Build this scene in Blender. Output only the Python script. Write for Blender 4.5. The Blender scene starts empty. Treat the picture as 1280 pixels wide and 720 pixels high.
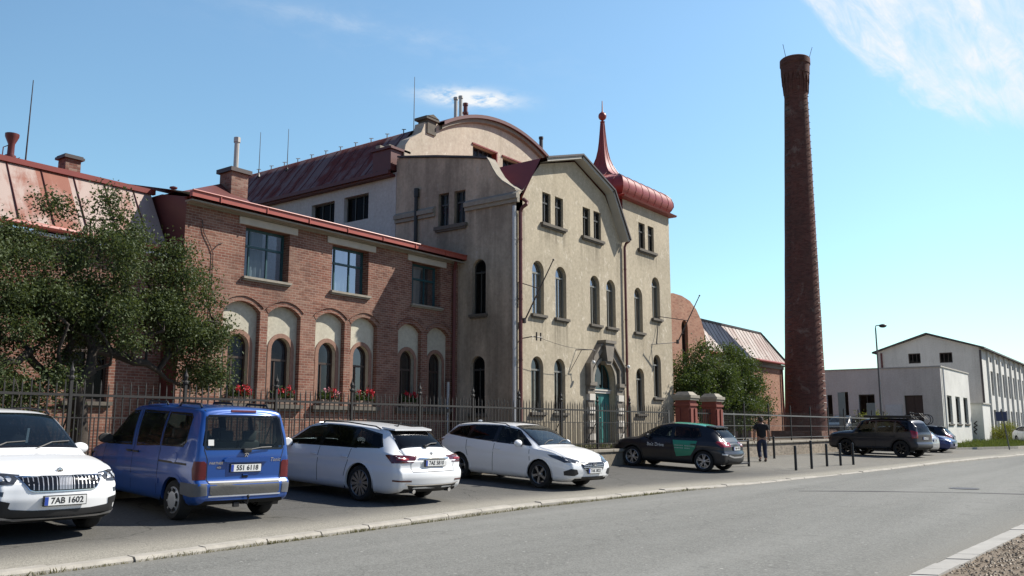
import bpy, bmesh, math, random
import numpy as np
from mathutils import Vector, Matrix, geometry
from mathutils.bvhtree import BVHTree

random.seed(7)
RNG = np.random.default_rng(11)
R = math.radians
PI = math.pi
scene = bpy.context.scene
COL = scene.collection
OFF = {}                                   # world offset of the things that stand where they are built


# ------------------------------------------------------------------ objects
def tag(o, label=None, cat=None, group=None, kind=None):
    if label: o['label'] = label
    if cat: o['category'] = cat
    if group: o['group'] = group
    if kind: o['kind'] = kind
    return o


def empty(name, loc=(0, 0, 0), label=None, cat=None, group=None, parent=None):
    o = bpy.data.objects.new(name, None)
    o.empty_display_size = 0.3
    COL.objects.link(o)
    if parent is None:
        o.location = loc
        OFF[o.name] = Vector(loc)
    else:
        o.parent = parent
        OFF[o.name] = OFF[parent.name]
    return tag(o, label, cat, group)


def copy_tree(o, parent=None):
    c = o.copy()
    COL.objects.link(c)
    c.parent = parent
    for ch in o.children:
        copy_tree(ch, c)
    return c


class MB:
    """Collects polygons and links them as one mesh object."""

    def __init__(self):
        self.v, self.f, self.m = [], [], []
        self.cur = 0

    def vert(self, p):
        self.v.append(tuple(p))
        return len(self.v) - 1

    def poly(self, pts):
        i = len(self.v)
        self.v.extend(tuple(p) for p in pts)
        self.f.append(tuple(range(i, i + len(pts))))
        self.m.append(self.cur)
        return self

    def faces(self, verts, faces):
        i = len(self.v)
        self.v.extend(tuple(p) for p in verts)
        for f in faces:
            self.f.append(tuple(k + i for k in f))
            self.m.append(self.cur)
        return self

    def box(self, x0, x1, y0, y1, z0, z1):
        v = [(x, y, z) for z in (z0, z1) for y in (y0, y1) for x in (x0, x1)]
        return self.faces(v, [(0, 2, 3, 1), (4, 5, 7, 6), (0, 1, 5, 4), (2, 6, 7, 3), (0, 4, 6, 2), (1, 3, 7, 5)])

    def bbox(self, c, size, rot=None, bev=0.0):
        """a box with bevelled edges, centre c"""
        bm = bmesh.new()
        bmesh.ops.create_cube(bm, size=1.0)
        bmesh.ops.scale(bm, vec=size, verts=bm.verts)
        if bev:
            bmesh.ops.bevel(bm, geom=bm.edges[:] , offset=bev, segments=2, affect='EDGES', profile=0.6)
        M = Matrix.Translation(c) @ (rot.to_4x4() if rot else Matrix())
        bm.verts.ensure_lookup_table()
        vs = [M @ v.co for v in bm.verts]
        fs = [tuple(v.index for v in f.verts) for f in bm.faces]
        bm.free()
        return self.faces(vs, fs)

    def beam(self, a, b, w, h, up=(0, 0, 1)):
        a, b = Vector(a), Vector(b)
        d = (b - a).normalized()
        s = d.cross(Vector(up))
        if s.length < 1e-4: s = d.cross(Vector((1, 0, 0)))
        s.normalize()
        u = s.cross(d).normalized()
        v = [p + s * (i * w / 2) + u * (j * h / 2) for p in (a, b) for i, j in ((-1, -1), (1, -1), (1, 1), (-1, 1))]
        return self.faces(v, [(0, 1, 2, 3), (7, 6, 5, 4), (0, 4, 5, 1), (1, 5, 6, 2), (2, 6, 7, 3), (3, 7, 4, 0)])

    def tube(self, pts, r, n=8, cap=True):
        pts = [Vector(p) for p in pts]
        rs = r if isinstance(r, (list, tuple)) else [r] * len(pts)
        rings, prev = [], None
        for i, p in enumerate(pts):
            d = (pts[min(i + 1, len(pts) - 1)] - pts[max(i - 1, 0)])
            d = d.normalized() if d.length > 1e-9 else Vector((0, 0, 1))
            if prev is None:
                s = d.cross(Vector((0, 0, 1)))
                if s.length < 1e-3: s = d.cross(Vector((1, 0, 0)))
            else:
                s = prev - d * prev.dot(d)
            s.normalize()
            prev = s
            u = d.cross(s)
            rings.append([p + (s * math.cos(2 * PI * k / n) + u * math.sin(2 * PI * k / n)) * rs[i] for k in range(n)])
        base = len(self.v)
        for rg in rings: self.v.extend(tuple(q) for q in rg)
        for i in range(len(rings) - 1):
            for k in range(n):
                a = base + i * n + k
                b = base + i * n + (k + 1) % n
                self.f.append((a, b, b + n, a + n)); self.m.append(self.cur)
        if cap:
            self.f.append(tuple(base + k for k in reversed(range(n)))); self.m.append(self.cur)
            e = base + (len(rings) - 1) * n
            self.f.append(tuple(e + k for k in range(n))); self.m.append(self.cur)
        return self

    def lathe(self, prof, c=(0, 0, 0), n=24, axis='z', a0=0.0):
        """prof: (radius, height) pairs"""
        base = len(self.v)
        for r, h in prof:
            for k in range(n):
                t = a0 + 2 * PI * k / n
                x, y = r * math.cos(t), r * math.sin(t)
                p = (x, y, h) if axis == 'z' else ((x, h, y) if axis == 'y' else (h, x, y))
                self.v.append((p[0] + c[0], p[1] + c[1], p[2] + c[2]))
        for i in range(len(prof) - 1):
            for k in range(n):
                a = base + i * n + k
                b = base + i * n + (k + 1) % n
                self.f.append((a, b, b + n, a + n)); self.m.append(self.cur)
        return self

    def ellipsoid(self, c, r, n=12, m=8):
        prof = [(math.cos(-PI / 2 + PI * i / m), math.sin(-PI / 2 + PI * i / m)) for i in range(m + 1)]
        base = len(self.v)
        self.lathe(prof, n=n)
        for i in range(base, len(self.v)):
            p = self.v[i]
            self.v[i] = (c[0] + p[0] * r[0], c[1] + p[1] * r[1], c[2] + p[2] * r[2])
        return self

    def prism(self, pts, axis, a, b):
        """polygon pts in the plane across axis, from a to b (holes not supported)"""
        def P(q, t):
            return (t, q[0], q[1]) if axis == 'x' else ((q[0], t, q[1]) if axis == 'y' else (q[0], q[1], t))
        n = len(pts)
        v = [P(q, a) for q in pts] + [P(q, b) for q in pts]
        tr = geometry.tessellate_polygon([[Vector((q[0], q[1], 0)) for q in pts]])
        fs = [tuple(t) for t in tr] + [tuple(k + n for k in reversed(t)) for t in tr]
        fs += [(i, (i + 1) % n, (i + 1) % n + n, i + n) for i in range(n)]
        return self.faces(v, fs)

    def mesh(self, name, mats, off, smooth):
        me = bpy.data.meshes.new(name)
        vv = [(p[0] - off[0], p[1] - off[1], p[2] - off[2]) for p in self.v]
        me.from_pydata(vv, [], self.f)
        for m in mats: me.materials.append(m)
        if len(mats) > 1: me.polygons.foreach_set('material_index', self.m)
        if smooth is not None:
            me.polygons.foreach_set('use_smooth', [True] * len(self.f))
        me.validate()
        bm = bmesh.new(); bm.from_mesh(me)
        bmesh.ops.remove_doubles(bm, verts=bm.verts, dist=1e-5)
        bmesh.ops.recalc_face_normals(bm, faces=bm.faces)
        if smooth is not None and smooth < 170:
            ca = R(smooth)
            for e in bm.edges:
                if len(e.link_faces) == 2 and e.calc_face_angle(0) > ca: e.smooth = False
        bm.to_mesh(me); bm.free()
        return me

    def build(self, name, mats, parent=None, smooth=None, loc=None):
        if not isinstance(mats, (list, tuple)): mats = [mats]
        if parent is not None:
            off = OFF[parent.name]
        elif loc is not None:
            off = Vector(loc)
        else:
            a = np.array(self.v); lo, hi = a.min(0), a.max(0)
            off = Vector(((lo[0] + hi[0]) / 2, (lo[1] + hi[1]) / 2, lo[2]))
        me = self.mesh(name, mats, off, smooth)
        o = bpy.data.objects.new(name, me)
        COL.objects.link(o)
        if parent is not None: o.parent = parent
        else: o.location = off
        OFF[o.name] = off
        return o


def big_mesh(name, V, F, mat, parent=None, smooth=False, loc=(0, 0, 0)):
    """numpy arrays of vertices and equal-sized faces, for leaves and gravel"""
    off = np.array(OFF[parent.name] if parent is not None else loc, float)
    V = np.asarray(V, np.float32) - off.astype(np.float32)
    F = np.asarray(F, np.int32)
    me = bpy.data.meshes.new(name)
    me.vertices.add(len(V)); me.vertices.foreach_set('co', V.ravel())
    k = F.shape[1]
    me.loops.add(F.size); me.loops.foreach_set('vertex_index', F.ravel())
    me.polygons.add(len(F)); me.polygons.foreach_set('loop_start', np.arange(0, F.size, k, dtype=np.int32))
    me.polygons.foreach_set('use_smooth', [smooth] * len(F))
    me.materials.append(mat)
    me.update(calc_edges=True)
    o = bpy.data.objects.new(name, me); COL.objects.link(o)
    if parent is not None: o.parent = parent
    else: o.location = off
    OFF[o.name] = Vector(off)
    return o


def inset(poly, d):
    """polygon moved inwards by d"""
    n = len(poly)
    area = sum(poly[i][0] * poly[(i + 1) % n][1] - poly[(i + 1) % n][0] * poly[i][1] for i in range(n))
    s = 1 if area > 0 else -1
    out = []
    for i in range(n):
        p0, p1, p2 = Vector(poly[i - 1]), Vector(poly[i]), Vector(poly[(i + 1) % n])
        e1, e2 = (p1 - p0).normalized(), (p2 - p1).normalized()
        n1, n2 = Vector((-e1.y, e1.x)) * s, Vector((-e2.y, e2.x)) * s
        b = n1 + n2
        if b.length < 1e-6: b = n1
        b.normalize()
        c = max(0.35, b.dot(n1))
        out.append(tuple(p1 + b * (d / c)))
    return out


def arch(x0, x1, z0, z1, rise=None, n=12):
    """outline of an opening with a round (or flatter) head, counter-clockwise"""
    w = (x1 - x0) / 2
    rise = w if rise is None else rise
    rad = (w * w + rise * rise) / (2 * rise)
    cz = z1 - rad
    h = math.asin(min(1, w / rad))
    if rise > w * 0.999: h = PI / 2
    pts = [(x0, z0), (x1, z0)]
    for i in range(n + 1):
        t = h - 2 * h * i / n
        pts.append(((x0 + x1) / 2 + rad * math.sin(t), cz + rad * math.cos(t)))
    return pts


def rect(x0, x1, z0, z1):
    return [(x0, z0), (x1, z0), (x1, z1), (x0, z1)]


def fmap(axis, at):
    if axis == 'y': return lambda u, z, d=0.0: (u, at + d, z)      # wall that faces -Y
    if axis == 'x': return lambda u, z, d=0.0: (at + d, u, z)      # wall that faces -X


def wall(mb, axis, at, outer, holes=(), reveal=0.0, d=0.0):
    P = fmap(axis, at)
    loops = [[Vector((p[0], p[1], 0)) for p in outer]] + [[Vector((p[0], p[1], 0)) for p in h] for h in holes]
    flat = [p for l in loops for p in l]
    tri = geometry.tessellate_polygon(loops)
    mb.faces([P(p.x, p.y, d) for p in flat], [tuple(t) for t in tri])
    for h in holes:
        rv = reveal if not isinstance(reveal, dict) else reveal.get(id(h), 0.2)
        n = len(h)
        for i in range(n):
            a, b = h[i], h[(i + 1) % n]
            mb.poly([P(a[0], a[1], d), P(b[0], b[1], d), P(b[0], b[1], d + rv), P(a[0], a[1], d + rv)])
    return mb


def ring(mb, axis, at, outer, inner, d0, d1):
    """solid frame between two outlines with the same number of points, from depth d0 to d1"""
    P = fmap(axis, at)
    n = len(outer)
    for i in range(n):
        j = (i + 1) % n
        for dd in (d0, d1):
            mb.poly([P(*outer[i], dd), P(*outer[j], dd), P(*inner[j], dd), P(*inner[i], dd)])
        mb.poly([P(*inner[i], d0), P(*inner[j], d0), P(*inner[j], d1), P(*inner[i], d1)])
        mb.poly([P(*outer[i], d0), P(*outer[j], d0), P(*outer[j], d1), P(*outer[i], d1)])


def bar(mb, axis, at, u0, u1, z0, z1, d0, d1):
    if axis == 'y': mb.box(u0, u1, at + d0, at + d1, z0, z1)
    else: mb.box(at + d0, at + d1, u0, u1, z0, z1)


# ------------------------------------------------------------------ materials
class NT:
    def __init__(self, name):
        self.mat = bpy.data.materials.new(name)
        self.mat.use_nodes = True
        self.t = self.mat.node_tree
        self.t.nodes.clear()
        self.out = self.n('ShaderNodeOutputMaterial')

    def n(self, kind, **kw):
        nd = self.t.nodes.new(kind)
        for k, v in kw.items():
            if hasattr(nd, k): setattr(nd, k, v)
            else: self.set(nd, k.replace('_', ' '), v)
        return nd

    def set(self, nd, key, v):
        s = nd.inputs[key]
        if isinstance(v, bpy.types.NodeSocket): self.t.links.new(v, s)
        else: s.default_value = v

    def L(self, a, b): self.t.links.new(a, b)

    def math(self, op, a, b=0.0, c=None, clamp=False):
        nd = self.n('ShaderNodeMath', operation=op, use_clamp=clamp)
        for i, v in enumerate((a, b) if c is None else (a, b, c)):
            self.set(nd, i, v)
        return nd.outputs[0]

    def ramp(self, fac, stops, interp='LINEAR'):
        nd = self.n('ShaderNodeValToRGB')
        nd.color_ramp.interpolation = interp
        e = nd.color_ramp.elements
        while len(e) < len(stops): e.new(0.5)
        for i, (p, c) in enumerate(stops):
            e[i].position = p
            e[i].color = (c, c, c, 1) if isinstance(c, (int, float)) else (*c, 1)
        self.L(fac, nd.inputs[0])
        return nd.outputs[0]

    def noise(self, vec, scale, detail=4, rough=0.55, dist=0.0):
        nd = self.n('ShaderNodeTexNoise')
        nd.inputs['Scale'].default_value = scale
        nd.inputs['Detail'].default_value = detail
        nd.inputs['Roughness'].default_value = rough
        nd.inputs['Distortion'].default_value = dist
        if vec is not None: self.L(vec, nd.inputs['Vector'])
        return nd.outputs['Fac']

    def mix(self, fac, a, b, mode='MIX'):
        nd = self.n('ShaderNodeMix', data_type='RGBA', blend_type=mode)
        for s, v in ((nd.inputs[0], fac), (nd.inputs[6], a), (nd.inputs[7], b)):
            if isinstance(v, bpy.types.NodeSocket): self.L(v, s)
            elif isinstance(v, (int, float)): s.default_value = v
            else: s.default_value = (*v, 1)
        return nd.outputs[2]

    def pos(self):
        return self.n('ShaderNodeNewGeometry').outputs['Position']

    def objco(self):
        return self.n('ShaderNodeTexCoord').outputs['Object']

    def mapping(self, vec, scale=(1, 1, 1), rot=(0, 0, 0), loc=(0, 0, 0)):
        nd = self.n('ShaderNodeMapping')
        nd.inputs['Scale'].default_value = scale
        nd.inputs['Rotation'].default_value = rot
        nd.inputs['Location'].default_value = loc
        self.L(vec, nd.inputs['Vector'])
        return nd.outputs[0]

    def xyz(self, vec):
        nd = self.n('ShaderNodeSeparateXYZ'); self.L(vec, nd.inputs[0])
        return nd.outputs

    def comb(self, x, y, z=0.0):
        nd = self.n('ShaderNodeCombineXYZ')
        for i, v in enumerate((x, y, z)): self.set(nd, i, v)
        return nd.outputs[0]

    def bump(self, h, strength=0.4, dist=0.02):
        nd = self.n('ShaderNodeBump')
        nd.inputs['Strength'].default_value = strength
        nd.inputs['Distance'].default_value = dist
        self.L(h, nd.inputs['Height'])
        return nd.outputs[0]

    def bsdf(self, color, rough=0.7, metal=0.0, spec=0.5, normal=None, **kw):
        b = self.n('ShaderNodeBsdfPrincipled')
        for k, v in (('Base Color', color), ('Roughness', rough), ('Metallic', metal), ('Specular IOR Level', spec)):
            if isinstance(v, bpy.types.NodeSocket): self.L(v, b.inputs[k])
            elif k == 'Base Color': b.inputs[k].default_value = (*v, 1)
            else: b.inputs[k].default_value = v
        if normal is not None: self.L(normal, b.inputs['Normal'])
        for k, v in kw.items(): b.inputs[k.replace('_', ' ')].default_value = v
        self.L(b.outputs[0], self.out.inputs[0])
        return b


def simple(name, c, rough=0.6, metal=0.0, var=0.15, scale=6.0, bump=0.0, spec=0.5, coords='obj', **kw):
    t = NT(name)
    v = t.objco() if coords == 'obj' else t.pos()
    f = t.noise(v, scale, 5, 0.6)
    col = t.mix(f, tuple(x * (1 - var) for x in c), tuple(min(1, x * (1 + var)) for x in c))
    nrm = t.bump(t.noise(v, scale * 6, 4), bump, 0.01) if bump else None
    t.bsdf(col, rough, metal, spec, nrm, **kw)
    return t.mat


def brick_mat(name, c1, c2, mortar, stain=0.35, cyl=False, pale=(0.5, 0.42, 0.34), pale_amt=0.25, blotch=None):
    t = NT(name)
    p = t.objco() if cyl else t.pos()
    x, y, z = t.xyz(p)
    if cyl: u = t.math('MULTIPLY', t.math('ARCTAN2', y, x), 1.15)
    else: u = t.math('ADD', x, y)
    wob = t.noise(p, 2.2, 3)
    v = t.comb(t.math('ADD', u, t.math('MULTIPLY', wob, 0.015)), t.math('ADD', z, t.math('MULTIPLY', wob, 0.012)), 0.0)
    b = t.n('ShaderNodeTexBrick')
    t.L(v, b.inputs['Vector'])
    for k, val in (('Scale', 1.0), ('Mortar Size', 0.009), ('Mortar Smooth', 0.3), ('Bias', 0.0), ('Brick Width', 0.225), ('Row Height', 0.077)):
        b.inputs[k].default_value = val
    b.inputs['Color1'].default_value = (*c1, 1)
    b.inputs['Color2'].default_value = (*c2, 1)
    b.inputs['Mortar'].default_value = (*mortar, 1)
    # single bricks that are paler or darker: one random value per brick cell
    row = t.math('FLOOR', t.math('DIVIDE', z, 0.077))
    half = t.math('MULTIPLY', t.math('MODULO', row, 2.0), 0.1125)
    cell = t.comb(t.math('FLOOR', t.math('DIVIDE', t.math('ADD', u, half), 0.225)), row, 0.0)
    wn = t.n('ShaderNodeTexWhiteNoise', noise_dimensions='3D'); t.L(cell, wn.inputs['Vector'])
    tone = t.noise(t.mapping(p, (1, 1, 1.4)), 0.9, 5, 0.6, 0.3)
    col0 = t.mix(t.math('MULTIPLY', t.ramp(tone, [(0.42, 0.0), (0.62, 1.0)]), 0.0 if cyl else 0.25), b.outputs['Color'], pale)
    col = t.mix(t.math('MULTIPLY', t.ramp(wn.outputs['Value'], [(0.62, 0.0), (1.0, 1.0)]), pale_amt * 1.3), col0, pale)
    col = t.mix(t.math('MULTIPLY', t.ramp(wn.outputs['Value'], [(0.0, 1.0), (0.3, 0.0)]), 0.5), col, tuple(k * 0.45 for k in c1))
    big = t.noise(p, 0.55, 6, 0.65)
    col = t.mix(t.math('MULTIPLY', t.ramp(big, [(0.4, 0.0), (0.72, 1.0)]), stain), col, (0.055, 0.042, 0.036))
    fine = t.noise(p, 2.6, 6, 0.72)
    col = t.mix(t.math('MULTIPLY', t.ramp(fine, [(0.52, 0.0), (0.75, 1.0)]), pale_amt), col, pale)
    if blotch:
        bl = t.noise(t.mapping(p, (1.0, 1.0, 0.9)), 0.9, 7, 0.72, 0.4)
        col = t.mix(t.ramp(bl, [(0.57, 0.0), (0.67, 0.7)]), col, blotch)
    h = t.math('ADD', t.math('MULTIPLY', b.outputs['Fac'], -1.0), t.math('MULTIPLY', t.noise(p, 25, 3), 0.5))
    t.bsdf(col, 0.88, 0, 0.25, t.bump(h, 0.6, 0.012))
    return t.mat


def plaster_mat(name, c, dark, light=None, streak=0.5, soot=0.0, runs=(), axis=0, base_z=None, patch=0.60):
    t = NT(name)
    p = t.pos()
    big = t.noise(p, 0.35, 6, 0.62)
    st = t.noise(t.mapping(p, (1.6, 1.6, 0.12)), 1.3, 6, 0.68)
    fine = t.noise(p, 9, 5, 0.7)
    col = t.mix(t.ramp(big, [(0.35, 0.0), (0.7, 1.0)]), c, tuple(k * 0.8 for k in c))
    col = t.mix(t.math('MULTIPLY', t.ramp(st, [(0.48, 0.0), (0.72, 1.0)]), streak), col, dark)
    if light:
        sp = t.noise(t.mapping(p, (1, 1, 0.6)), 3.2, 7, 0.75)
        col = t.mix(t.ramp(sp, [(patch, 0.0), (patch + 0.07, 0.8)]), col, light)
    if soot:
        so = t.noise(t.mapping(p, (1, 1, 0.5)), 0.6, 6, 0.65)
        col = t.mix(t.math('MULTIPLY', t.ramp(so, [(0.36, 0.0), (0.62, 1.0)]), soot), col, (0.055, 0.052, 0.045))
    if runs:                                               # rain runs below each sill: (from, to, sill height, length)
        q = t.xyz(p)
        rn = t.noise(t.mapping(p, (5.5, 5.5, 0.25)), 1.6, 4, 0.7)
        tot = None
        for (a, b_, zs, ln) in runs:
            h = t.math('MULTIPLY', t.math('GREATER_THAN', q[axis], a), t.math('LESS_THAN', q[axis], b_))
            dz_ = t.math('DIVIDE', t.math('SUBTRACT', zs, q[2]), ln)
            vmask = t.math('MULTIPLY', t.math('GREATER_THAN', dz_, 0.0), t.math('SUBTRACT', 1.0, dz_, clamp=True))
            k = t.math('MULTIPLY', h, vmask)
            tot = k if tot is None else t.math('MAXIMUM', tot, k)
        col = t.mix(t.math('MULTIPLY', tot, t.ramp(rn, [(0.40, 0.0), (0.62, 0.95)])), col, tuple(k * 0.42 for k in c))
    if base_z is not None:                                 # damp, spotted foot of the wall
        zz_ = t.math('ADD', t.xyz(p)[2], t.math('MULTIPLY', t.math('SUBTRACT', t.noise(p, 1.1, 5, 0.7), 0.5), 1.8))
        col = t.mix(t.math('MULTIPLY', t.ramp(t.math('DIVIDE', zz_, 4.0), [(base_z / 4, 0.6), ((base_z + 0.7) / 4, 0.0)]), 1.0), col, tuple(k * 0.45 for k in c))
    col = t.mix(0.22, col, t.ramp(fine, [(0.3, 0.05), (0.7, 0.75)]), 'OVERLAY')
    t.bsdf(col, 0.93, 0, 0.2, t.bump(t.math('ADD', fine, t.noise(p, 45, 3)), 0.35, 0.012))
    return t.mat


def tin_mat(name, c1, c2, pale, amt, pitch=0.55, axis=0, rough=0.5, metal=0.0):
    """sheet-metal roof, weathered in vertical runs; seams are built as geometry"""
    t = NT(name)
    p = t.pos()
    x = t.xyz(p)[axis]
    sheet = t.n('ShaderNodeTexWhiteNoise', noise_dimensions='1D')
    t.L(t.math('FLOOR', t.math('DIVIDE', x, pitch)), sheet.inputs['W'])
    sc = (1.0, 0.35, 0.25) if axis == 0 else (0.35, 1.0, 0.25)
    run = t.noise(t.mapping(p, sc), 3.0, 6, 0.7, 0.3)
    big = t.noise(p, 0.8, 6, 0.7)
    col = t.mix(run, c1, c2)
    k = t.math('ADD', t.math('MULTIPLY', run, 0.5), t.math('ADD', t.math('MULTIPLY', big, 0.6), t.math('MULTIPLY', sheet.outputs['Value'], 0.22)))
    col = t.mix(t.math('MULTIPLY', t.ramp(k, [(0.56, 0.0), (0.72, 1.0)]), amt), col, pale)
    t.bsdf(col, rough, metal, 0.2, t.bump(big, 0.15, 0.03))
    return t.mat


def glass_mat(name, tint=(0.75, 0.82, 0.85), see=0.75, base=(0.02, 0.025, 0.03), wave=0.0, mirror=0.6):
    """a pane: mirror reflection by angle over a tinted see-through body"""
    t = NT(name)
    fr = t.n('ShaderNodeFresnel'); fr.inputs['IOR'].default_value = 1.5
    gl = t.n('ShaderNodeBsdfGlossy'); gl.inputs['Roughness'].default_value = 0.03
    gl.inputs['Color'].default_value = (0.95, 0.97, 1, 1)
    if wave:
        nb = t.bump(t.noise(t.pos(), 1.7, 2), wave, 0.05)
        t.L(nb, fr.inputs['Normal']); t.L(nb, gl.inputs['Normal'])
    tr = t.n('ShaderNodeBsdfTransparent'); tr.inputs['Color'].default_value = (*tint, 1)
    df = t.n('ShaderNodeBsdfDiffuse'); df.inputs['Color'].default_value = (*base, 1)
    m1 = t.n('ShaderNodeMixShader'); m1.inputs[0].default_value = see
    t.L(df.outputs[0], m1.inputs[1]); t.L(tr.outputs[0], m1.inputs[2])
    m2 = t.n('ShaderNodeMixShader')
    t.L(t.math('MULTIPLY', fr.outputs[0], mirror, clamp=True), m2.inputs[0])
    t.L(m1.outputs[0], m2.inputs[1]); t.L(gl.outputs[0], m2.inputs[2])
    t.L(m2.outputs[0], t.out.inputs[0])
    return t.mat


def paint_mat(name, c, metal=0.0, rough=0.35, inside=(0.03, 0.03, 0.032), coat=0.8, dusty=0.18):
    """car paint with a clear coat; the inner face of the shell is dark trim"""
    t = NT(name)
    v = t.objco()
    d = t.noise(v, 2.5, 5, 0.65)
    geo = t.n('ShaderNodeNewGeometry')
    z = t.xyz(v)[2]
    dust = t.math('MULTIPLY', t.ramp(t.math('ADD', z, t.math('MULTIPLY', d, 0.5)), [(0.35, 1.0), (0.85, 0.0)]), dusty)
    col = t.mix(t.math('MULTIPLY', d, 0.12), c, tuple(k * 0.75 for k in c))
    col = t.mix(dust, col, (0.17, 0.155, 0.13))
    col = t.mix(geo.outputs['Backfacing'], col, inside)
    b = t.bsdf(col, rough, metal, 0.5)
    b.inputs['Coat Weight'].default_value = coat
    t.L(t.math('ADD', 0.04, t.math('MULTIPLY', d, 0.08)), b.inputs['Coat Roughness'])
    return t.mat


def leaf_mat(name, c1, c2, trans=0.35):
    t = NT(name)
    geo = t.n('ShaderNodeNewGeometry')
    rnd = t.n('ShaderNodeTexWhiteNoise', noise_dimensions='1D')
    t.L(geo.outputs['Random Per Island'], rnd.inputs['W'])
    cl = t.noise(t.pos(), 1.6, 3)
    k = t.math('ADD', t.math('MULTIPLY', rnd.outputs['Value'], 0.65), t.math('MULTIPLY', cl, 0.35))
    col = t.mix(k, c1, c2)
    df = t.n('ShaderNodeBsdfPrincipled')
    t.L(col, df.inputs['Base Color']); df.inputs['Roughness'].default_value = 0.55
    df.inputs['Specular IOR Level'].default_value = 0.22
    tr = t.n('ShaderNodeBsdfTranslucent'); t.L(t.mix(0.5, col, (0.16, 0.2, 0.03)), tr.inputs['Color'])
    m = t.n('ShaderNodeMixShader'); m.inputs[0].default_value = trans
    t.L(df.outputs[0], m.inputs[1]); t.L(tr.outputs[0], m.inputs[2])
    t.L(m.outputs[0], t.out.inputs[0])
    return t.mat


M = {}
M['brick'] = brick_mat('red_brick', (0.265, 0.105, 0.070), (0.175, 0.068, 0.048), (0.37, 0.29, 0.235), 0.45, pale=(0.40, 0.27, 0.20), pale_amt=0.2)
M['brick_left'] = brick_mat('red_brick_left_wing', (0.265, 0.105, 0.070), (0.175, 0.068, 0.048), (0.37, 0.29, 0.235), 0.45, pale=(0.40, 0.27, 0.20), pale_amt=0.2)
M['brick_orange'] = brick_mat('orange_brick', (0.40, 0.19, 0.125), (0.34, 0.155, 0.10), (0.40, 0.28, 0.21), 0.2, pale=(0.46, 0.30, 0.21))
M['brick_trim'] = simple('arch_brick', (0.25, 0.12, 0.085), 0.9, var=0.5, scale=9, bump=0.4, coords='pos')
M['brick_ring'] = simple('pale_brick_ring', (0.28, 0.16, 0.115), 0.9, var=0.5, scale=12, bump=0.4, coords='pos')
M['chimney'] = brick_mat('chimney_brick', (0.160, 0.056, 0.043), (0.105, 0.038, 0.030), (0.14, 0.085, 0.07), 0.6, cyl=True, pale=(0.19, 0.11, 0.09), pale_amt=0.18, blotch=(0.22, 0.165, 0.14))
M['stack'] = brick_mat('stack_brick', (0.26, 0.11, 0.08), (0.2, 0.085, 0.065), (0.26, 0.2, 0.16), 0.5)
M['gate_brick'] = simple('red_clinker', (0.21, 0.055, 0.038), 0.8, var=0.3, scale=8, bump=0.3, coords='pos')
M['cream'] = plaster_mat('cream_plaster', (0.53, 0.46, 0.345), (0.32, 0.265, 0.19), (0.66, 0.60, 0.49), 0.4, runs=[(a - .1, b + .1, z, l) for a, b, z, l in ((26.17, 26.93, 5.36, 1.2), (27.71, 28.47, 5.36, 1.5), (30.24, 30.98, 5.36, .9), (31.53, 32.28, 5.36, 1.3), (33.93, 34.67, 5.36, 1.0), (35.6, 36.37, 6.13, 1.4), (26.75, 28.4, 8.88, .8), (29.65, 31.3, 8.88, 1.1), (34.35, 36.05, 9.13, .7), (25.3, 25.6, 9.3, 2.4), (32.5, 33.2, 9.2, 2.0))], base_z=1.9, patch=0.575)
M['cream_side'] = plaster_mat('cream_plaster_sooty', (0.64, 0.525, 0.40), (0.17, 0.145, 0.115), (0.56, 0.50, 0.42), 0.5, soot=0.45, runs=[(20.95, 22.45, 8.85, 1.1), (19.9, 20.75, 5.36, 1.6), (18.6, 20.9, 9.5, .9)], axis=1, base_z=1.5)
M['hall_plaster'] = plaster_mat('peeling_plaster', (0.64, 0.56, 0.45), (0.40, 0.33, 0.25), (0.80, 0.75, 0.66), 0.5)
M['hall_white'] = plaster_mat('white_plaster', (0.62, 0.60, 0.57), (0.42, 0.39, 0.35), None, 0.35)
M['niche'] = plaster_mat('niche_plaster', (0.60, 0.56, 0.45), (0.42, 0.38, 0.29), None, 0.35)
M['far_white'] = plaster_mat('far_white_plaster', (0.72, 0.71, 0.67), (0.62, 0.61, 0.58), None, 0.25)
M['far_grey'] = plaster_mat('far_grey_plaster', (0.74, 0.68, 0.61), (0.50, 0.45, 0.40), None, 0.45)
M['stone'] = simple('sandstone', (0.30, 0.27, 0.22), 0.9, var=0.35, scale=5, bump=0.5, coords='pos')
M['stone_dark'] = simple('dark_stone', (0.13, 0.115, 0.095), 0.9, var=0.4, scale=5, bump=0.5, coords='pos')
M['stone_portal'] = simple('portal_stone', (0.20, 0.175, 0.145), 0.9, var=0.5, scale=4, bump=0.5, coords='pos')
M['stone_pale'] = simple('pale_block', (0.62, 0.58, 0.52), 0.9, var=0.2, scale=6, bump=0.3, coords='pos')
M['lintel'] = simple('concrete_lintel', (0.52, 0.47, 0.40), 0.9, var=0.2, scale=3, bump=0.3, coords='pos')
M['soffit'] = simple('grey_soffit', (0.42, 0.40, 0.36), 0.85, var=0.15, scale=2, coords='pos')
M['red_metal'] = simple('red_sheet_metal', (0.24, 0.045, 0.032), 0.42, var=0.2, scale=2.5, coords='pos')
M['red_gutter'] = simple('red_gutter_metal', (0.36, 0.085, 0.06), 0.38, var=0.15, scale=3, coords='pos')
M['dome_red'] = simple('dome_red_metal', (0.27, 0.052, 0.043), 0.40, var=0.22, scale=1.6, coords='pos')
M['maroon'] = simple('maroon_cladding', (0.11, 0.028, 0.025), 0.5, var=0.2, scale=2, coords='pos')
M['dark_metal'] = simple('dark_sheet_metal', (0.06, 0.045, 0.042), 0.5, var=0.3, scale=3, coords='pos')
M['pipe_maroon'] = simple('maroon_pipe', (0.13, 0.03, 0.027), 0.4, coords='pos')
M['pipe_grey'] = simple('grey_pipe', (0.55, 0.54, 0.53), 0.4, coords='pos')
M['pipe_black'] = simple('black_pipe', (0.02, 0.02, 0.02), 0.5, coords='pos')
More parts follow.
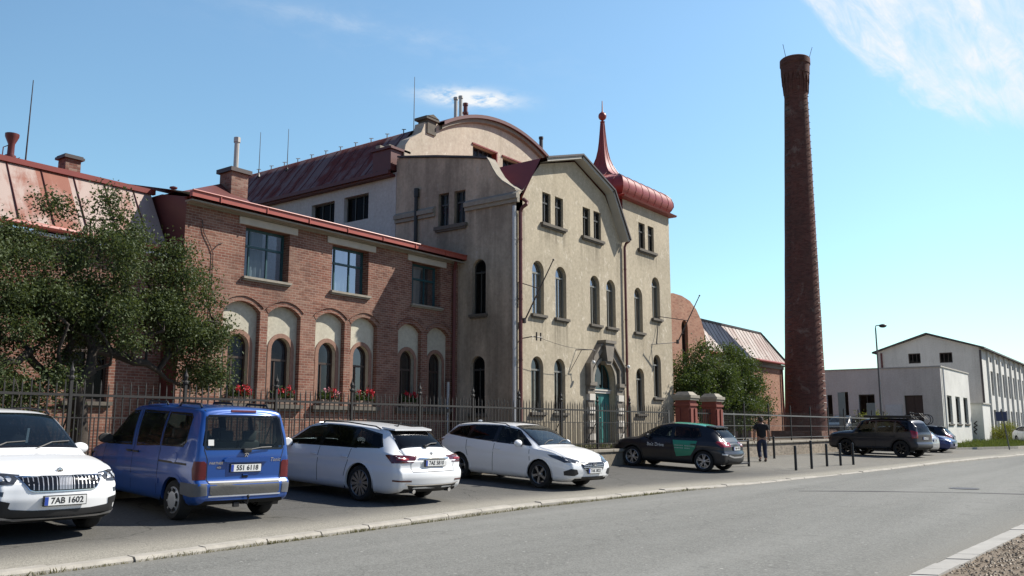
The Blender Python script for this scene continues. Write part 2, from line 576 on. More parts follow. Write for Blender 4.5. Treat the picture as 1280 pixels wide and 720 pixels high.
M['steel'] = simple('flue_steel', (0.52, 0.48, 0.42), 0.4, 0.3, coords='pos')
M['left_tin'] = tin_mat('rusty_tin', (0.22, 0.075, 0.05), (0.32, 0.14, 0.10), (0.46, 0.39, 0.35), 0.75, 0.85, rough=0.65)
M['hall_tin'] = tin_mat('hall_tin', (0.125, 0.026, 0.021), (0.165, 0.044, 0.036), (0.25, 0.235, 0.24), 0.5, 0.7, axis=1, rough=0.8)
M['pale_tin'] = tin_mat('pale_tin', (0.27, 0.17, 0.14), (0.40, 0.32, 0.28), (0.52, 0.47, 0.43), 0.7, 0.6)
M['dark_roof'] = simple('bitumen', (0.05, 0.045, 0.045), 0.8, var=0.3, scale=2, coords='pos')
M['teal'] = simple('teal_paint', (0.035, 0.17, 0.16), 0.45, var=0.15, scale=4, coords='pos')
M['teal_frame'] = simple('teal_frame', (0.02, 0.075, 0.085), 0.45, var=0.15, scale=4, coords='pos')
M['brown_frame'] = simple('brown_frame', (0.05, 0.03, 0.022), 0.5, var=0.2, scale=4, coords='pos')
M['grey_frame'] = simple('grey_frame', (0.20, 0.20, 0.18), 0.5, var=0.15, scale=4, coords='pos')
M['dark_frame'] = simple('dark_frame', (0.05, 0.05, 0.045), 0.5, var=0.15, scale=4, coords='pos')
M['white_frame'] = simple('white_frame', (0.62, 0.62, 0.60), 0.5, var=0.1, scale=4, coords='pos')
M['curtain'] = simple('net_curtain', (0.42, 0.45, 0.46), 0.9, var=0.12, scale=7, coords='pos')
M['curtain_grey'] = simple('grey_curtain', (0.22, 0.235, 0.24), 0.9, var=0.2, scale=7, coords='pos')
M['pane'] = glass_mat('window_pane', (0.55, 0.60, 0.62), 0.7, (0.02, 0.025, 0.03))
M['pane_dark'] = glass_mat('dark_pane', (0.30, 0.33, 0.35), 0.5, (0.010, 0.010, 0.010), 0, 0.13)
M['pane_blue'] = glass_mat('blue_grey_pane', (0.6, 0.68, 0.72), 0.72, (0.04, 0.05, 0.06), 0, 0.36)
M['iron'] = simple('fence_iron', (0.022, 0.020, 0.018), 0.6, 0.1, var=0.3, scale=8, coords='pos')
M['iron_grey'] = simple('galvanised', (0.14, 0.14, 0.135), 0.6, 0.2, var=0.2, scale=8, coords='pos')
M['black_paint'] = simple('black_paint', (0.012, 0.012, 0.013), 0.4, var=0.2, scale=8)
M['bark'] = simple('bark', (0.05, 0.04, 0.032), 0.95, var=0.4, scale=9, bump=0.8, coords='pos')
M['leaf_left'] = leaf_mat('leaf_olive', (0.030, 0.048, 0.017), (0.105, 0.135, 0.055), 0.25)
M['leaf_right'] = leaf_mat('leaf_green', (0.020, 0.040, 0.011), (0.075, 0.125, 0.034), 0.28)
M['leaf_yellow'] = leaf_mat('leaf_yellow', (0.10, 0.11, 0.015), (0.26, 0.25, 0.03), 0.35)
M['grass'] = leaf_mat('grass_blade', (0.055, 0.085, 0.016), (0.15, 0.17, 0.045), 0.3)
M['weed'] = leaf_mat('dry_weed', (0.10, 0.10, 0.035), (0.24, 0.19, 0.08), 0.3)
M['petal_red'] = simple('red_petal', (0.55, 0.012, 0.03), 0.6, var=0.3, scale=20, coords='pos')
M['petal_pink'] = simple('pink_petal', (0.60, 0.25, 0.28), 0.6, var=0.3, scale=20, coords='pos')
M['terracotta'] = simple('planter', (0.22, 0.15, 0.11), 0.8, coords='pos')
M['white_plastic'] = simple('white_plastic', (0.75, 0.75, 0.74), 0.4)

# ------------------------------------------------------------------ ground
def lerp_poly(pts, x):
    xs = [p[0] for p in pts]; ys = [p[1] for p in pts]
    return float(np.interp(x, xs, ys))


KERB = [(-40, 9.8), (4.5, 10.02), (7.5, 10.12), (14.6, 10.45), (20, 10.2), (25.4, 9.65), (40, 8.5), (58, 7.0), (120, 2.5), (260, -8)]
RKERB = [(-40, 2.7), (10.4, 2.45), (17.2, 2.18), (30, 1.3), (58, -1.0), (120, -6), (260, -17)]
ROADZ = -0.25


def kerb_y(x): return lerp_poly(KERB, x)


def lot_z(x, y):
    a = 0.05 if x < 30 else max(0.02, 0.05 - (x - 30) * 0.002)
    return a * (y - 13.9)


def asphalt(name, c, c2, crack, dustc, scale=1.0, rough=0.9, tracks=False):
    t = NT(name)
    p = t.pos()
    big = t.noise(t.mapping(p, (0.06, 0.75, 1) if tracks else (0.35, 0.9, 1)), 0.8 if tracks else 0.5, 5, 0.6)
    mid = t.noise(p, 2.2, 6, 0.7)
    agg = t.n('ShaderNodeTexVoronoi'); agg.inputs['Scale'].default_value = 55 * scale; t.L(p, agg.inputs['Vector'])
    col = t.mix(t.ramp(big, [(0.3, 0.0), (0.7, 1.0)]), c, c2)
    col = t.mix(t.math('MULTIPLY', t.ramp(mid, [(0.5, 0.0), (0.8, 1.0)]), 0.5), col, tuple(k * 0.6 for k in c))
    col = t.mix(t.math('MULTIPLY', t.ramp(agg.outputs['Color'], [(0.2, 0.0), (0.9, 1.0)]), 0.4), col, tuple(min(1, k * 1.9) for k in c2))
    vor = t.n('ShaderNodeTexVoronoi', feature='DISTANCE_TO_EDGE'); vor.inputs['Scale'].default_value = 0.23
    wv = t.n('ShaderNodeVectorMath', operation='ADD'); t.L(p, wv.inputs[0])
    nz = t.n('ShaderNodeTexNoise'); nz.inputs['Scale'].default_value = 0.9; nz.inputs['Detail'].default_value = 4; t.L(p, nz.inputs['Vector'])
    t.L(nz.outputs['Color'], wv.inputs[1]); t.L(wv.outputs[0], vor.inputs['Vector'])
    cr = t.math('MULTIPLY', t.ramp(vor.outputs['Distance'], [(0.0, 1.0), (0.005, 0.0)]), crack)
    col = t.mix(cr, col, (0.03, 0.03, 0.028))
    chip = t.n('ShaderNodeTexVoronoi'); chip.inputs['Scale'].default_value = 7.0; t.L(p, chip.inputs['Vector'])
    col = t.mix(t.math('MULTIPLY', t.ramp(chip.outputs['Distance'], [(0.10, 1.0), (0.16, 0.0)]), t.ramp(mid, [(0.5, 0.0), (0.62, 0.8)])), col, tuple(min(1, k * 2.4) for k in c2))
    at = t.n('ShaderNodeAttribute', attribute_name='dust')
    dn = t.math('MULTIPLY', at.outputs['Fac'], t.ramp(t.math('ADD', t.noise(p, 1.8, 6, 0.7), t.math('MULTIPLY', at.outputs['Fac'], 0.3)), [(0.35, 0.25), (0.6, 1.0)]))
    grit = t.noise(p, 38, 4, 0.8)
    dcol = t.mix(t.ramp(grit, [(0.35, 0.0), (0.65, 1.0)]), tuple(k * 0.62 for k in dustc), tuple(min(1, k * 1.25) for k in dustc))
    col = t.mix(dn, col, dcol)
    h = t.math('ADD', agg.outputs['Distance'], t.math('MULTIPLY', cr, -1.5))
    t.bsdf(col, rough, 0, 0.3, t.bump(h, 0.45, 0.006))
    return t.mat


M['lot'] = asphalt('old_asphalt', (0.066, 0.064, 0.059), (0.092, 0.089, 0.082), 0.8, (0.30, 0.28, 0.235))
M['road'] = asphalt('road_asphalt', (0.112, 0.112, 0.102), (0.192, 0.191, 0.176), 0.22, (0.20, 0.19, 0.165), tracks=True)
M['kerb'] = simple('kerb_concrete', (0.36, 0.335, 0.29), 0.9, var=0.4, scale=3.5, bump=0.5, coords='pos')
M['kerb_pale'] = simple('kerb_slab', (0.37, 0.355, 0.325), 0.9, var=0.25, scale=2.5, bump=0.4, coords='pos')
M['soil'] = simple('soil', (0.14, 0.115, 0.085), 0.95, var=0.5, scale=1.5, bump=0.8, coords='pos')
M['gravel_ground'] = simple('gravel_ground', (0.175, 0.135, 0.095), 0.95, var=0.55, scale=6, bump=1.0, coords='pos')
M['lawn'] = simple('lawn', (0.10, 0.12, 0.04), 0.95, var=0.5, scale=2, bump=0.5, coords='pos')
M['wall_render'] = plaster_mat('old_render', (0.30, 0.26, 0.20), (0.12, 0.10, 0.08), (0.40, 0.37, 0.31), 0.6)
M['far_land'] = simple('far_land', (0.12, 0.125, 0.07), 0.95, var=0.3, scale=0.02, coords='pos')


def sheet(name, mat, xs, yfun, ny, zfun, dust=None):
    V, D = [], []
    for x in xs:
        y0, y1 = yfun(x)
        for j in range(ny + 1):
            y = y0 + (y1 - y0) * j / ny
            V.append((x, y, zfun(x, y))); D.append(dust(x, y) if dust else 0.0)
    F = []
    n = ny + 1
    for i in range(len(xs) - 1):
        for j in range(ny):
            a = i * n + j
            F.append((a, a + n, a + n + 1, a + 1))
    o = big_mesh(name, np.array(V), np.array(F), mat, smooth=True)
    at = o.data.attributes.new('dust', 'FLOAT', 'POINT')
    at.data.foreach_set('value', np.array(D, np.float32))
    return tag(o, kind='structure')


mb = MB(); mb.poly([(-3000, -3000, -0.6), (3000, -3000, -0.6), (3000, 3000, -0.6), (-3000, 3000, -0.6)])
tag(mb.build('ground', M['far_land']), kind='structure')


def lot_dust(x, y):
    d = y - kerb_y(x)
    v = 0.98 * math.exp(-(max(0, d - 0.45) / 0.65) ** 1.5)
    if x > 27: v = max(v, min(0.55, (x - 27) / 10) * (0.8 if d < 6 else 0.5))
    return v


def fine_x(a, b, near=0.5):
    xs, x = [], a
    while x < b:
        xs.append(x); x += near if x < 60 else 4
    return xs + [b]


sheet('parking_lot', M['lot'], fine_x(-14, 58), lambda x: (kerb_y(x) + 0.17, 15.35), 40, lot_z, lot_dust)
sheet('yard', M['lot'], fine_x(58, 130), lambda x: (kerb_y(x) + 0.28, 60), 30, lot_z, lot_dust)
sheet('road', M['road'], fine_x(-14, 260), lambda x: (lerp_poly(RKERB, x), kerb_y(x)), 24,
      lambda x, y: ROADZ + 0.05 * (1 - ((y - 6) / 4.2) ** 2 if abs(y - 6) < 4.2 else 0) * (1 if x < 60 else 0),
      lambda x, y: 0.75 * math.exp(-abs(y - kerb_y(x)) / 0.25) + 0.9 * math.exp(-abs(y - lerp_poly(RKERB, x)) / 0.35))

# kerb stones: one object, the stones of one kerb line
mb = MB()
x = -13.0
rr = random.Random(3)
while x < 110:
    ln = (1.0 if x < 40 else 4.0) - 0.02
    x1 = x + ln
    for (a, b) in ((x, x1),):
        j = rr.uniform(-0.015, 0.015); k = rr.uniform(-0.012, 0.012)
        ya, yb = kerb_y(a) + j, kerb_y(b) + j
        za, zb = lot_z(a, ya + 0.25) + k, lot_z(b, yb + 0.25) + k
        bv = 0.03
        prof = [(0.0, -0.4), (0.0, -0.035), (bv, 0.0), (0.18, 0.006), (0.18, -0.4)]
        v = [(a, ya + q[0], za + q[1]) for q in prof] + [(b, yb + q[0], zb + q[1]) for q in prof]
        mb.faces(v, [(i, i + 1, i + 6, i + 5) for i in range(4)] + [(4, 3, 2, 1, 0), (5, 6, 7, 8, 9)])
    x = x1 + 0.02
tag(mb.build('kerb', M['kerb']), kind='structure')

mb = MB(); x = -13.0
while x < 110:
    ln = (0.5 if x < 40 else 3.0) - 0.012
    x1 = x + ln
    ya, yb = lerp_poly(RKERB, x), lerp_poly(RKERB, x1)
    k = rr.uniform(-0.008, 0.008)
    v = [(x, ya, ROADZ + .015 + k), (x1, yb, ROADZ + .015 + k), (x1, yb - .27, ROADZ + .03 + k), (x, ya - .27, ROADZ + .03 + k)]
    v += [(p[0], p[1], -0.5) for p in v]
    mb.faces(v, [(0, 1, 2, 3), (0, 4, 5, 1), (1, 5, 6, 2), (2, 6, 7, 3), (3, 7, 4, 0)])
    x = x1 + 0.012
tag(mb.build('kerb_slabs', M['kerb_pale']), kind='structure')
sheet('verge', M['gravel_ground'], fine_x(-14, 260), lambda x: (-40, lerp_poly(RKERB, x) - .26), 30,
      lambda x, y: ROADZ + 0.0 + 0.02 * math.sin(x * 3.1) * math.cos(y * 2.7))

# loose stones on the verge, weeds in the kerb joint
N = 5200
V, F = [], []
pr_ = random.Random(5)
for i in range(N):
    x = pr_.uniform(9, 22); y = lerp_poly(RKERB, x) - .27 - abs(pr_.gauss(0, 1.2))
    s = 0.008 + 0.02 * pr_.random() ** 2
    b = len(V)
    for dx, dy, dz in ((1, 0, 0), (-1, 0, 0), (0, 1, 0), (0, -1, 0), (0, 0, .8), (0, 0, -.5)):
        V.append((x + s * (dx + pr_.uniform(-.3, .3)), y + s * (dy + pr_.uniform(-.3, .3)), ROADZ + .012 + s * dz))
    for f in ((0, 2, 4), (2, 1, 4), (1, 3, 4), (3, 0, 4), (2, 0, 5), (1, 2, 5), (3, 1, 5), (0, 3, 5)): F.append(tuple(k + b for k in f))
M['pebble'] = leaf_mat('pebble', (0.10, 0.075, 0.05), (0.36, 0.28, 0.19), 0.0)
tag(big_mesh('gravel', np.array(V), np.array(F), M['pebble']), 'loose brown gravel beside the right kerb', 'gravel', kind='stuff')


def blades(n, place, h, w, seed=1, lean=0.5):
    r = np.random.default_rng(seed)
    V, F = [], []
    for i in range(n):
        x, y, z, s = place(r)
        a = r.uniform(0, 2 * PI); hh = h * s * r.uniform(.5, 1.3); l = lean * hh * r.uniform(.2, 1)
        c, sn = math.cos(a), math.sin(a)
        b = len(V)
        ww = w * r.uniform(.6, 1.3)
        V += [(x - sn * ww, y + c * ww, z), (x + sn * ww, y - c * ww, z), (x + c * l * .4 + sn * ww * .7, y + sn * l * .4 - c * ww * .7, z + hh * .6), (x + c * l, y + sn * l, z + hh)]
        F.append((b, b + 1, b + 2, b + 3))
    return np.array(V), np.array(F)


def weed_place(r):
    k = r.integers(0, 34)
    x = 4.2 + (k * 0.618 % 1.0) * 18 + r.normal(0, .26)
    return x, kerb_y(x) - abs(r.normal(0, .02)), ROADZ + 0.0, 0.6 + (k % 5) * .2


tag(big_mesh('weeds', *blades(2600, weed_place, .045, .0035, 4, 0.9), M['weed']), 'dry weeds growing along the kerb', 'weeds', kind='stuff')

# garden behind the fence, raised above the lot
mb = MB(); mb.poly([(-14, 15.5, .66), (60, 15.5, .66), (60, 60, .9), (-14, 60, .9)])
mb.poly([(60, 15.5, .66), (60, 60, .9), (60, 60, -.5), (60, 15.5, -.5)])
tag(mb.build('garden_ground', M['soil']), kind='structure')


def gar_place(r):
    x = r.uniform(6, 40); y = 15.6 + r.random() ** 1.5 * 3.0
    return x, y, .66, 1.0


tag(big_mesh('garden_grass', *blades(9000, gar_place, .10, .006, 9), M['grass']), 'low grass in the garden behind the fence', 'grass', kind='stuff')

# grass verge at the far end of the lot
gp = [(62.5, 11.9), (71, 9.1), (92, 6.6), (92, 14.5), (70, 14.2)]
mb = MB()
mb.prism([(p[0], p[1]) for p in gp], 'z', -0.4, 0.06)
tag(mb.build('grass_verge', M['lawn']), kind='structure')
gi = inset(gp, -0.15)
mb = MB()
for i in range(5):
    a, b, c, d = gi[i], gi[(i + 1) % 5], gp[(i + 1) % 5], gp[i]
    for z in (0.075,):
        mb.poly([(*a, z), (*b, z), (*c, z), (*d, z)])
        mb.poly([(*a, z), (*b, z), (*b, -.4), (*a, -.4)])
tag(mb.build('verge_kerb', M['kerb']), kind='structure')


def ver_place(r):
    while True:
        x, y = r.uniform(62, 92), r.uniform(6.5, 14.5)
        ok = True
        for i in range(5):
            a, b = gp[i], gp[(i + 1) % 5]
            if (b[0] - a[0]) * (y - a[1]) - (b[1] - a[1]) * (x - a[0]) < 0.1: ok = False
        if ok: return x, y, .06, 1.0 + 1.5 * (x > 78) * r.random()


tag(big_mesh('verge_grass', *blades(14000, ver_place, .16, .02, 10), M['grass']), 'short yellowish grass on the verge at the far end of the lot', 'grass', kind='stuff')

# a manhole lid and a tar seam in the road
mb = MB(); mb.lathe([(0.0, ROADZ + .056), (0.30, ROADZ + .056), (0.36, ROADZ + .052)], (25.4, 4.5, 0), 24)
tag(mb.build('manhole_cover', M['dark_metal']), 'round iron manhole cover in the grey road', 'manhole cover')
mb = MB()
seam = [(22.0, 7.6), (22.4, 6.9), (22.9, 6.0), (23.4, 5.0), (24.0, 3.9), (24.5, 2.8), (25.0, 2.0)]
for i in range(len(seam) - 1):
    (xa, ya), (xb, yb) = seam[i], seam[i + 1]
    wa, wb = .05 + .06 * (i % 3), .05 + .06 * ((i + 1) % 3)
    za = ROADZ + 0.05 * max(0, 1 - ((ya - 6) / 4.2) ** 2) + .004; zb = ROADZ + 0.05 * max(0, 1 - ((yb - 6) / 4.2) ** 2) + .004
    mb.poly([(xa - wa, ya, za), (xb - wb, yb, zb), (xb + wb, yb, zb), (xa + wa, ya, za)])
tag(mb.build('road_seam', M['dark_roof']), kind='structure')

# ------------------------------------------------------------------ windows
def window(parent, outline, axis, at, depth, frame_m, pane_m, fw=0.06, mull=(), trans=(), sill=None, curtain=None, sill_m='stone_dark', name='window', fd=0.06):
    """frame with its own pane and sill; at = wall plane, depth = how far the frame sits back"""
    mb = MB()
    ring(mb, axis, at, outline, inset(outline, fw), depth - fd, depth)
    us = [p[0] for p in outline]; zs = [p[1] for p in outline]
    u0, u1, z0, z1 = min(us), max(us), min(zs), max(zs)
    w = 0.045
    for m in mull:                         # (position 0..1, z from 0..1, z to 0..1)
        u = u0 + (u1 - u0) * m[0]
        bar(mb, axis, at, u - w / 2, u + w / 2, z0 + (z1 - z0) * m[1] + .002, z0 + (z1 - z0) * m[2], depth - fd + .004, depth - .004)
    for t in trans:
        z = z0 + (z1 - z0) * t
        bar(mb, axis, at, u0 + fw * .6, u1 - fw * .6, z - w * .7, z + w * .7, depth - fd - .012, depth - .002)
    fr = mb.build(name, M[frame_m], parent)
    mb = MB()
    wall(mb, axis, at, inset(outline, fw * .5), (), 0, depth - .022)
    mb.build('pane', M[pane_m], fr)
    if sill:
        mb = MB()
        h, pr, ex = sill
        bar(mb, axis, at, u0 - ex, u1 + ex, z0 - h, z0 - .003, -pr, depth - .07)
        bar(mb, axis, at, u0 - ex * .7, u1 + ex * .7, z0 - h - .05, z0 - h - .001, -pr * .55, .02)
        mb.build('sill', M[sill_m], fr)
    if curtain:
        mb = MB()
        P = fmap(axis, at)
        for (ca, cb, za, zb) in curtain[1]:
            n = max(4, int((cb - ca) * (u1 - u0) / .05))
            for i in range(n):
                q = [(u0 + (u1 - u0) * (ca + (cb - ca) * k / n), depth + .10 + .02 * math.sin(k * 1.9)) for k in (i, i + 1)]
                mb.poly([P(q[0][0], z0 + (z1 - z0) * za, q[0][1]), P(q[1][0], z0 + (z1 - z0) * za, q[1][1]),
                         P(q[1][0], z0 + (z1 - z0) * zb, q[1][1]), P(q[0][0], z0 + (z1 - z0) * zb, q[0][1])])
        mb.build('curtain', M[curtain[0]], fr)
    return fr


# ================================================================== the plastered main building
XC, YC = 25.17, 18.6
GZ = 0.5                                                   # walls start a little under the garden soil
main = empty('plaster_building', (31.3, YC, GZ), 'cream plastered building with curved gable, corner tower and arched green doorway', 'building')

A2 = [(26.17, 26.93, 5.5, 7.53), (27.71, 28.47, 5.5, 7.53), (30.24, 30.98, 5.5, 7.53), (31.53, 32.28, 5.5, 7.53),
      (33.93, 34.67, 5.5, 7.5), (35.60, 36.37, 6.27, 8.2)]
A1 = [(26.08, 26.86, 1.9, 3.94), (27.58, 28.34, 1.9, 3.94), (33.94, 34.67, 1.95, 3.92), (35.56, 36.30, 2.69, 4.62)]
T3 = [(26.85, 27.42, 9.06, 10.28), (27.72, 28.29, 9.06, 10.28), (29.74, 30.32, 9.06, 10.28), (30.59, 31.17, 9.06, 10.28),
      (34.46, 35.06, 9.31, 10.53), (35.34, 35.92, 9.31, 10.53)]
DOOR = (30.36, 32.03, 0.72, 4.05)
holes = [arch(*a) for a in A2 + A1] + [rect(*a) for a in T3] + [arch(*DOOR)]
tower_holes = [h for h in holes if min(p[0] for p in h) > 33.05]
gable_holes = [h for h in holes if min(p[0] for p in h) < 33.05]
gable_top = [(33.05, 9.3), (32.62, 9.75), (31.55, 11.10), (29.17, 12.02), (26.75, 11.35), (25.30, 9.75), (XC, 9.62)]
mb = MB()
wall(mb, 'y', YC, [(XC, GZ), (33.05, GZ)] + gable_top, gable_holes, 0.30)
wall(mb, 'y', YC, [(33.05, GZ), (37.5, GZ), (37.5, 11.32), (33.05, 11.32)], tower_holes, 0.30)
mb.build('front_wall', M['cream'], main)
# tower sides above the roofs, right side, back
mb = MB()
wall(mb, 'x', 37.5, rect(YC, 24.6, GZ, 11.32))
mb.poly([(37.5, 23.1, 11.32), (33.05, 23.1, 11.32), (33.05, 23.1, 8), (37.5, 23.1, 8)])
mb.build('tower_wall', M['cream'], main)
mb = MB(); wall(mb, 'x', 33.05, rect(YC + .002, 23.1, 9.0, 11.32))
mb.build('tower_cladding', M['maroon'], main)

# side wall on the left: dips in a curve from the tall parapet to the cornice
SW = [(21.86, 22.40, 9.09, 10.41), (21.02, 21.58, 9.09, 10.39)]
SA = [(20.0, 20.64, 5.5, 7.58), (20.03, 20.69, 1.85, 3.95)]
curve = [(YC, 9.95), (18.9, 10.16), (19.2, 10.36), (19.45, 10.62), (19.65, 10.92), (19.8, 11.2), (19.92, 11.38), (20.6, 11.54), (22.5, 11.93), (24.62, 12.30)]
sholes = [rect(*a) for a in SW] + [arch(*a) for a in SA]
mb = MB()
wall(mb, 'x', XC, [(24.7, GZ), (YC, GZ)] + curve + [(24.7, 12.32)], sholes, 0.28)
# inner face and top of the parapet, 0.4 m thick
n = len(curve)
for i in range(n - 1):
    (ya, za), (yb, zb) = curve[i], curve[i + 1]
    mb.poly([(XC, ya, za), (XC + .4, ya, za), (XC + .4, yb, zb), (XC, yb, zb)])
    mb.poly([(XC + .4, ya, za), (XC + .4, yb, zb), (XC + .4, yb, 9.2), (XC + .4, ya, 9.2)])
mb.poly([(XC, YC, 9.2), (XC + .4, YC, 9.2), (XC + .4, YC, 9.95), (XC, YC, 9.95)])
mb.build('side_wall', M['cream_side'], main)
# coping: dark tin on the straight part, pale on the curve
mb = MB()
for i in range(6, n - 1):
    (ya, za), (yb, zb) = curve[i], curve[i + 1]
    mb.faces([(XC - .09, ya, za + .015), (XC + .46, ya, za + .015), (XC + .46, ya, za + .09), (XC - .09, ya, za + .09),
              (XC - .09, yb, zb + .015), (XC + .46, yb, zb + .015), (XC + .46, yb, zb + .09), (XC - .09, yb, zb + .09)],
             [(0, 1, 2, 3), (7, 6, 5, 4), (0, 4, 5, 1), (1, 5, 6, 2), (2, 6, 7, 3), (3, 7, 4, 0)])
mb.build('coping', M['dark_metal'], main)
mb = MB()
for i in range(0, 6):
    (ya, za), (yb, zb) = curve[i], curve[i + 1]
    mb.faces([(XC - .07, ya, za + .004), (XC + .46, ya, za + .004), (XC + .46, ya, za + .07), (XC - .07, ya, za + .07),
              (XC - .07, yb, zb + .004), (XC + .46, yb, zb + .004), (XC + .46, yb, zb + .07), (XC - .07, yb, zb + .07)],
             [(0, 1, 2, 3), (7, 6, 5, 4), (0, 4, 5, 1), (1, 5, 6, 2), (2, 6, 7, 3), (3, 7, 4, 0)])
mb.build('curved_coping', M['stone'], main)
# cornice pieces on the side wall
for y0, y1, zc in ((YC - .12, 21.0, 9.70), (22.55, 24.7, 9.74)):
    mb = MB()
    mb.box(XC - .16, XC + .05, y0, y1, zc - .06, zc + .10)
    mb.box(XC - .09, XC + .05, y0 + .003, y1 - .003, zc - .2, zc - .061)
    mb.prism([(XC - .16, zc + .101), (XC + .02, zc + .101), (XC + .02, zc + .24)], 'y', y0 + .002, y1 - .002)
    mb.build('cornice', M['stone'], main)

for a in SW:
    window(main, rect(*a), 'x', XC, .2, 'dark_frame', 'pane_blue', .05, [(.5, .03, .97)], [.66])
mb = MB(); mb.box(XC - .14, XC + .2, 20.9, 22.52, 8.93, 9.07); mb.box(XC - .09, XC + .02, 20.95, 22.47, 8.86, 8.929)
mb.build('window_ledge', M['stone_dark'], main)
for a in SA:
    window(main, arch(*a), 'x', XC, .2, 'dark_frame', 'pane_dark', .05, [(.5, .03, .8)], [.76], (.1, .12, .1))
for i, a in enumerate(A2):
    window(main, arch(*a), 'y', YC, .2, 'grey_frame', 'pane_blue', .055, [(.5, .03, .80)], [.78], (.10, .12, .10), ('curtain_grey', [(.08, .40 if i % 2 else .52, .02, .78)]))
for i, a in enumerate(A1):
    window(main, arch(*a), 'y', YC, .2, 'grey_frame', 'pane_dark', .055, [(.5, .03, .78)], [.76], (.10, .12, .10), ('curtain_grey', [(.06, .3, .02, .74)]) if i < 2 else None)
for i, a in enumerate(T3):
    window(main, rect(*a), 'y', YC, .16, 'dark_frame', 'pane_dark', .045, [(.5, .03, .97)], [.68])
for a, b, z in ((26.72, 28.42, 9.06), (29.61, 31.30, 9.06), (34.33, 36.05, 9.31)):
    mb = MB(); mb.box(a, b, YC - .13, YC + .1, z - .11, z - .003); mb.box(a + .05, b - .05, YC - .08, YC + .02, z - .17, z - .111)
    mb.build('window_ledge', M['stone_dark'], main)

# doorway: stepped stone surround with keystone, rusticated jambs, teal double door
mb = MB()
yo = YC - .16
out = [(29.86, 3.15), (29.86, 3.85), (30.66, 4.62), (31.16, 4.78), (31.7, 4.62), (32.52, 3.85), (32.52, 3.15)]
inn = [(30.14, 3.15), (30.14, 3.72), (30.80, 4.36), (31.18, 4.45), (31.56, 4.36), (32.24, 3.72), (32.24, 3.15)]
for i in range(6):
    a, b, c, d = out[i], out[i + 1], inn[i + 1], inn[i]
    v = [(p[0], y, p[1]) for y in (yo, YC - .002) for p in (a, b, c, d)]
    mb.faces(v, [(0, 1, 2, 3), (0, 1, 5, 4), (2, 3, 7, 6), (1, 2, 6, 5), (0, 3, 7, 4)])
    a, b = inset(out, -.07)[i], inset(out, -.07)[i + 1]
    c, d = out[i + 1], out[i]
    v = [(p[0], y, p[1]) for y in (yo - .1, YC - .003) for p in (a, b, c, d)]
    mb.faces(v, [(0, 1, 2, 3), (0, 1, 5, 4), (2, 3, 7, 6), (1, 2, 6, 5), (0, 3, 7, 4)])
mb.prism([(30.97, 4.02), (31.39, 4.02), (31.55, 4.75), (30.81, 4.75)], 'y', YC - .34, YC - .004)          # keystone
mb.prism([(30.86, 4.02), (31.5, 4.02), (31.36, 3.88), (31.0, 3.88)], 'y', YC - .28, YC - .005)
mb.box(30.76, 31.60, YC - .40, YC - .004, 4.751, 4.87)
for xa in (29.78, 32.10):
    mb.box(xa, xa + .52, YC - .24, YC - .003, 3.0, 3.149); mb.box(xa + .04, xa + .48, YC - .18, YC - .003, 2.88, 2.999)
mb.build('door_surround', M['stone_portal'], main)
for xa in (29.84, 32.12):
    mb = MB(); mp = MB()
    z, k = .6, 0
    while z < 2.86:
        h = .26
        (mp if k % 2 else mb).box(xa - (.0 if k % 2 else .05), xa + .42 + (.0 if k % 2 else .05), YC - (.17 if k % 2 else .12), YC - .003, z, z + h - .006)
        z += h; k += 1
    jb = mb.build('door_jamb', M['stone_portal'], main); mp.build('quoins', M['stone_pale'], jb)
# inner arch band around the opening
mb = MB()
a_in = arch(*DOOR)
ring(mb, 'y', YC, inset(a_in, -.14), a_in, -.08, .002)
mb.build('door_archivolt', M['stone'], main)
dz = 2.72
mb = MB()
for k in (0, 1):
    x0 = 30.38 + k * .825; x1 = x0 + .80
    mb.box(x0, x1, YC + .24, YC + .29, .74, dz)
    for (za, zb) in ((.9, 1.3), (1.4, 2.6)):
        for (xa, xb) in ((x0 + .08, x0 + .38), (x0 + .43, x1 - .08)):
            mb.box(xa, xb, YC + .225, YC + .24, za, zb)
dr = mb.build('door', M['teal'], main)
mb = MB(); mb.tube([(31.14, YC + .2, 1.75), (31.14, YC + .14, 1.75), (31.06, YC + .14, 1.75)], .015, 6)
mb.build('handle', M['steel'], dr)
mb = MB(); mb.box(30.38, 32.01, YC + .16, YC + .29, dz + .02, dz + .12); mb.box(30.38, 32.01, YC + .12, YC + .29, dz + .121, dz + .17)
mb.build('door_transom', M['stone_pale'], main)
window(main, [p for p in arch(DOOR[0], DOOR[1], dz + .18, DOOR[3])], 'y', YC, .28, 'teal_frame', 'pane_dark', .06, [(.33, .02, .9), (.66, .02, .9)], [], name='fanlight')
mb = MB(); mb.box(30.1, 32.3, YC - .9, YC + .28, .3, .71); mb.box(29.8, 32.6, YC - 1.25, YC - .901, .3, .69 - .02)
mb.build('doorstep', M['stone'], main)

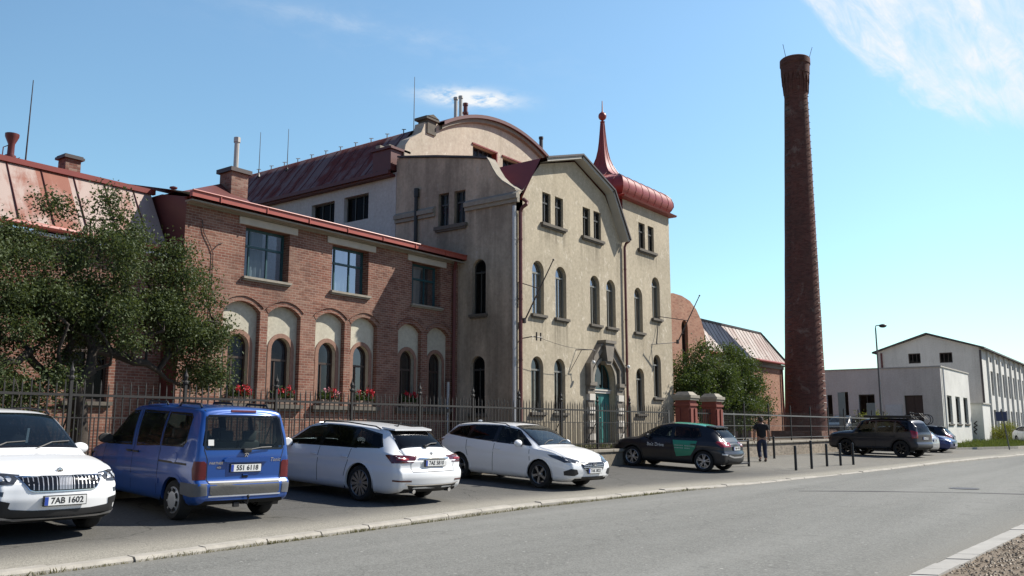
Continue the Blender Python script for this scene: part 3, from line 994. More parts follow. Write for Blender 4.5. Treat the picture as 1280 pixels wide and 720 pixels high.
# gabled roof over the main block, with a deep grey soffit on the verge
edge = [(25.02, 9.55), (26.15, 11.36), (28.95, 12.24), (31.42, 11.22), (32.66, 9.28), (32.72, 9.14)]
edge = [(25.35, 9.62), (26.62, 11.52), (29.17, 12.27), (31.68, 11.34), (32.98, 9.38)]
Yv = YC - .42
mb = MB(); ms = MB()
for i in range(4):
    a, b = edge[i], edge[i + 1]
    y0 = YC - .10 if i == 0 else Yv
    t = .16
    d = (Vector(b) - Vector(a)).normalized(); nrm = Vector((-d.y, d.x)) * (t)
    if nrm.y < 0: nrm = -nrm
    mb.poly([(a[0] , y0, a[1] ), (b[0], y0, b[1]), (b[0], 24.7, b[1]), (a[0], 24.7, a[1])])
    # verge board
    a2, b2 = (a[0] - nrm.x, a[1] - nrm.y), (b[0] - nrm.x, b[1] - nrm.y)
    if i > 0:
        ms.poly([(a2[0], y0 + .03, a2[1]), (b2[0], y0 + .03, b2[1]), (b2[0], YC - .001, b2[1]), (a2[0], YC - .001, a2[1])])
        ms.poly([(a[0], y0 + .03, a[1] - .03), (b[0], y0 + .03, b[1] - .03), (b2[0], y0 + .03, b2[1]), (a2[0], y0 + .03, a2[1])])
mb.build('roof', M['red_metal'], main)
ms.build('soffit', M['soffit'], main)
mb = MB()
for i in range(1, 4):
    a, b = edge[i], edge[i + 1]
    mb.beam((a[0], Yv + .01, a[1] - .01), (b[0], Yv + .01, b[1] - .01), .07, .09, (0, -1, 0))
mb.build('verge_trim', M['dark_metal'], main)

# tower roof: swelling eaves below a concave spire, square in plan
prof = [(2.20, 11.30), (2.52, 11.34), (2.56, 11.42), (2.34, 11.50), (2.28, 11.54), (2.36, 11.66), (2.44, 11.84), (2.43, 12.02), (2.35, 12.24),
        (2.20, 12.40), (2.02, 12.52), (1.74, 12.62), (1.32, 12.78), (.96, 12.97), (.69, 13.2), (.49, 13.46), (.34, 13.78), (.24, 14.1), (.17, 14.5), (.13, 14.9), (.095, 15.4), (.06, 15.95)]
tx, ty = 35.25, 20.85
mb = MB()
for i in range(len(prof) - 1):
    (ra, za), (rb, zb) = prof[i], prof[i + 1]
    ca = [(tx - ra, ty - ra), (tx + ra, ty - ra), (tx + ra, ty + ra), (tx - ra, ty + ra)]
    cb = [(tx - rb, ty - rb), (tx + rb, ty - rb), (tx + rb, ty + rb), (tx - rb, ty + rb)]
    for k in range(4):
        j = (k + 1) % 4
        mb.poly([(*ca[k], za), (*ca[j], za), (*cb[j], zb), (*cb[k], zb)])
mb.poly([(tx - 2.5, ty - 2.5, 11.335), (tx + 2.5, ty - 2.5, 11.335), (tx + 2.5, ty + 2.5, 11.335), (tx - 2.5, ty + 2.5, 11.335)])
tr = mb.build('tower_roof', M['dome_red'], main, smooth=38)
mb = MB()                                                      # standing seams
for side in range(4):
    for s in np.linspace(-1.9, 1.9, 7):
        pts = []
        for (r_, z_) in prof[4:]:
            if r_ < abs(s) + .05: break
            p = [(s, -r_), (r_, s), (-s, r_), (-r_, -s)][side]
            pts.append((tx + p[0], ty + p[1], z_ + .008))
        if len(pts) > 2: mb.tube(pts, .016, 4)
    pts = [(tx + sx * r_, ty + sy * r_, z_ + .01) for (r_, z_) in prof[4:] for sx, sy in [((-1, -1), (1, -1), (1, 1), (-1, 1))[side]]]
    mb.tube(pts, .022, 4)
mb.build('seam', M['red_metal'], tr)
mb = MB()
mb.lathe([(.08, 15.9), (.13, 15.96), (.06, 16.0), (.05, 16.06)], (tx, ty, 0), 12)
mb.ellipsoid((tx, ty, 16.24), (.2, .2, .21), 16, 10)
mb.lathe([(.07, 16.43), (.035, 16.5), (.02, 17.0), (0, 17.05)], (tx, ty, 0), 10)
mb.build('finial', M['dome_red'], main, smooth=50)

# downpipes: at the left corner, at the tower
def hopper_pipe(x, y, z0, z1, mat, r=.055, neck=True):
    mb = MB()
    pts = [(x, y, z0), (x, y, z1)]
    if neck: pts += [(x + .02, y - .06, z1 + .16), (x + .12, y - .18, z1 + .28), (x + .2, y - .16, z1 + .38), (x + .14, y - .02, z1 + .52)]
    mb.tube(pts, r, 8)
    z = z0 + 1
    while z < z1: mb.lathe([(r + .012, z), (r + .012, z + .05)], (x, y, 0), 8); z += 2.2
    return mb.build('downpipe', M[mat], main)


hopper_pipe(XC + .13, YC - .1, .5, 9.15, 'pipe_maroon', .07)
hopper_pipe(XC - .09, YC + .02, .5, 9.35, 'pipe_grey', .07, False)
hopper_pipe(32.98, YC - .1, .5, 9.1, 'pipe_maroon', .055)
mb = MB(); mb.tube([(XC - .12, 23.48, 8.0), (XC - .12, 23.48, 10.6), (XC - .1, 23.44, 10.75)], .075, 8); mb.lathe([(.11, 10.45), (.11, 10.8)], (XC - .1, 23.48, 0), 10)
mb.build('vent_pipe', M['pipe_black'], main)
# back and floor close the shell so that rooms are dark
mb = MB(); mb.poly([(XC, 24.72, GZ), (37.5, 24.72, GZ), (37.5, 24.72, 12.2), (XC, 24.72, 12.2)])
mb.poly([(37.5, 23.1, 9.5), (33.05, 23.1, 9.5), (33.05, 24.7, 9.6), (37.5, 24.7, 9.6)])
mb.build('back_wall', M['hall_white'], main)

# ================================================================== the hall behind
hall = empty('hall_building', (32, 30, GZ), 'tall pale hall with arched peeling gable and streaked red tin roof', 'building')
YH, XH = 24.72, 25.2
cx, rad, ztop = 32.3, 8.75, 15.72
def arc_z(x): return ztop - rad + math.sqrt(rad * rad - (x - cx) ** 2)
gl = [(25.66, 12.2), (25.60, 12.7), (25.68, 13.05), (25.92, 13.38), (26.3, 13.62), (26.62, 13.85), (26.78, 14.18), (26.80, 14.34), (27.62, 14.52)]
xs = np.linspace(27.78, 36.9, 22)
ar = [(float(x), arc_z(float(x))) for x in xs]
gr = [(2 * cx - p[0], p[1]) for p in reversed(gl)]
HW = [(30.1, 31.85, 13.4, 14.24), (32.36, 34.1, 13.4, 14.22)]
outline = [(25.66, 9.0), (38.94, 9.0)] + [(2 * cx - p[0], p[1]) for p in gl] + list(reversed(ar)) + list(reversed(gl))
mb = MB()
hh = [rect(*a) for a in HW]
wall(mb, 'y', YH, outline, hh, .35)
# thickness of the gable seen from the left
for i in range(len(gl) - 1):
    (xa, za), (xb, zb) = gl[i], gl[i + 1]
    mb.poly([(xa, YH, za), (xb, YH, zb), (xb, YH + .55, zb), (xa, YH + .55, za)])
mb.build('gable_wall', M['hall_plaster'], hall)
mb = MB()
for i in range(len(ar) - 1):
    (xa, za), (xb, zb) = ar[i], ar[i + 1]
    v = [(xa, YH - .3, za), (xb, YH - .3, zb), (xb, YH + .6, zb), (xa, YH + .6, za), (xa, YH - .3, za + .16), (xb, YH - .3, zb + .16), (xb, YH + .6, zb + .16), (xa, YH + .6, za + .16)]
    mb.faces(v, [(0, 1, 2, 3), (4, 5, 6, 7), (0, 1, 5, 4), (2, 3, 7, 6)])
mb.build('gable_trim', M['maroon'], hall)
mb = MB()
for i in range(len(ar) - 1):
    (xa, za), (xb, zb) = ar[i], ar[i + 1]
    mb.poly([(xa, YH - .16, za - .17), (xb, YH - .16, zb - .17), (xb, YH - .16, zb - .001), (xa, YH - .16, za - .001)])
    mb.poly([(xa, YH - .16, za - .17), (xb, YH - .16, zb - .17), (xb, YH - .001, zb - .21), (xa, YH - .001, za - .21)])
mb.build('gable_moulding', M['stone'], hall)
mb = MB()                                                       # pedestal at the left end of the arch
mb.box(26.95, 27.50, YH - .06, YH + .5, 13.9, 14.52)
mb.box(26.80, 27.62, YH - .14, YH + .58, 14.521, 14.64)
mb.prism([(26.84, 14.641), (27.58, 14.641), (27.21, 14.78)], 'y', YH - .16, YH + .66)
mb.build('pedestal', M['stone_dark'], hall)
for a in HW:
    window(hall, rect(*a), 'y', YH, .3, 'dark_frame', 'pane_blue', .05, [(.2, .03, .97), (.4, .03, .97), (.6, .03, .97), (.8, .03, .97)], [.5])
for a in HW:
    mb = MB()
    mb.box(a[0] - .06, a[1] + .06, YH - .06, YH + .25, a[3] + .002, a[3] + .07)
    mb.box(a[1] - .02, a[1] + .06, YH - .04, YH + .28, a[2], a[3])
    mb.build('window_hood', M['red_metal'], hall)
mb = MB()
hw2 = [(28.45, 29.95, 10.05, 11.12), (26.35, 27.85, 10.02, 11.14)]
h2 = [rect(*a) for a in hw2]
wall(mb, 'x', XH, rect(YH, 38.0, GZ, 11.75), h2, .3)
mb.poly([(XH, 38, GZ), (39.4, 38, GZ), (39.4, 38, 15.0), (30, 38, 15.0), (XH, 38, 11.75)])
mb.poly([(39.4, YH, GZ), (39.4, 38, GZ), (39.4, 38, 12), (39.4, YH, 12)])
mb.build('side_wall', M['hall_white'], hall)
for a in hw2:
    window(hall, rect(*a), 'x', XH, .26, 'dark_frame', 'pane_dark', .05, [(.33, .03, .97), (.66, .03, .97)], [])
# roof profile
rp = [(24.85, 11.62), (24.85, 11.76), (25.35, 12.38), (25.95, 13.22), (26.5, 13.93), (27.1, 14.22), (28.2, 14.58), (29.6, 14.95), (31, 15.2), (32.3, 15.28)]
rp += [(2 * cx - x, z) for x, z in reversed(rp[:-1])]
mb = MB()
for i in range(len(rp) - 1):
    (xa, za), (xb, zb) = rp[i], rp[i + 1]
    mb.poly([(xa, YH + .5, za), (xb, YH + .5, zb), (xb, 38.3, zb), (xa, 38.3, za)])
rf = mb.build('roof', M['hall_tin'], hall, smooth=30)
mb = MB()
y = 25.6
while y < 38.2:
    mb.tube([(p[0], y, p[1] + .012) for p in rp[1:10]], .022, 4); y += .7
mb.build('seam', M['maroon'], rf)
mb = MB(); mb.beam((24.86, YH + .1, 11.70), (24.86, 38.3, 11.70), .16, .15); mb.box(24.9, XH - .002, YH + .1, 38.3, 11.56, 11.66)
mb.build('eaves_gutter', M['maroon'], hall)
for y in np.arange(25.7, 38, 1.0):                              # little snow hooks along the ridge line
    mb = MB(); mb.beam((26.55, y, 13.95), (26.55, y, 14.14), .03, .03); mb.beam((26.45, y, 14.13), (26.68, y, 14.19), .03, .03)
    mb.build('snow_hook', M['dark_metal'], hall)
# squat red stack at the eaves
mb = MB(); mb.box(24.9, 25.9, 24.8, 25.85, 11.8, 12.7); mb.box(24.82, 25.98, 24.72, 25.93, 12.701, 12.80)
mb.build('roof_stack', M['maroon'], hall)
for q in ((25.55, 25.82, 13.02), (25.0, 25.24, 12.95)):
    mb = MB(); mb.bbox((25.15, (q[0] + q[1]) / 2, (12.8 + q[2]) / 2), (.3, q[1] - q[0], q[2] - 12.8), None, .03); mb.build('stack_pot', M['stone'], hall)
for x, y, z0, z1, r, m in ((30.36, 26, 15.2, 16.87, .085, 'steel'), (30.72, 26, 15.2, 17.05, .085, 'steel'), (31.08, 26, 15.2, 16.8, .10, 'pipe_maroon'), (37.45, 26, 14.4, 16.85, .10, 'dark_metal')):
    mb = MB(); mb.tube([(x, y, z0), (x, y, z1)], r, 10); mb.lathe([(r + .03, z1 - .12), (r + .03, z1)], (x, y, 0), 10)
    if m == 'pipe_maroon': mb.lathe([(r + .05, 16.25), (r + .05, 16.35)], (x, y, 0), 10)
    mb.build('flue_pipe', M[m], hall)
for x, y, z0, z1 in ((27.5, 26, 14.2, 16.95), (22.17 + 4, 33, 13.5, 15.6), (26.2, 35.2, 13.6, 15.9)):
    mb = MB(); mb.tube([(x, y, z0), (x, y, z1)], [.022, .012], 5); mb.lathe([(.09, z0), (.02, z0 + .2)], (x, y, 0), 6)
    mb.build('lightning_rod', M['dark_metal'], hall)

# ================================================================== the brick wing
wing = empty('brick_building', (19.3, 21.35, GZ), 'red brick wing with six tall plastered arches and red gutter', 'building')
YB, X0B = 21.35, 13.55
NI = [(14.91, 16.18), (16.46, 17.69), (18.29, 19.51), (19.78, 20.97), (21.99, 23.18), (23.49, 24.68)]
UP = [(15.53, 17.15, 5.70, 7.22), (18.88, 20.50, 5.70, 7.22), (22.63, 24.17, 5.70, 7.22)]
nh = [arch(a, b, 2.03, 4.97, .28) for a, b in NI]
uh = [rect(*a) for a in UP]
mb = MB()
rev = {id(h): .17 for h in nh}; rev.update({id(h): .36 for h in uh})
wall(mb, 'y', YB, rect(X0B, XC, GZ, 7.66), nh + uh, rev)
mb.build('front_wall', M['brick'], wing)
wins = []
for h, (a, b) in zip(nh, NI):
    c = (a + b) / 2 + .03
    wo = arch(c - .36, c + .36, 2.06, 4.03)
    wins.append(wo)
    mn = MB(); wall(mn, 'y', YB, inset(h, -.02), [wo], .26, .17); nc = mn.build('niche', M['niche'], wing)
    mr = MB(); ring(mr, 'y', YB, inset(wo, -.13), wo, .145, .172); mr.build('window_surround', M['brick_ring'], nc)
for h in nh:
    mb = MB()                                                     # brick band over each arch
    top = [p for p in h if p[1] > 4.5]
    o2 = [(p[0] + (p[0] - (top[0][0] + top[-1][0]) / 2) * .14, p[1] + .15 - .04 * abs(p[0] - (top[0][0] + top[-1][0]) / 2)) for p in top]
    for i in range(len(top) - 1):
        v = [(p[0], y, p[1]) for y in (YB - .012, YB + .03) for p in (top[i], top[i + 1], o2[i + 1], o2[i])]
        mb.faces(v, [(0, 1, 2, 3), (0, 1, 5, 4), (2, 3, 7, 6)])
        # thin projecting drip course
        q = [(p[0], p[1] + .001) for p in (o2[i], o2[i + 1])] + [(p[0], p[1] + .025) for p in (o2[i + 1], o2[i])]
        v = [(p[0], y, p[1]) for y in (YB - .045, YB - .003) for p in q]
        mb.faces(v, [(0, 1, 2, 3), (0, 1, 5, 4), (2, 3, 7, 6)])
    mb.build('arch_band', M['brick'], wing)
for i, wo in enumerate(wins):
    window(wing, wo, 'y', YB + .17, .2, 'brown_frame', 'pane_dark', .055, [(.36, .02, .68)], [.66], None, ('curtain_grey', [(.05, .3, .3, .66)]) if i in (1, 3) else None)
for a, b in NI:
    mb = MB(); mb.box(a - .1, b + .1, YB - .16, YB + .2, 1.90, 2.02); mb.box(a - .06, b + .06, YB - .09, YB + .01, 1.82, 1.899)
    mb.build('niche_sill', M['stone_dark'], wing)
for i, a in enumerate(UP):
    window(wing, rect(*a), 'y', YB, .34, 'teal_frame', 'pane_blue', .07, [(.22, .02, .98), (.62, .02, .98)], [.64], (.07, .12, .06),
           ('curtain', [(.03, .21, .02, .98), (.25, .60, .02, .62), (.26, .58, .7, .96)] if i < 2 else [(.3, .6, .02, .9)]), 'stone')
for a, b in ((15.28, 17.43), (18.65, 20.8), (22.39, 24.46)):
    mb = MB(); mb.bbox(((a + b) / 2, YB + .03, 7.3425), (b - a, .14, .215), None, .012); mb.build('lintel', M['lintel'], wing)
mb = MB(); mb.box(X0B - .05, XC - .002, 21.02, YB - .002, 7.50, 7.545); mb.box(X0B, XC - .003, YB - .05, YB - .001, 7.46, 7.499)
mb.build('eaves_board', M['stone'], wing)
mb = MB()                                                        # box gutter with a rolled lip
mb.box(X0B - .1, XC - .004, 20.93, 21.06, 7.60, 7.76); mb.tube([(X0B - .1, 20.92, 7.77), (XC - .004, 20.92, 7.77)], .03, 6)
for x in np.arange(X0B + .8, XC, 1.6): mb.box(x - .015, x + .015, 20.905, 20.93, 7.58, 7.78)
mb.build('gutter', M['red_gutter'], wing)
mb = MB()
mb.poly([(X0B - .1, 20.95, 7.70), (XC, 20.95, 7.70), (XC, 24.5, 8.55), (X0B - .1, 24.5, 8.55)])
mb.poly([(X0B - .1, 20.95, 7.60), (XC, 20.95, 7.60), (XC, YB, 7.60), (X0B - .1, YB, 7.60)])
mb.build('roof', M['red_metal'], wing)
mb = MB()                                                        # hipped red roof further back, in dark maroon that stands for shade
A, B1, B2 = (13.6, 22.6, 7.93), (17.45, 25.1, 9.6), (17.45, 36, 9.9)
E_, F_ = (17.75, 23.2, 8.1), (18.6, 36, 7.9)
mb.poly([A, E_, B1]); mb.poly([A, B1, B2, (13.6, 36, 7.9)]); mb.poly([E_, F_, B2, B1])
mb.build('rear_roof', M['maroon'], wing)
mb = MB(); wall(mb, 'x', X0B, [(YB, GZ), (36, GZ), (36, 7.9), (22.6, 7.93), (YB, 7.66)])
mb.build('left_wall', M['maroon'], wing)
mb = MB(); mb.box(16.95, 17.6, 24.2, 24.85, 7.9, 9.72); ms = MB(); ms.box(16.86, 17.69, 24.11, 24.94, 9.721, 9.86)
st = mb.build('chimney_stack', M['stack'], wing); ms.build('cap', M['dark_metal'], st)
mb = MB(); mb.tube([(17.3, 24.5, 9.86), (17.3, 24.5, 11.0)], .085, 10); mb.lathe([(.11, 10.85), (.11, 11.02), (0, 11.06)], (17.3, 24.5, 0), 10)
mb.build('flue', M['steel'], st)
mb = MB(); mb.tube([(24.82, YB - .12, .5), (24.82, YB - .12, 7.2), (24.7, 21.05, 7.5)], .06, 8); mb.build('downpipe', M['pipe_maroon'], wing)
mb = MB(); mb.tube([(24.55, YB - .1, .5), (24.55, YB - .1, 3.0)], .05, 8); mb.build('standpipe', M['pipe_grey'], wing)
mb = MB()                                                        # lightning conductor running down the brick
mb.tube([(14.05, YB - .03, 7.1), (14.12, YB - .03, 6.75), (14.35, YB - .03, 6.4), (14.45, YB - .03, 6.2), (14.45, YB - .03, 3.0)], .012, 5)
mb.tube([(14.45, YB - .03, 6.3), (14.62, YB - .03, 6.5), (14.75, YB - .03, 6.55)], .012, 5)
mb.build('conductor', M['dark_metal'], wing)

# ================================================================== the low left wing
lw = empty('low_brick_building', (6, 22.15, GZ), 'low brick wing with steep rusty tin roof behind the tree', 'building')
YL = 22.15
mb = MB()
LW = [(11.0, 12.1, 2.0, 3.9), (8.3, 9.4, 2.0, 3.9), (5.6, 6.7, 2.0, 3.9), (2.9, 4.0, 2.0, 3.9), (.2, 1.3, 2.0, 3.9), (-2.5, -1.4, 2.0, 3.9)]
lh = [arch(a, b, c, d, .2) for a, b, c, d in LW]
wall(mb, 'y', YL, rect(-6, X0B - .003, GZ, 6.1), lh, .25)
mb.build('front_wall', M['brick_left'], lw)
for h in lh: window(lw, h, 'y', YL, .2, 'brown_frame', 'pane_dark', .06, [(.5, .02, .8)], [.68], (.1, .12, .1))
mb = MB()
rz = [(21.86, 6.22), (22.05, 6.36), (23.02, 7.98), (23.10, 8.0)]
mb.poly([(-6, rz[0][0], rz[0][1]), (X0B - .1, rz[0][0], rz[0][1]), (X0B - .1, rz[1][0], rz[1][1]), (-6, rz[1][0], rz[1][1])])
mb.poly([(-6, rz[1][0], rz[1][1]), (X0B - .1, rz[1][0], rz[1][1]), (X0B - .1, rz[2][0], rz[2][1]), (-6, rz[2][0], rz[2][1])])
rf = mb.build('roof', M['left_tin'], lw)
mb = MB()
x = 1.0
while x < X0B - .2:
    mb.tube([(x, 22.03, 6.37), (x, 23.02, 8.0)], .022, 4); x += .85
mb.build('seam', M['maroon'], rf)
mb = MB(); mb.poly([(-6, 23.0, 8.02), (X0B, 23.0, 8.02), (X0B, 32, 8.6), (-6, 32, 8.6)]); mb.box(-6, X0B, 22.93, 23.06, 7.96, 8.1)
mb.build('ridge_cap', M['red_metal'], lw)
mb = MB(); mb.tube([(-6, 21.82, 6.2), (X0B - .02, 21.82, 6.2)], .085, 8)
mb.build('gutter', M['red_gutter'], lw)
mb = MB(); mb.box(-6, X0B - .004, 21.86, YL - .002, 6.0, 6.08)
mb.build('eaves_board', M['white_frame'], lw)
mb = MB(); mb.box(11.3, 11.72, 23.7, 24.12, 7.9, 8.66)
st = mb.build('chimney_stack', M['stack'], lw)
ms = MB(); ms.box(11.23, 11.79, 23.63, 24.19, 8.661, 8.73); ms.box(11.26, 11.76, 23.66, 24.16, 8.731, 8.77); ms.build('cap', M['dark_metal'], st)
mb = MB(); mb.lathe([(.085, 7.9), (.085, 8.25), (.13, 8.27), (.13, 8.32), (.085, 8.33), (.08, 8.62), (.165, 8.82), (.17, 8.9), (.0, 8.93)], (9.83, 23.6, 0), 14)
mb.tube([(9.62, 23.6, 7.9), (9.64, 23.6, 8.5), (9.76, 23.6, 8.58)], .014, 5)
mb.build('roof_vent', M['pipe_maroon'], lw, smooth=40)
mb = MB(); mb.tube([(10.25, 23.7, 7.9), (10.27, 23.7, 10.55)], [.025, .012], 5); mb.lathe([(.1, 7.95), (.02, 8.16)], (10.25, 23.7, 0), 6)
mb.build('lightning_rod', M['dark_metal'], lw)
mb = MB(); mb.tube([(10.02, 23.6, 7.95), (10.02, 23.6, 8.3)], .012, 5)
for dz_, w_ in ((8.22, .16), (8.29, .2)): mb.beam((10.02 - w_, 23.6, dz_), (10.02 + w_, 23.6, dz_ - .04), .015, .015); mb.beam((10.02, 23.5, dz_), (10.02, 23.7, dz_), .015, .015)
mb.build('aerial', M['dark_metal'], lw)
mb = MB(); mb.lathe([(.07, 8.0), (.07, 8.7), (.12, 8.72), (.12, 8.76), (0, 8.8)], (15.0, 24.4, 0), 8); mb.build('roof_vent', M['pipe_maroon'], wing)
mb = MB(); mb.poly([(-6, YL, GZ), (-6, 32, GZ), (-6, 32, 8.6), (-6, 23, 8.0), (-6, YL, 6)]); mb.poly([(-6, 32, GZ), (X0B, 32, GZ), (X0B, 32, 8.6), (-6, 32, 8.6)])
mb.build('back_wall', M['brick_left'], lw)

# ================================================================== the brick hall on the right
rh = empty('orange_brick_building', (51, 22, GZ), 'orange brick hall with half round gable and pale tin roof beside the tall chimney', 'building')
YR = 22.0
gt = [(48.95, 5.55), (48.66, 6.27), (48.37, 6.96), (47.98, 7.64), (47.37, 8.19), (46.55, 8.6), (45.5, 8.78), (44.4, 8.80), (43.3, 8.62), (42.4, 8.2), (41.8, 7.6), (41.4, 6.9), (41.1, 6.2), (40.9, 5.55)]
rw = arch(45.33, 46.15, 5.0, 7.4)
mb = MB()
wall(mb, 'y', YR - .12, [(40.9, GZ), (48.95, GZ)] + gt, [rw], .3)
for i in range(len(gt) - 1):
    a, b = gt[i], gt[i + 1]
    mb.poly([(a[0], YR - .12, a[1]), (b[0], YR - .12, b[1]), (b[0], YR + .5, b[1]), (a[0], YR + .5, a[1])])
mb.poly([(48.95, YR - .12, GZ), (48.95, YR + .5, GZ), (48.95, YR + .5, 5.55), (48.95, YR - .12, 5.55)])
mb.build('gable_wall', M['brick_orange'], rh)
window(rh, rw, 'y', YR - .12, .25, 'brown_frame', 'pane_dark', .06, [(.5, .02, .8)], [.7])
mb = MB(); wall(mb, 'y', YR, rect(48.9, 61.6, GZ, 5.62)); mb.poly([(61.6, YR, GZ), (61.6, 32, GZ), (61.6, 32, 6), (61.6, 23.2, 7.9), (61.6, YR, 5.6)])
mb.poly([(40.9, YR, GZ), (40.9, 32, GZ), (40.9, 32, 6), (40.9, 23.2, 7.9), (40.9, YR, 5.6)]); mb.poly([(40.9, 32, GZ), (61.6, 32, GZ), (61.6, 32, 6), (40.9, 32, 6)])
mb.build('front_wall', M['brick_orange'], rh)
mb = MB()
mb.poly([(48.6, 21.72, 5.82), (61.75, 21.72, 5.82), (60.1, 22.95, 7.92), (48.6, 22.95, 7.92)])
rf = mb.build('roof', M['pale_tin'], rh)
mb = MB()
for x in np.arange(48.9, 61.5, .6):
    xt = min(x, 60.0)
    mb.tube([(x, 21.73, 5.83), (min(x, 60.05), 22.95, 7.93)], .02, 4)
mb.build('seam', M['dark_metal'], rf)
mb = MB(); mb.poly([(40.9, 22.95, 7.92), (60.1, 22.95, 7.92), (60.1, 32, 8.3), (40.9, 32, 8.3)]); mb.box(48.6, 60.1, 22.88, 23.02, 7.9, 8.02)
mb.beam((60.1, 22.95, 7.98), (61.8, 21.7, 5.86), .12, .1); mb.poly([(60.1, 22.95, 7.93), (61.75, 21.72, 5.82), (61.7, 32, 6), (60.1, 32, 8.3)])
mb.build('ridge_cap', M['dark_metal'], rh)
mb = MB(); mb.tube([(48.6, 21.66, 5.78), (61.8, 21.66, 5.78)], .085, 8); mb.build('gutter', M['red_gutter'], rh)
mb = MB(); mb.box(48.95, 61.6, 21.8, YR - .002, 5.60, 5.70); mb.box(48.95, 61.6, 21.9, YR - .003, 5.4, 5.599); mb.build('eaves_board', M['stone'], rh)
mb = MB(); mb.tube([(61.2, YR - .1, .5), (61.2, YR - .1, 5.5)], .07, 8); mb.build('downpipe', M['pipe_maroon'], rh)

# ================================================================== the factory chimney
cb = Vector((57.4, 19.26, 0.3))
lat = Vector((0.598, -0.801, 0))
fc = empty('factory_chimney', cb, 'very tall round brick factory chimney with weathered crown', 'chimney')
def cpt(z): return lat * (0.13 + (z - 1.3) / 22.4 * 0.47)
mb = MB(); n = 40
zs = list(np.linspace(0.9, 23.7, 40))
prof = [(1.33 - (z - 1.3) * (1.33 - .77) / 22.4, z) for z in zs] + [(.79, 24.0), (.82, 24.4), (.85, 24.9), (.865, 25.3), (.945, 25.32), (.965, 26.0), (1.01, 26.02), (1.01, 26.43), (.93, 26.5), (.70, 26.45), (.66, 22.0)]
base = 0
for r_, z_ in prof:
    c = cpt(z_)
    rj = r_ * (1 + .004 * math.sin(z_ * 9))
    for k in range(n):
        t = 2 * PI * k / n
        mb.v.append((cb.x + c.x + rj * math.cos(t), cb.y + c.y + rj * math.sin(t), z_))
for i in range(len(prof) - 1):
    for k in range(n):
        a = i * n + k; b = i * n + (k + 1) % n
        mb.f.append((a, b, b + n, a + n)); mb.m.append(0)
mb.build('shaft', M['chimney'], fc, smooth=40)
mb = MB()                                                       # pendants of the crown
for k in range(18):
    t = 2 * PI * k / 18; c = cpt(25)
    def cp(rr_, tt, z): return (cb.x + c.x + rr_ * math.cos(tt), cb.y + c.y + rr_ * math.sin(tt), z)
    w = 2 * PI / 18 * .5
    v = [cp(.935, t - w, 25.34), cp(.935, t + w, 25.34), cp(.91, t, 24.65), cp(.86, t - w, 25.34), cp(.86, t + w, 25.34), cp(.86, t, 24.6)]
    mb.faces(v, [(0, 1, 2), (0, 2, 5, 3), (1, 4, 5, 2)])
    v = [cp(.925, t - .05, 25.3), cp(.925, t + .05, 25.3), cp(.84, t + .04, 24.0), cp(.84, t - .04, 24.0), cp(.8, t - .05, 25.3), cp(.8, t + .05, 25.3), cp(.78, t + .04, 23.9), cp(.78, t - .04, 23.9)]
    mb.faces(v, [(0, 1, 2, 3), (0, 3, 7, 4), (1, 5, 6, 2), (2, 6, 7, 3)])
mb.build('crown', M['chimney'], fc)
mb = MB(); mb.box(cb.x - 1.62, cb.x + 1.62, cb.y - 1.62, cb.y + 1.62, .3, 1.15); mb.box(cb.x - 1.75, cb.x + 1.75, cb.y - 1.75, cb.y + 1.75, .3, .8)
mb.build('plinth', M['stack'], fc)
for ang in (R(36.7 + 116), R(36.7 - 137)):
    z = 2.0
    while z < 24:
        r_ = 1.33 - (z - 1.3) * .025; c = cpt(z)
        p = [(cb.x + c.x + q * math.cos(ang + s), cb.y + c.y + q * math.sin(ang + s), z) for q, s in ((r_ - .02, -.16 / r_), (r_ + .08, -.16 / r_), (r_ + .08, .16 / r_), (r_ - .02, .16 / r_))]
        mb = MB(); mb.tube(p, .022, 4); z += .46; mb.build('climbing_iron', M['dark_metal'], fc)
c = cpt(26.4)
mb = MB(); mb.tube([(cb.x + c.x - .35, cb.y + c.y + .45, 26.4), (cb.x + c.x - .5, cb.y + c.y + .6, 27.6)], .018, 5); mb.build('lightning_rod', M['dark_metal'], fc)
mb = MB(); mb.tube([(cb.x + c.x + .55, cb.y + c.y - .75, 26.4), (cb.x + c.x + .75, cb.y + c.y - 1.0, 27.4)], .018, 5)
mb.build('lightning_rod', M['dark_metal'], fc)

# ================================================================== far buildings
fb = empty('low_white_building', (78, 18, .3), 'low flat roofed white building with dark door behind the parked cars', 'building')
mb = MB()
fh = [rect(15.1, 16.4, .4, 3.78), rect(18.56, 19.76, 1.95, 3.92), rect(20.55, 21.1, 1.0, 4.15), rect(21.8, 22.2, .8, 3.95)]
wall(mb, 'x', 72, rect(13.75, 23.6, 0, 5.86), fh, .25)
mb.build('side_wall', M['far_grey'], fb)
mb = MB()
ws = [rect(73.7 + k * 3.25, 75.5 + k * 3.25, 1.65, 3.8) for k in range(3)]
wall(mb, 'y', 13.75, rect(72, 83.2, 0, 5.86), ws, .25)
mb.poly([(83.2, 13.75, 0), (83.2, 23.6, 0), (83.2, 23.6, 5.86), (83.2, 13.75, 5.86)]); mb.poly([(72, 23.6, 0), (83.2, 23.6, 0), (83.2, 23.6, 5.86), (72, 23.6, 5.86)])
mb.build('front_wall', M['far_white'], fb)
mb = MB(); mb.tube([(72.5, 13.66, 0), (72.5, 13.66, 5.8)], .06, 6); mb.build('downpipe', M['pipe_grey'], fb)
mb = MB(); mb.box(71.93, 83.27, 13.68, 23.67, 5.861, 5.95); mb.build('roof', M['soffit'], fb)
for h in ws:
    window(fb, h, 'y', 13.75, .2, 'grey_frame', 'pane_dark', .12, [(.5, 0.02, .98)], [], (.10, .10, .08), ('curtain', [(.1, .42, .05, .95), (.58, .9, .05, .95)]))
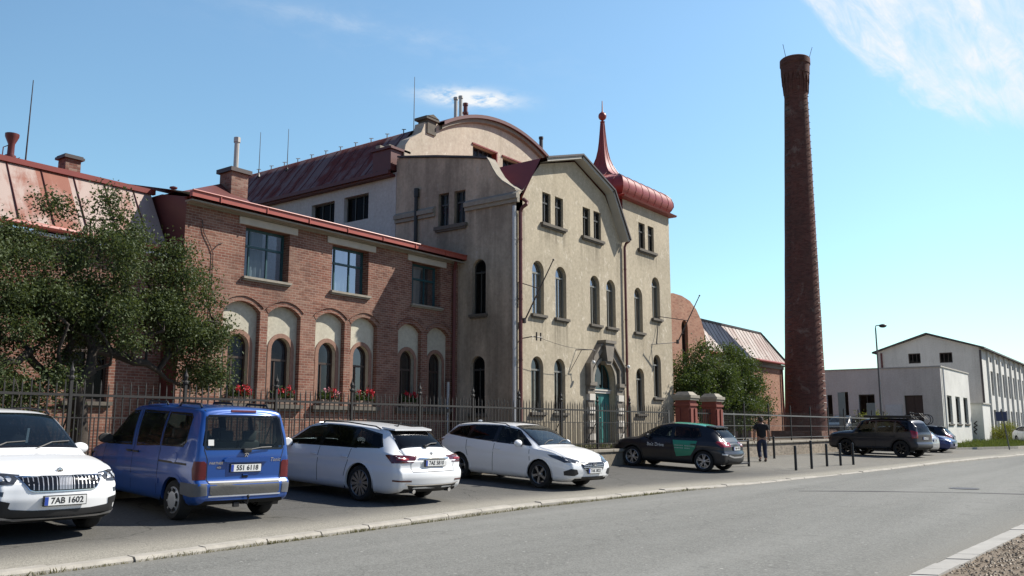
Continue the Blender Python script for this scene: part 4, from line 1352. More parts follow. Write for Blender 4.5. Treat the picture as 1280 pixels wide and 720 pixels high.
window(fb, fh[1], 'x', 72, .2, 'dark_frame', 'pane_dark', .08, [(.5, .02, .98)], [])
window(fb, fh[2], 'x', 72, .2, 'dark_frame', 'pane_dark', .05)
window(fb, fh[3], 'x', 72, .2, 'brown_frame', 'pane_dark', .05)
mb = MB(); mb.box(72.2, 72.26, 15.1, 16.4, .3, 3.78); mb.box(72.17, 72.2, 15.72, 15.76, .3, 3.78); mb.build('door', M['brown_frame'], fb)
mb = MB(); mb.box(71.93, 71.995, 16.6, 17.8, 2.0, 3.1); mb.build('notice_panel', M['far_white'], fb)

gb = empty('white_gabled_building', (105, 18, .1), 'long white gabled building with many narrow windows at the far right', 'building')
mb = MB()
gh = [rect(16.05, 17.15, 7.35, 8.3), rect(18.8, 19.88, 7.4, 8.35)]
wall(mb, 'x', 90, [(13.8, -.3), (22.65, -.3), (22.65, 8.66), (18.1, 10.05), (13.8, 8.64)], gh, .2)
mb.build('gable_wall', M['far_grey'], gb)
for h in gh: window(gb, h, 'x', 90, .15, 'brown_frame', 'pane_dark', .08, [(.33, .03, .97), (.66, .03, .97)], [])
mb = MB(); wh = []
for k in range(9):
    x = 94.9 + k * 3.6
    wh += [rect(x, x + 1.9, 4.4, 6.75), rect(x + .5, x + 1.5, 7.6, 8.1), rect(x, x + 1.9, .9, 3.05)]
wall(mb, 'y', 13.8, rect(90, 128, -.3, 8.64), wh, .25)
mb.poly([(128, 13.8, -.3), (128, 22.65, -.3), (128, 22.65, 8.6), (128, 18.1, 10), (128, 13.8, 8.6)]); mb.poly([(90, 22.65, -.3), (128, 22.65, -.3), (128, 22.65, 8.6), (90, 22.65, 8.6)])
mb.build('front_wall', M['far_white'], gb)
for h in wh: window(gb, h, 'y', 13.8, .2, 'grey_frame', 'pane_dark', .1, [(.5, .02, .98)], [.5] if h[2][1] - h[0][1] > 1 else [])
for k in range(10):
    mb = MB(); mb.box(93.6 + k * 3.6, 94.2 + k * 3.6, 13.62, 13.797, -.3, 8.5); mb.build('pilaster', M['far_white'], gb)
mb = MB()
for sgn, ye in ((-1, 13.3), (1, 23.1)):
    v = [(89.6, ye, 8.5), (128.4, ye, 8.5), (128.4, 18.1, 10.1), (89.6, 18.1, 10.1)]
    mb.poly(v); mb.poly([(p[0], p[1], p[2] + .14) for p in v]); mb.poly([v[0], v[1], (128.4, ye, 8.64), (89.6, ye, 8.64)]); mb.poly([v[0], v[3], (89.6, 18.1, 10.24), (89.6, ye, 8.64)])
mb.build('roof', M['dark_metal'], gb)
mb = MB(); mb.tube([(89.9, 13.7, .0), (89.9, 13.7, 8.4)], .09, 6); mb.build('downpipe', M['dark_metal'], gb)
mb = MB(); mb.tube([(89.9, 22.3, 6.8), (89.9, 22.3, 8.5)], .09, 6); mb.build('downpipe', M['pipe_maroon'], gb)

mb = MB(); mb.box(75.6, 79.6, 12.2, 14.2, .1, 3.15)
kk = empty('transformer_kiosk', (77, 13, .1), 'tall white kiosk with dark scrawl between the two white buildings', 'kiosk')
mb = MB(); mb.box(84.2, 88.0, 13.0, 14.4, .25, 3.35); mb.build('cabin', M['far_white'], kk)
mb = MB(); mb.box(84.1, 88.1, 12.9, 14.5, 3.351, 3.45); mb.build('roof', M['soffit'], kk)
mb = MB(); mb.box(84.15, 88.05, 12.95, 14.45, .05, .249); mb.build('plinth', M['dark_metal'], kk)
mb = MB()
gq = [(13.5, 1.9), (13.75, 1.7), (13.5, 1.55), (13.8, 1.4), (13.55, 1.2), (13.8, 1.05), (13.6, .8)]
for i in range(len(gq) - 1): mb.beam((84.19, gq[i][0], gq[i][1]), (84.19, gq[i + 1][0], gq[i + 1][1]), .09, .01, (1, 0, 0))
mb.build('graffiti', M['dark_metal'], kk)

# ------------------------------------------------------------------ retaining wall, fence, gate
YF = 15.35
mb = MB()
x = -6.0
rr = random.Random(8)
mb.box(-6, 31.0, YF, 15.75, -.3, .53)
wl = mb.build('retaining_wall', M['wall_render'])
tag(wl, 'low rendered wall with stone coping under the iron fence behind the parked cars', 'wall')
mb = MB()
while x < 30.9:
    l = rr.uniform(1.2, 1.7)
    mb.bbox((x + l / 2, YF + .2, .58), (l - .02, .5, .10), None, .02)
    x += l
mb.build('coping', M['stone'], wl)
mb = MB(); x = 35.1
mb.box(35.1, 62, YF, 15.8, -.3, .62)
ww = mb.build('rubble_wall', brick_mat('rubble', (0.30, 0.26, 0.20), (0.20, 0.17, 0.14), (0.32, 0.29, 0.24), 0.4))
tag(ww, 'low rubble wall beside the walking man, below the thin rail fence', 'wall')
mb = MB()
while x < 62:
    l = rr.uniform(1.4, 2.0); mb.bbox((x + l / 2, YF + .2, .67), (l - .02, .55, .10), None, .02); x += l
mb.build('coping', M['stone'], ww)

YI = 15.5
fence = empty('iron_fence', (15, YI, .63), 'long rusty black iron fence with spear tips and tall finial posts behind the parked cars', 'fence')
POSTS = [-5.2, -1.8, 1.5, 4.6, 7.80, 10.05, 12.25, 14.45, 16.80, 18.95, 21.1, 23.35, 25.55, 27.75, 30.75]
for i, xp in enumerate(POSTS):
    if xp > 30.5: mbp = MB(); mbp.box(xp - .03, xp + .03, YI - .03, YI + .03, .5, 2.0); mbp.build('post', M['iron_grey'], fence); continue
    mb = MB()
    mb.box(xp - .028, xp + .028, YI - .028, YI + .028, .6, 2.16)
    mb.lathe([(.028, 2.16), (.055, 2.19), (.055, 2.22), (.03, 2.25), (.04, 2.30), (.05, 2.33), (.02, 2.40), (0, 2.5)], (xp, YI, 0), 8)
    mb.beam((xp - .09, YI, 2.235), (xp + .09, YI, 2.235), .025, .02)
    mb.tube([(xp, YI + .03, 1.55), (xp, YI + .55, .68)], .015, 5)
    mb.build('post', M['iron'], fence)
for i in range(len(POSTS) - 1):
    a, b = POSTS[i] + .03, POSTS[i + 1] - .03
    mb = MB()
    mb.box(a, b, YI - .02, YI + .02, 1.885, 1.93); mb.box(a, b, YI - .018, YI + .018, .80, .835)
    mb.box(a, b, YI - .012, YI + .012, 1.50, 1.52)
    n = round((b - a) / .145); s = (b - a) / n
    for k in range(n):
        xx = a + s * (k + .5)
        top = 2.20 + (.0 if k % 2 else -.05)
        lean = random.uniform(-.006, .006)
        mb.faces([(xx - .011, YI - .0095, .70), (xx + .011, YI - .0095, .70), (xx + .011, YI + .0095, .70), (xx - .011, YI + .0095, .70),
                  (xx - .011 + lean, YI - .0095, top - .1), (xx + .011 + lean, YI - .0095, top - .1), (xx + .011 + lean, YI + .0095, top - .1), (xx - .011 + lean, YI + .0095, top - .1), (xx + lean, YI, top)],
                 [(0, 1, 5, 4), (1, 2, 6, 5), (2, 3, 7, 6), (3, 0, 4, 7), (4, 5, 8), (5, 6, 8), (6, 7, 8), (7, 4, 8)])
        if k % 2 == 0:
            mb.box(xx - .0075 + .07, xx + .0075 + .07, YI - .0075, YI + .0075, .70, 1.50)
    mb.build('picket_panel', M['iron'], fence)

rail = empty('rail_fence', (48, YI, .7), 'thin grey rail fence with dark spear bars along the low rubble wall on the right', 'fence')
RP = [35.2, 38.2, 41.2, 44.2, 47.2, 50.2, 53.2, 56.2, 59.2, 62]
for xp in RP:
    mb = MB(); mb.box(xp - .03, xp + .03, YI - .03, YI + .03, .6, 2.35); mb.lathe([(.05, 2.35), (0, 2.5)], (xp, YI, 0), 6); mb.build('post', M['iron'], rail)
for i in range(len(RP) - 1):
    a, b = RP[i] + .03, RP[i + 1] - .03
    mb = MB(); mb.box(a, b, YI - .03, YI + .03, 1.90, 1.96); mb.box(a, b, YI - .02, YI + .02, .86, .90); mb.box(a, b, YI - .012, YI + .012, 1.42, 1.44)
    mb.build('rail', M['iron_grey'], rail)
    mb = MB(); n = 18; s = (b - a) / n
    for k in range(n):
        xx = a + s * (k + .5); mb.box(xx - .007, xx + .007, YI - .007, YI + .007, .75, 2.1)
    mb.build('picket_panel', M['iron'], rail)


def pillar(x, label):
    p = empty('gate_pillar', (x, 15.6, .05), label, 'gate pillar', 'red brick gate pillars')
    w = .31
    mb = MB(); mb.box(x - w, x + w, 15.6 - w, 15.6 + w, -.2, 2.42)
    for z in (2.20,): mb.box(x - w - .05, x + w + .05, 15.6 - w - .05, 15.6 + w + .05, z, z + .09)
    for sx in (-1, 1):                                           # raised corner strips leave a long panel in each face
        mb.box(x + sx * w * .62 - .10, x + sx * w * .62 + .10, 15.6 - w - .045, 15.6 - w - .002, .7, 2.1)
        mb.box(x - w - .045, x - w - .002, 15.6 + sx * w * .62 - .10, 15.6 + sx * w * .62 + .10, .7, 2.1)
    mb.box(x - w - .08, x + w + .08, 15.6 - w - .08, 15.6 + w + .08, -.2, .62)
    mb.build('shaft', M['gate_brick'], p)
    mb = MB(); mb.box(x - w - .07, x + w + .07, 15.6 - w - .07, 15.6 + w + .07, 2.421, 2.51); mb.box(x - w - .11, x + w + .11, 15.6 - w - .11, 15.6 + w + .11, 2.511, 2.62)
    c = [(x - .36, 15.24), (x + .36, 15.24), (x + .36, 15.96), (x - .36, 15.96)]
    c2 = [(x - .22, 15.38), (x + .22, 15.38), (x + .22, 15.82), (x - .22, 15.82)]
    for k in range(4):
        j = (k + 1) % 4; mb.poly([(*c[k], 2.62), (*c[j], 2.62), (*c2[j], 2.76), (*c2[k], 2.76)])
    mb.poly([(*q, 2.76) for q in c2]); mb.poly([(*q, 2.62) for q in c])
    mb.build('cap', M['stone'], p)


pillar(32.5, 'red brick gate pillar with grey cap next to the end of the spear fence')
pillar(35.0, 'red brick gate pillar with grey cap beside the white framed gate')
g = empty('iron_gate', (33.75, YI, .1), 'narrow dark iron gate between the two red brick pillars', 'gate')
mb = MB()
for xx in np.linspace(32.95, 34.55, 10): mb.box(xx - .012, xx + .012, YI - .012, YI + .012, .2, 2.1)
mb.build('bars', M['iron'], g)
mb = MB()
for z in (.25, 1.2, 1.9): mb.box(32.9, 34.6, YI - .02, YI + .02, z, z + .05)
mb.build('frame', M['iron'], g)
g2 = empty('mesh_gate', (36, YI + .3, .7), 'pale framed mesh gate with a small white notice beside the right pillar', 'gate')
mb = MB()
for xx in (35.35, 36.55, 36.7, 37.9): mb.tube([(xx, YI + .35, .6), (xx, YI + .35, 2.0)], .035, 6)
for z in (.95, 1.95): mb.tube([(35.35, YI + .35, z), (37.9, YI + .35, z)], .025, 6)
mb.build('frame', M['white_frame'], g2)
mb = MB()
for xx in np.linspace(35.4, 37.85, 26): mb.box(xx - .004, xx + .004, YI + .345, YI + .355, .95, 1.95)
for z in np.linspace(1.0, 1.9, 10): mb.box(35.4, 37.85, YI + .346, YI + .354, z - .004, z + .004)
mb.build('mesh', M['iron'], g2)
mb = MB(); mb.box(35.12, 35.48, YI + .22, YI + .25, 1.22, 1.62); mb.build('notice', M['white_plastic'], g2)


# ------------------------------------------------------------------ trees
def tree(name, label, cat, base, lobes, n_clump, leaves, leaf_len, leaf_w, mat, trunk_r, fork_z, seed, group=None, spread=.28, droop=0.0, trunks=1):
    r = np.random.default_rng(seed)
    root = empty(name, base, label, cat, group)
    base = np.array(base, float)
    P = []
    tot = sum(l[2] for l in lobes)
    for (c, rad, w) in lobes:
        k = int(n_clump * w / tot)
        while k > 0:
            d = r.normal(size=3); d /= np.linalg.norm(d)
            q = np.array(c) + d * np.array(rad) * (r.random() ** .45)
            P.append(q); k -= 1
    P = np.array(P)
    fork = base + np.array([0, 0, fork_z])
    nodes = [base.copy(), base + np.array([.04, -.02, fork_z * .5]), fork]
    par = [-1, 0, 1]
    order = np.argsort(np.linalg.norm(P - fork, axis=1))
    tips = []
    for i in order:
        p = P[i]
        A = np.array(nodes)
        d = np.linalg.norm(A - p, axis=1)
        d[:2] += 5
        # prefer nodes that lie on the way out from the fork
        out = np.linalg.norm(A - fork, axis=1)
        j = int(np.argmin(d + .25 * np.maximum(0, out - np.linalg.norm(p - fork)) + .12 * out))
        a = nodes[j]
        L = np.linalg.norm(p - a)
        k = max(1, int(L / .35))
        prev = j
        for s in range(1, k + 1):
            t = s / k
            q = a + (p - a) * t + r.normal(size=3) * .05 * (1 - t * .6)
            q[2] += .10 * L * math.sin(PI * t) * .5
            nodes.append(q); par.append(prev); prev = len(nodes) - 1
        tips.append(prev)
    n = len(nodes)
    load = np.zeros(n)
    for t in tips: load[t] += 1
    for i in range(n - 1, 0, -1): load[par[i]] += load[i]
    rad = np.maximum(.0055, trunk_r * (load / load[0]) ** .47)
    kids = [[] for _ in range(n)]
    for i in range(1, n): kids[par[i]].append(i)
    V, F = [], []
    mt = MB()
    def chain(i, first):
        pts, rs = ([nodes[par[i]]], [min(rad[par[i]], rad[i] * 1.5)]) if not first else ([nodes[0]], [rad[0] * 1.25])
        if first: i = 1
        while True:
            pts.append(nodes[i]); rs.append(rad[i])
            ks = kids[i]
            if not ks: break
            b = max(ks, key=lambda k: load[k])
            for k in ks:
                if k != b: stack.append(k)
            i = b
        mt.tube(pts, rs, 7 if rs[0] > .03 else 4, cap=False)
    stack = []
    chain(1, True)
    while stack: chain(stack.pop(), False)
    tk = mt.build('trunk', M['bark'], root, smooth=60)
    # leaves: small folded blades around every outer node
    outer = [i for i in range(3, n) if load[i] <= 3]
    wts = np.array([1.0 if not kids[i] else .35 for i in outer]); wts /= wts.sum()
    pick = r.choice(len(outer), size=leaves, p=wts)
    C = np.array([nodes[outer[i]] for i in pick]) + r.normal(size=(leaves, 3)) * spread * np.array([1, 1, .8])
    C[:, 2] -= droop * r.random(leaves)
    d = r.normal(size=(leaves, 3)); d[:, 2] -= .25; d /= np.linalg.norm(d, axis=1)[:, None]
    up = r.normal(size=(leaves, 3)) + np.array([0.25, -.25, 1.0]); s = np.cross(d, up); s /= np.linalg.norm(s, axis=1)[:, None]
    nr = np.cross(s, d)
    L = leaf_len * r.uniform(.6, 1.25, leaves)[:, None]; W = leaf_w * r.uniform(.7, 1.2, leaves)[:, None]
    a = C - d * L * .5; b = C + d * L * .5
    c1 = C + s * W * .5 + nr * W * .18 - d * L * .05; c2 = C - s * W * .5 + nr * W * .18 - d * L * .05
    V = np.stack([a, c1, b, c2], 1).reshape(-1, 3)
    F = np.arange(leaves * 4).reshape(-1, 4)
    big_mesh('crown', V, F, mat, root)
    return root


tree('garden_tree', 'large ragged olive green tree in front of the low brick wing at the far left', 'tree', (9.1, 17.7, .6),
     [((9.2, 17.7, 3.6), (2.0, 1.3, 1.2), 3.8), ((11.1, 17.5, 3.55), (1.05, .9, .8), 1.5), ((9.3, 17.7, 4.75), (1.9, 1.0, .75), .8), ((7.0, 17.7, 3.5), (1.4, 1.2, 1.8), 2.4),
      ((7.9, 17.7, 2.3), (1.2, 1.0, .7), 1.0), ((9.3, 17.7, 5.7), (1.6, .7, .7), .30), ((11.6, 17.5, 2.5), (.7, .6, .5), .45), ((10.9, 17.6, 4.75), (.8, .6, .5), .35)],
     360, 84000, .074, .044, M['leaf_left'], .17, 1.15, 5, spread=.20)
tree('ornamental_bush', 'dense glossy green tree right behind the gate pillars', 'tree', (40.6, 18.3, .6),
     [((40.2, 18.3, 3.6), (2.3, 1.4, 1.5), 4), ((38.8, 18.1, 2.7), (1.4, 1.1, 1.3), 2), ((41.7, 18.0, 2.6), (1.6, 1.1, 1.4), 2), ((40.3, 18.2, 4.9), (.9, .6, .5), .5)],
     150, 21000, .12, .08, M['leaf_right'], .13, 1.0, 6, 'green trees behind the gate', .27)
tree('ornamental_bush', 'dense glossy green tree against the orange brick hall, left of the tall chimney', 'tree', (44.4, 18.3, .6),
     [((44.2, 18.3, 3.6), (1.8, 1.3, 1.5), 4), ((45.5, 18.1, 2.6), (1.0, .9, 1.2), 1.4), ((43.2, 18.0, 2.5), (1.5, 1.1, 1.2), 1.6), ((44.3, 18.3, 5.0), (.9, .6, .5), .5), ((47.2, 17.8, 2.75), (.8, .35, .3), .14)],
     150, 21000, .12, .08, M['leaf_right'], .13, 1.0, 7, 'green trees behind the gate', .27)
tree('yellow_bush', 'small yellow green bush behind the dark off-road car', 'bush', (66.5, 17.2, .2),
     [((66.3, 17.2, 1.5), (2.6, .9, .8), 3), ((64.5, 17.2, 1.3), (1.2, .7, .6), 1)], 90, 7000, .13, .06, M['leaf_yellow'], .06, .5, 8)
tree('roadside_weeds', 'tall pale green weeds at the corner of the long white building', 'plant', (88.5, 12.4, .06),
     [((88.5, 12.4, .9), (1.8, 1.2, .8), 3), ((92, 12.2, .9), (2.0, .8, .9), 2)], 70, 6000, .16, .05, M['leaf_yellow'], .03, .2, 9)
# dark shrubs that fill the garden's corner under the tree
tree('garden_shrub', 'dark low shrub under the ragged tree at the left end of the fence', 'shrub', (7.0, 16.9, .6),
     [((6.9, 16.9, 1.6), (1.5, .6, .8), 3), ((5.2, 16.9, 1.7), (1.2, .6, .9), 2)], 80, 8000, .06, .036, M['leaf_left'], .05, .3, 12)


# ------------------------------------------------------------------ flower boxes on the arch sills
def flower_box(x, mats, label, seed):
    r = np.random.default_rng(seed)
    root = empty('flower_box', (x, 21.3, 2.02), label, 'flower box', 'flower boxes on the window sills')
    mb = MB(); mb.bbox((x, 21.34, 2.12), (.72, .2, .19), None, .02); mb.build('planter', M['terracotta'], root)
    n = 420
    C = np.stack([r.uniform(x - .36, x + .36, n), r.normal(21.3, .07, n), 2.22 + abs(r.normal(0, .12, n))], 1)
    def cards(C, s):
        k = len(C)
        d = r.normal(size=(k, 3)); d /= np.linalg.norm(d, axis=1)[:, None]; e = np.cross(d, r.normal(size=(k, 3))); e /= np.linalg.norm(e, axis=1)[:, None]
        return np.stack([C - d * s, C - e * s, C + d * s, C + e * s], 1).reshape(-1, 3), np.arange(k * 4).reshape(-1, 4)
    big_mesh('leaves', *cards(C, .03), M['leaf_right'], root)
    heads = [(x + r.uniform(-.32, .32), 21.22 + r.normal(0, .05), 2.36 + r.uniform(-.05, .18)) for _ in range(11)]
    for mi, m in enumerate(mats):
        hc = np.concatenate([np.array(h) + r.normal(size=(26, 3)) * .034 for h in heads[mi::len(mats)]])
        big_mesh('blossoms', *cards(hc, .022), m, root)


for (x, ms_, lb, sd) in ((15.55, [M['petal_red']], 'flower box of red geraniums under the arch nearest the tree', 1), (17.08, [M['petal_red']], 'flower box of red geraniums on the second arch sill from the tree', 2),
                         (18.9, [M['petal_pink'], M['petal_red']], 'flower box mixing pink and red geraniums', 3), (20.38, [M['petal_red']], 'flower box of bright red geraniums at the edge of the wall shadow', 4),
                         (22.58, [M['petal_red']], 'flower box of dark red geraniums inside the wall shadow', 5)):
    flower_box(x, ms_, lb, sd)

# ------------------------------------------------------------------ bollards, signs, lamps, flagpoles
BP = [(31.27, 10.86), (32.72, 10.78), (34.73, 10.85), (35.81, 10.66), (36.88, 10.48)]
BL = ['black bollard nearest the road, first of the row of five', 'taller black bollard, second of the row of five', 'black bollard in the middle of the row of five',
      'black bollard, second from the far end of the row of five', 'black bollard at the far end of the row, in front of the dark off-road car']
for i, (x, y) in enumerate(BP):
    z = lot_z(x, y); h = 1.02 if i == 1 else .86
    mb = MB(); mb.lathe([(.0, z - .1), (.048, z - .1), (.048, z + h - .04), (.042, z + h - .01), (.02, z + h), (0, z + h)], (x, y, 0), 12)
    mb.lathe([(.05, z + h - .14), (.052, z + h - .12), (.05, z + h - .10)], (x, y, 0), 12)
    tag(mb.build('bollard', M['black_paint'], smooth=40, loc=(x, y, z)), BL[i], 'bollard', 'black bollards on the pavement')
x, y = 38.2, 14.2; z = lot_z(x, y)
mb = MB(); mb.lathe([(0, z - .1), (.05, z - .1), (.05, z + .95), (.0, z + .99)], (x, y, 0), 12)
tag(mb.build('bollard', M['black_paint'], smooth=40, loc=(x, y, z)), 'single black bollard just right of the walking man', 'bollard')
x, y = 31.46, 12.66
br = empty('barrier_rail', (x, y, lot_z(x, y)), 'low black barrier rail behind the dark car with the green door', 'barrier')
z = lot_z(x, y)
mb = MB()
for xx in (x, x - 2.0): mb.tube([(xx, y + (x - xx) * .15, z - .1), (xx, y + (x - xx) * .15, z + .98)], .045, 10)
mb.build('post', M['black_paint'], br)
mb = MB()
for h in (.92, .12): mb.tube([(x, y, z + h), (x - 2.0, y + .3, z + h)], .03, 8)
mb.build('rail', M['black_paint'], br)

# street lamp beside the white building
lx, ly = 63.1, 15.9
sl = empty('street_lamp', (lx, ly, lot_z(lx, ly)), 'tall slim grey street lamp in front of the white gabled building', 'street lamp')
mb = MB(); mb.tube([(lx, ly, -.1), (lx, ly, 1.2), (lx + .02, ly, 4.5), (lx + .03, ly + .02, 8.1)], [.09, .085, .065, .045], 10)
mb.tube([(lx + .03, ly + .02, 8.1), (lx + .06, ly, 8.28), (lx + .25, ly - .22, 8.33)], .035, 8)
mb.build('pole', M['iron_grey'], sl, smooth=40)
mb = MB(); mb.ellipsoid((lx + .38, ly - .38, 8.28), (.26, .26, .13), 12, 8); mb.build('lamp_head', M['dark_metal'], sl, smooth=60)

# road sign seen from behind, and two boards behind the fence
sx, sy = 67.5, 9.0
rs = empty('road_sign', (sx, sy, -.1), 'leaning signpost with a dark blue rectangular board at the far roadside', 'sign')
mb = MB(); mb.tube([(sx, sy, -.25), (sx - .12, sy + .30, 2.6)], .04, 8); mb.build('pole', M['iron_grey'], rs)
mb = MB(); mb.bbox((sx - .1, sy + .32, 2.1), (.05, .66, .62), None, .01); mb.build('board', simple('sign_blue', (.05, .07, .14), .5), rs)
for (x, y, z0, z1, w, lb) in ((55.9, 16.4, 1.2, 3.5, .32, 'narrow grey green board on a post, nearest the tall chimney'), (62.8, 16.5, 2.0, 3.0, .42, 'squarish grey board on a post behind the roof of the dark off-road car')):
    o = empty('information_board', (x, y, .7), lb, 'board')
    mb = MB(); mb.box(x - .03, x + .03, y - .03, y + .03, .3, z1); mb.build('post', M['iron_grey'], o)
    mb = MB(); mb.bbox((x - .06, y - .05, (z0 + z1) / 2), (.04, w * 1.3, z1 - z0), Matrix.Rotation(R(20), 3, 'Z'), .008); mb.build('board', simple('board_grey', (.22, .24, .22), .6), o)

# flagpoles and lamp brackets on the facade
def flagpole(x, base, tip, label, arms):
    o = empty('flagpole', base, label, 'flagpole', 'flagpoles on the cream facade')
    mb = MB(); mb.tube([base, tip], [.03, .02], 7); mb.ellipsoid(tip, (.04, .04, .04), 8, 6); mb.build('pole', M['dark_metal'], o)
    mb = MB()
    for a, b in arms: mb.tube([a, b], .018, 5)
    mb.lathe([(.07, base[2] - .06), (.07, base[2] + .12)], (base[0], base[1], 0), 8)
    mb.build('bracket', M['dark_metal'], o)


flagpole(0, (25.45, 18.45, 5.12), (25.95, 17.5, 7.35), 'bare dark flagpole slanting from the facade near its left corner', [((25.35, YC, 5.1), (25.5, 18.4, 5.1)), ((25.3, YC, 6.55), (25.75, 17.95, 6.3)), ((25.28, YC, 6.5), (25.25, YC - .02, 5.6))])
flagpole(0, (36.65, 17.9, 5.2), (37.2, 17.0, 7.35), 'bare dark flagpole slanting from the tower beside the brick gable', [((35.4, YC, 5.05), (36.65, 17.9, 5.2)), ((36.2, YC, 6.4), (36.9, 17.5, 6.2)), ((36.2, YC, 6.4), (35.9, YC - .02, 5.1))])
for (x, lb, dx) in ((29.3, 'small white globe lamp on a wall bracket left of the green door', 1), (32.75, 'small white globe lamp on the downpipe right of the green door', -1)):
    o = empty('wall_lamp', (x, YC, 4.3), lb, 'wall lamp', 'globe lamps at the door')
    mb = MB()
    if dx > 0:
        mb.tube([(x - .2, YC, 4.36), (x + .1, YC - .55, 4.36), (x + .35, YC - .55, 4.34)], .02, 6); mb.tube([(x + .3, YC - .55, 4.36), (x + .3, YC - .5, 3.95)], .014, 5); mb.tube([(x - .1, YC - .2, 4.34), (x - .7, YC - .02, 3.45)], .012, 5)
    else: mb.tube([(x, YC, 3.95), (x - .05, YC - .3, 3.95)], .018, 6)
    mb.build('bracket', M['dark_metal'], o)
    mb = MB(); mb.ellipsoid((x + (.3 if dx > 0 else -.05), YC - (.5 if dx > 0 else .32), 3.88), (.075, .075, .075), 10, 8); mb.build('globe', M['white_plastic'], o, smooth=60)
o = empty('wire_bracket', (25.7, YC, 4.5), 'dark iron wire bracket with insulators above the first ground floor window', 'bracket')
mb = MB(); mb.tube([(25.4, YC, 4.5), (25.45, YC - .5, 4.55), (25.9, YC - .6, 4.55)], .02, 6)
for xx in (25.62, 25.88): mb.tube([(xx, YC - .57, 4.42), (xx, YC - .57, 4.72)], .03, 6)
mb.build('arm', M['dark_metal'], o)
pts = [(25.9 + (29.4 - 25.9) * t, YC - .58, 4.52 - .16 * t - .10 * math.sin(PI * t)) for t in np.linspace(0, 1, 12)]
mb = MB(); mb.tube(pts, .008, 4); tag(mb.build('overhead_wire', M['black_paint']), 'thin wire hanging between the wall bracket and the door lamp', 'wire')


# ------------------------------------------------------------------ the walking man
def skin_mesh(name, V, E, Rr, mat, parent, sub=2):
    me = bpy.data.meshes.new(name)
    me.from_pydata(V, E, [])
    o = bpy.data.objects.new(name, me); COL.objects.link(o)
    sk = o.modifiers.new('s', 'SKIN'); sk.use_smooth_shade = True
    for i, r_ in enumerate(Rr): me.skin_vertices[0].data[i].radius = r_ if isinstance(r_, tuple) else (r_, r_)
    me.skin_vertices[0].data[0].use_root = True
    s = o.modifiers.new('u', 'SUBSURF'); s.levels = sub; s.render_levels = sub
    dg = bpy.context.evaluated_depsgraph_get()
    m2 = bpy.data.meshes.new_from_object(o.evaluated_get(dg))
    bpy.data.objects.remove(o)
    m2.name = name
    m2.materials.clear(); m2.materials.append(mat)
    for p in m2.polygons: p.use_smooth = True
    o2 = bpy.data.objects.new(name, m2); COL.objects.link(o2); o2.parent = parent
    return o2


px_, py_ = 35.0, 13.5
man = empty('person', (px_, py_, lot_z(px_, py_)), 'man in a black t-shirt and dark jeans walking away past the bollards', 'person')
skin = simple('skin', (.30, .17, .12), .55, var=.1); shirt = simple('black_cotton', (.012, .012, .014), .9, var=.3, scale=12); jeans = simple('dark_denim', (.022, .028, .055), .9, var=.35, scale=14)
hair = simple('short_hair', (.035, .028, .022), .8, var=.4, scale=40); shoe = simple('dark_shoe', (.03, .03, .032), .6)
# local frame: he walks towards +Y; x to his right
hip = (0, 0, .94)
VB = [hip, (0, .0, 1.10), (0, .01, 1.30), (0, .0, 1.46), (0, .01, 1.53), (0, .03, 1.60), (0, .035, 1.69), (0, .03, 1.76),
      (.17, 0, 1.44), (.25, -.02, 1.18), (.25, .05, .93), (.25, .07, .86),                                 # right arm
      (-.17, 0, 1.44), (-.26, -.05, 1.17), (-.27, .0, .93), (-.27, .02, .86),                                # left arm
      (.10, 0, .90), (.11, .08, .50), (.115, -.02, .10), (.12, .03, .045), (.125, .13, .035),
      (-.10, 0, .90), (-.11, -.02, .50), (-.115, -.22, .14), (-.12, -.22, .07), (-.125, -.13, .03)]
EB = [(0, 1), (1, 2), (2, 3), (3, 4), (4, 5), (5, 6), (6, 7), (3, 8), (8, 9), (9, 10), (10, 11), (3, 12), (12, 13), (13, 14), (14, 15), (0, 16), (16, 17), (17, 18), (18, 19), (19, 20), (0, 21), (21, 22), (22, 23), (23, 24), (24, 25)]
RB = [(.15, .11), (.14, .10), (.16, .11), (.13, .09), (.055, .055), (.075, .085), (.08, .095), (.06, .07), .062, .045, .033, .03, .062, .045, .033, .03, .085, .06, .042, .045, .03, .085, .06, .042, .045, .03]
skin_mesh('body', VB, EB, RB, skin, man)
for s, wx, wy, wz in ((1, .25, .07, .86), (-1, -.27, .02, .86)):       # five curled fingers on each hand
    V, E, Rr = [(wx, wy, wz)], [], [.03]
    for k in range(4):
        b = len(V); V += [(wx - s * .005, wy - .028 + k * .019, wz - .06), (wx - s * .012, wy - .03 + k * .021, wz - .105 + abs(k - 1.4) * .006), (wx - s * .032, wy - .03 + k * .021, wz - .135 + abs(k - 1.4) * .008)]
        E += [(0, b), (b, b + 1), (b + 1, b + 2)]; Rr += [.0125, .0095, .008]
    b = len(V); V += [(wx - s * .01, wy + .045, wz - .03), (wx - s * .02, wy + .06, wz - .075)]; E += [(0, b), (b, b + 1)]; Rr += [.012, .009]
    skin_mesh('hand', V, E, Rr, skin, man, 1)
VS = [(0, 0, .90), (0, 0, 1.10), (0, .01, 1.30), (0, 0, 1.45), (0, .008, 1.50), (.18, 0, 1.44), (.235, -.01, 1.25), (-.18, 0, 1.44), (-.24, -.03, 1.25)]
skin_mesh('t_shirt', VS, [(0, 1), (1, 2), (2, 3), (3, 4), (3, 5), (5, 6), (3, 7), (7, 8)], [(.185, .14), (.165, .12), (.185, .13), (.15, .105), (.08, .075), .085, .08, .085, .08], shirt, man)
VJ = [(0, 0, .97), (0, 0, .90), (.10, 0, .84), (.112, .085, .50), (.115, -.01, .12), (-.10, 0, .84), (-.112, -.015, .50), (-.115, -.2, .15)]
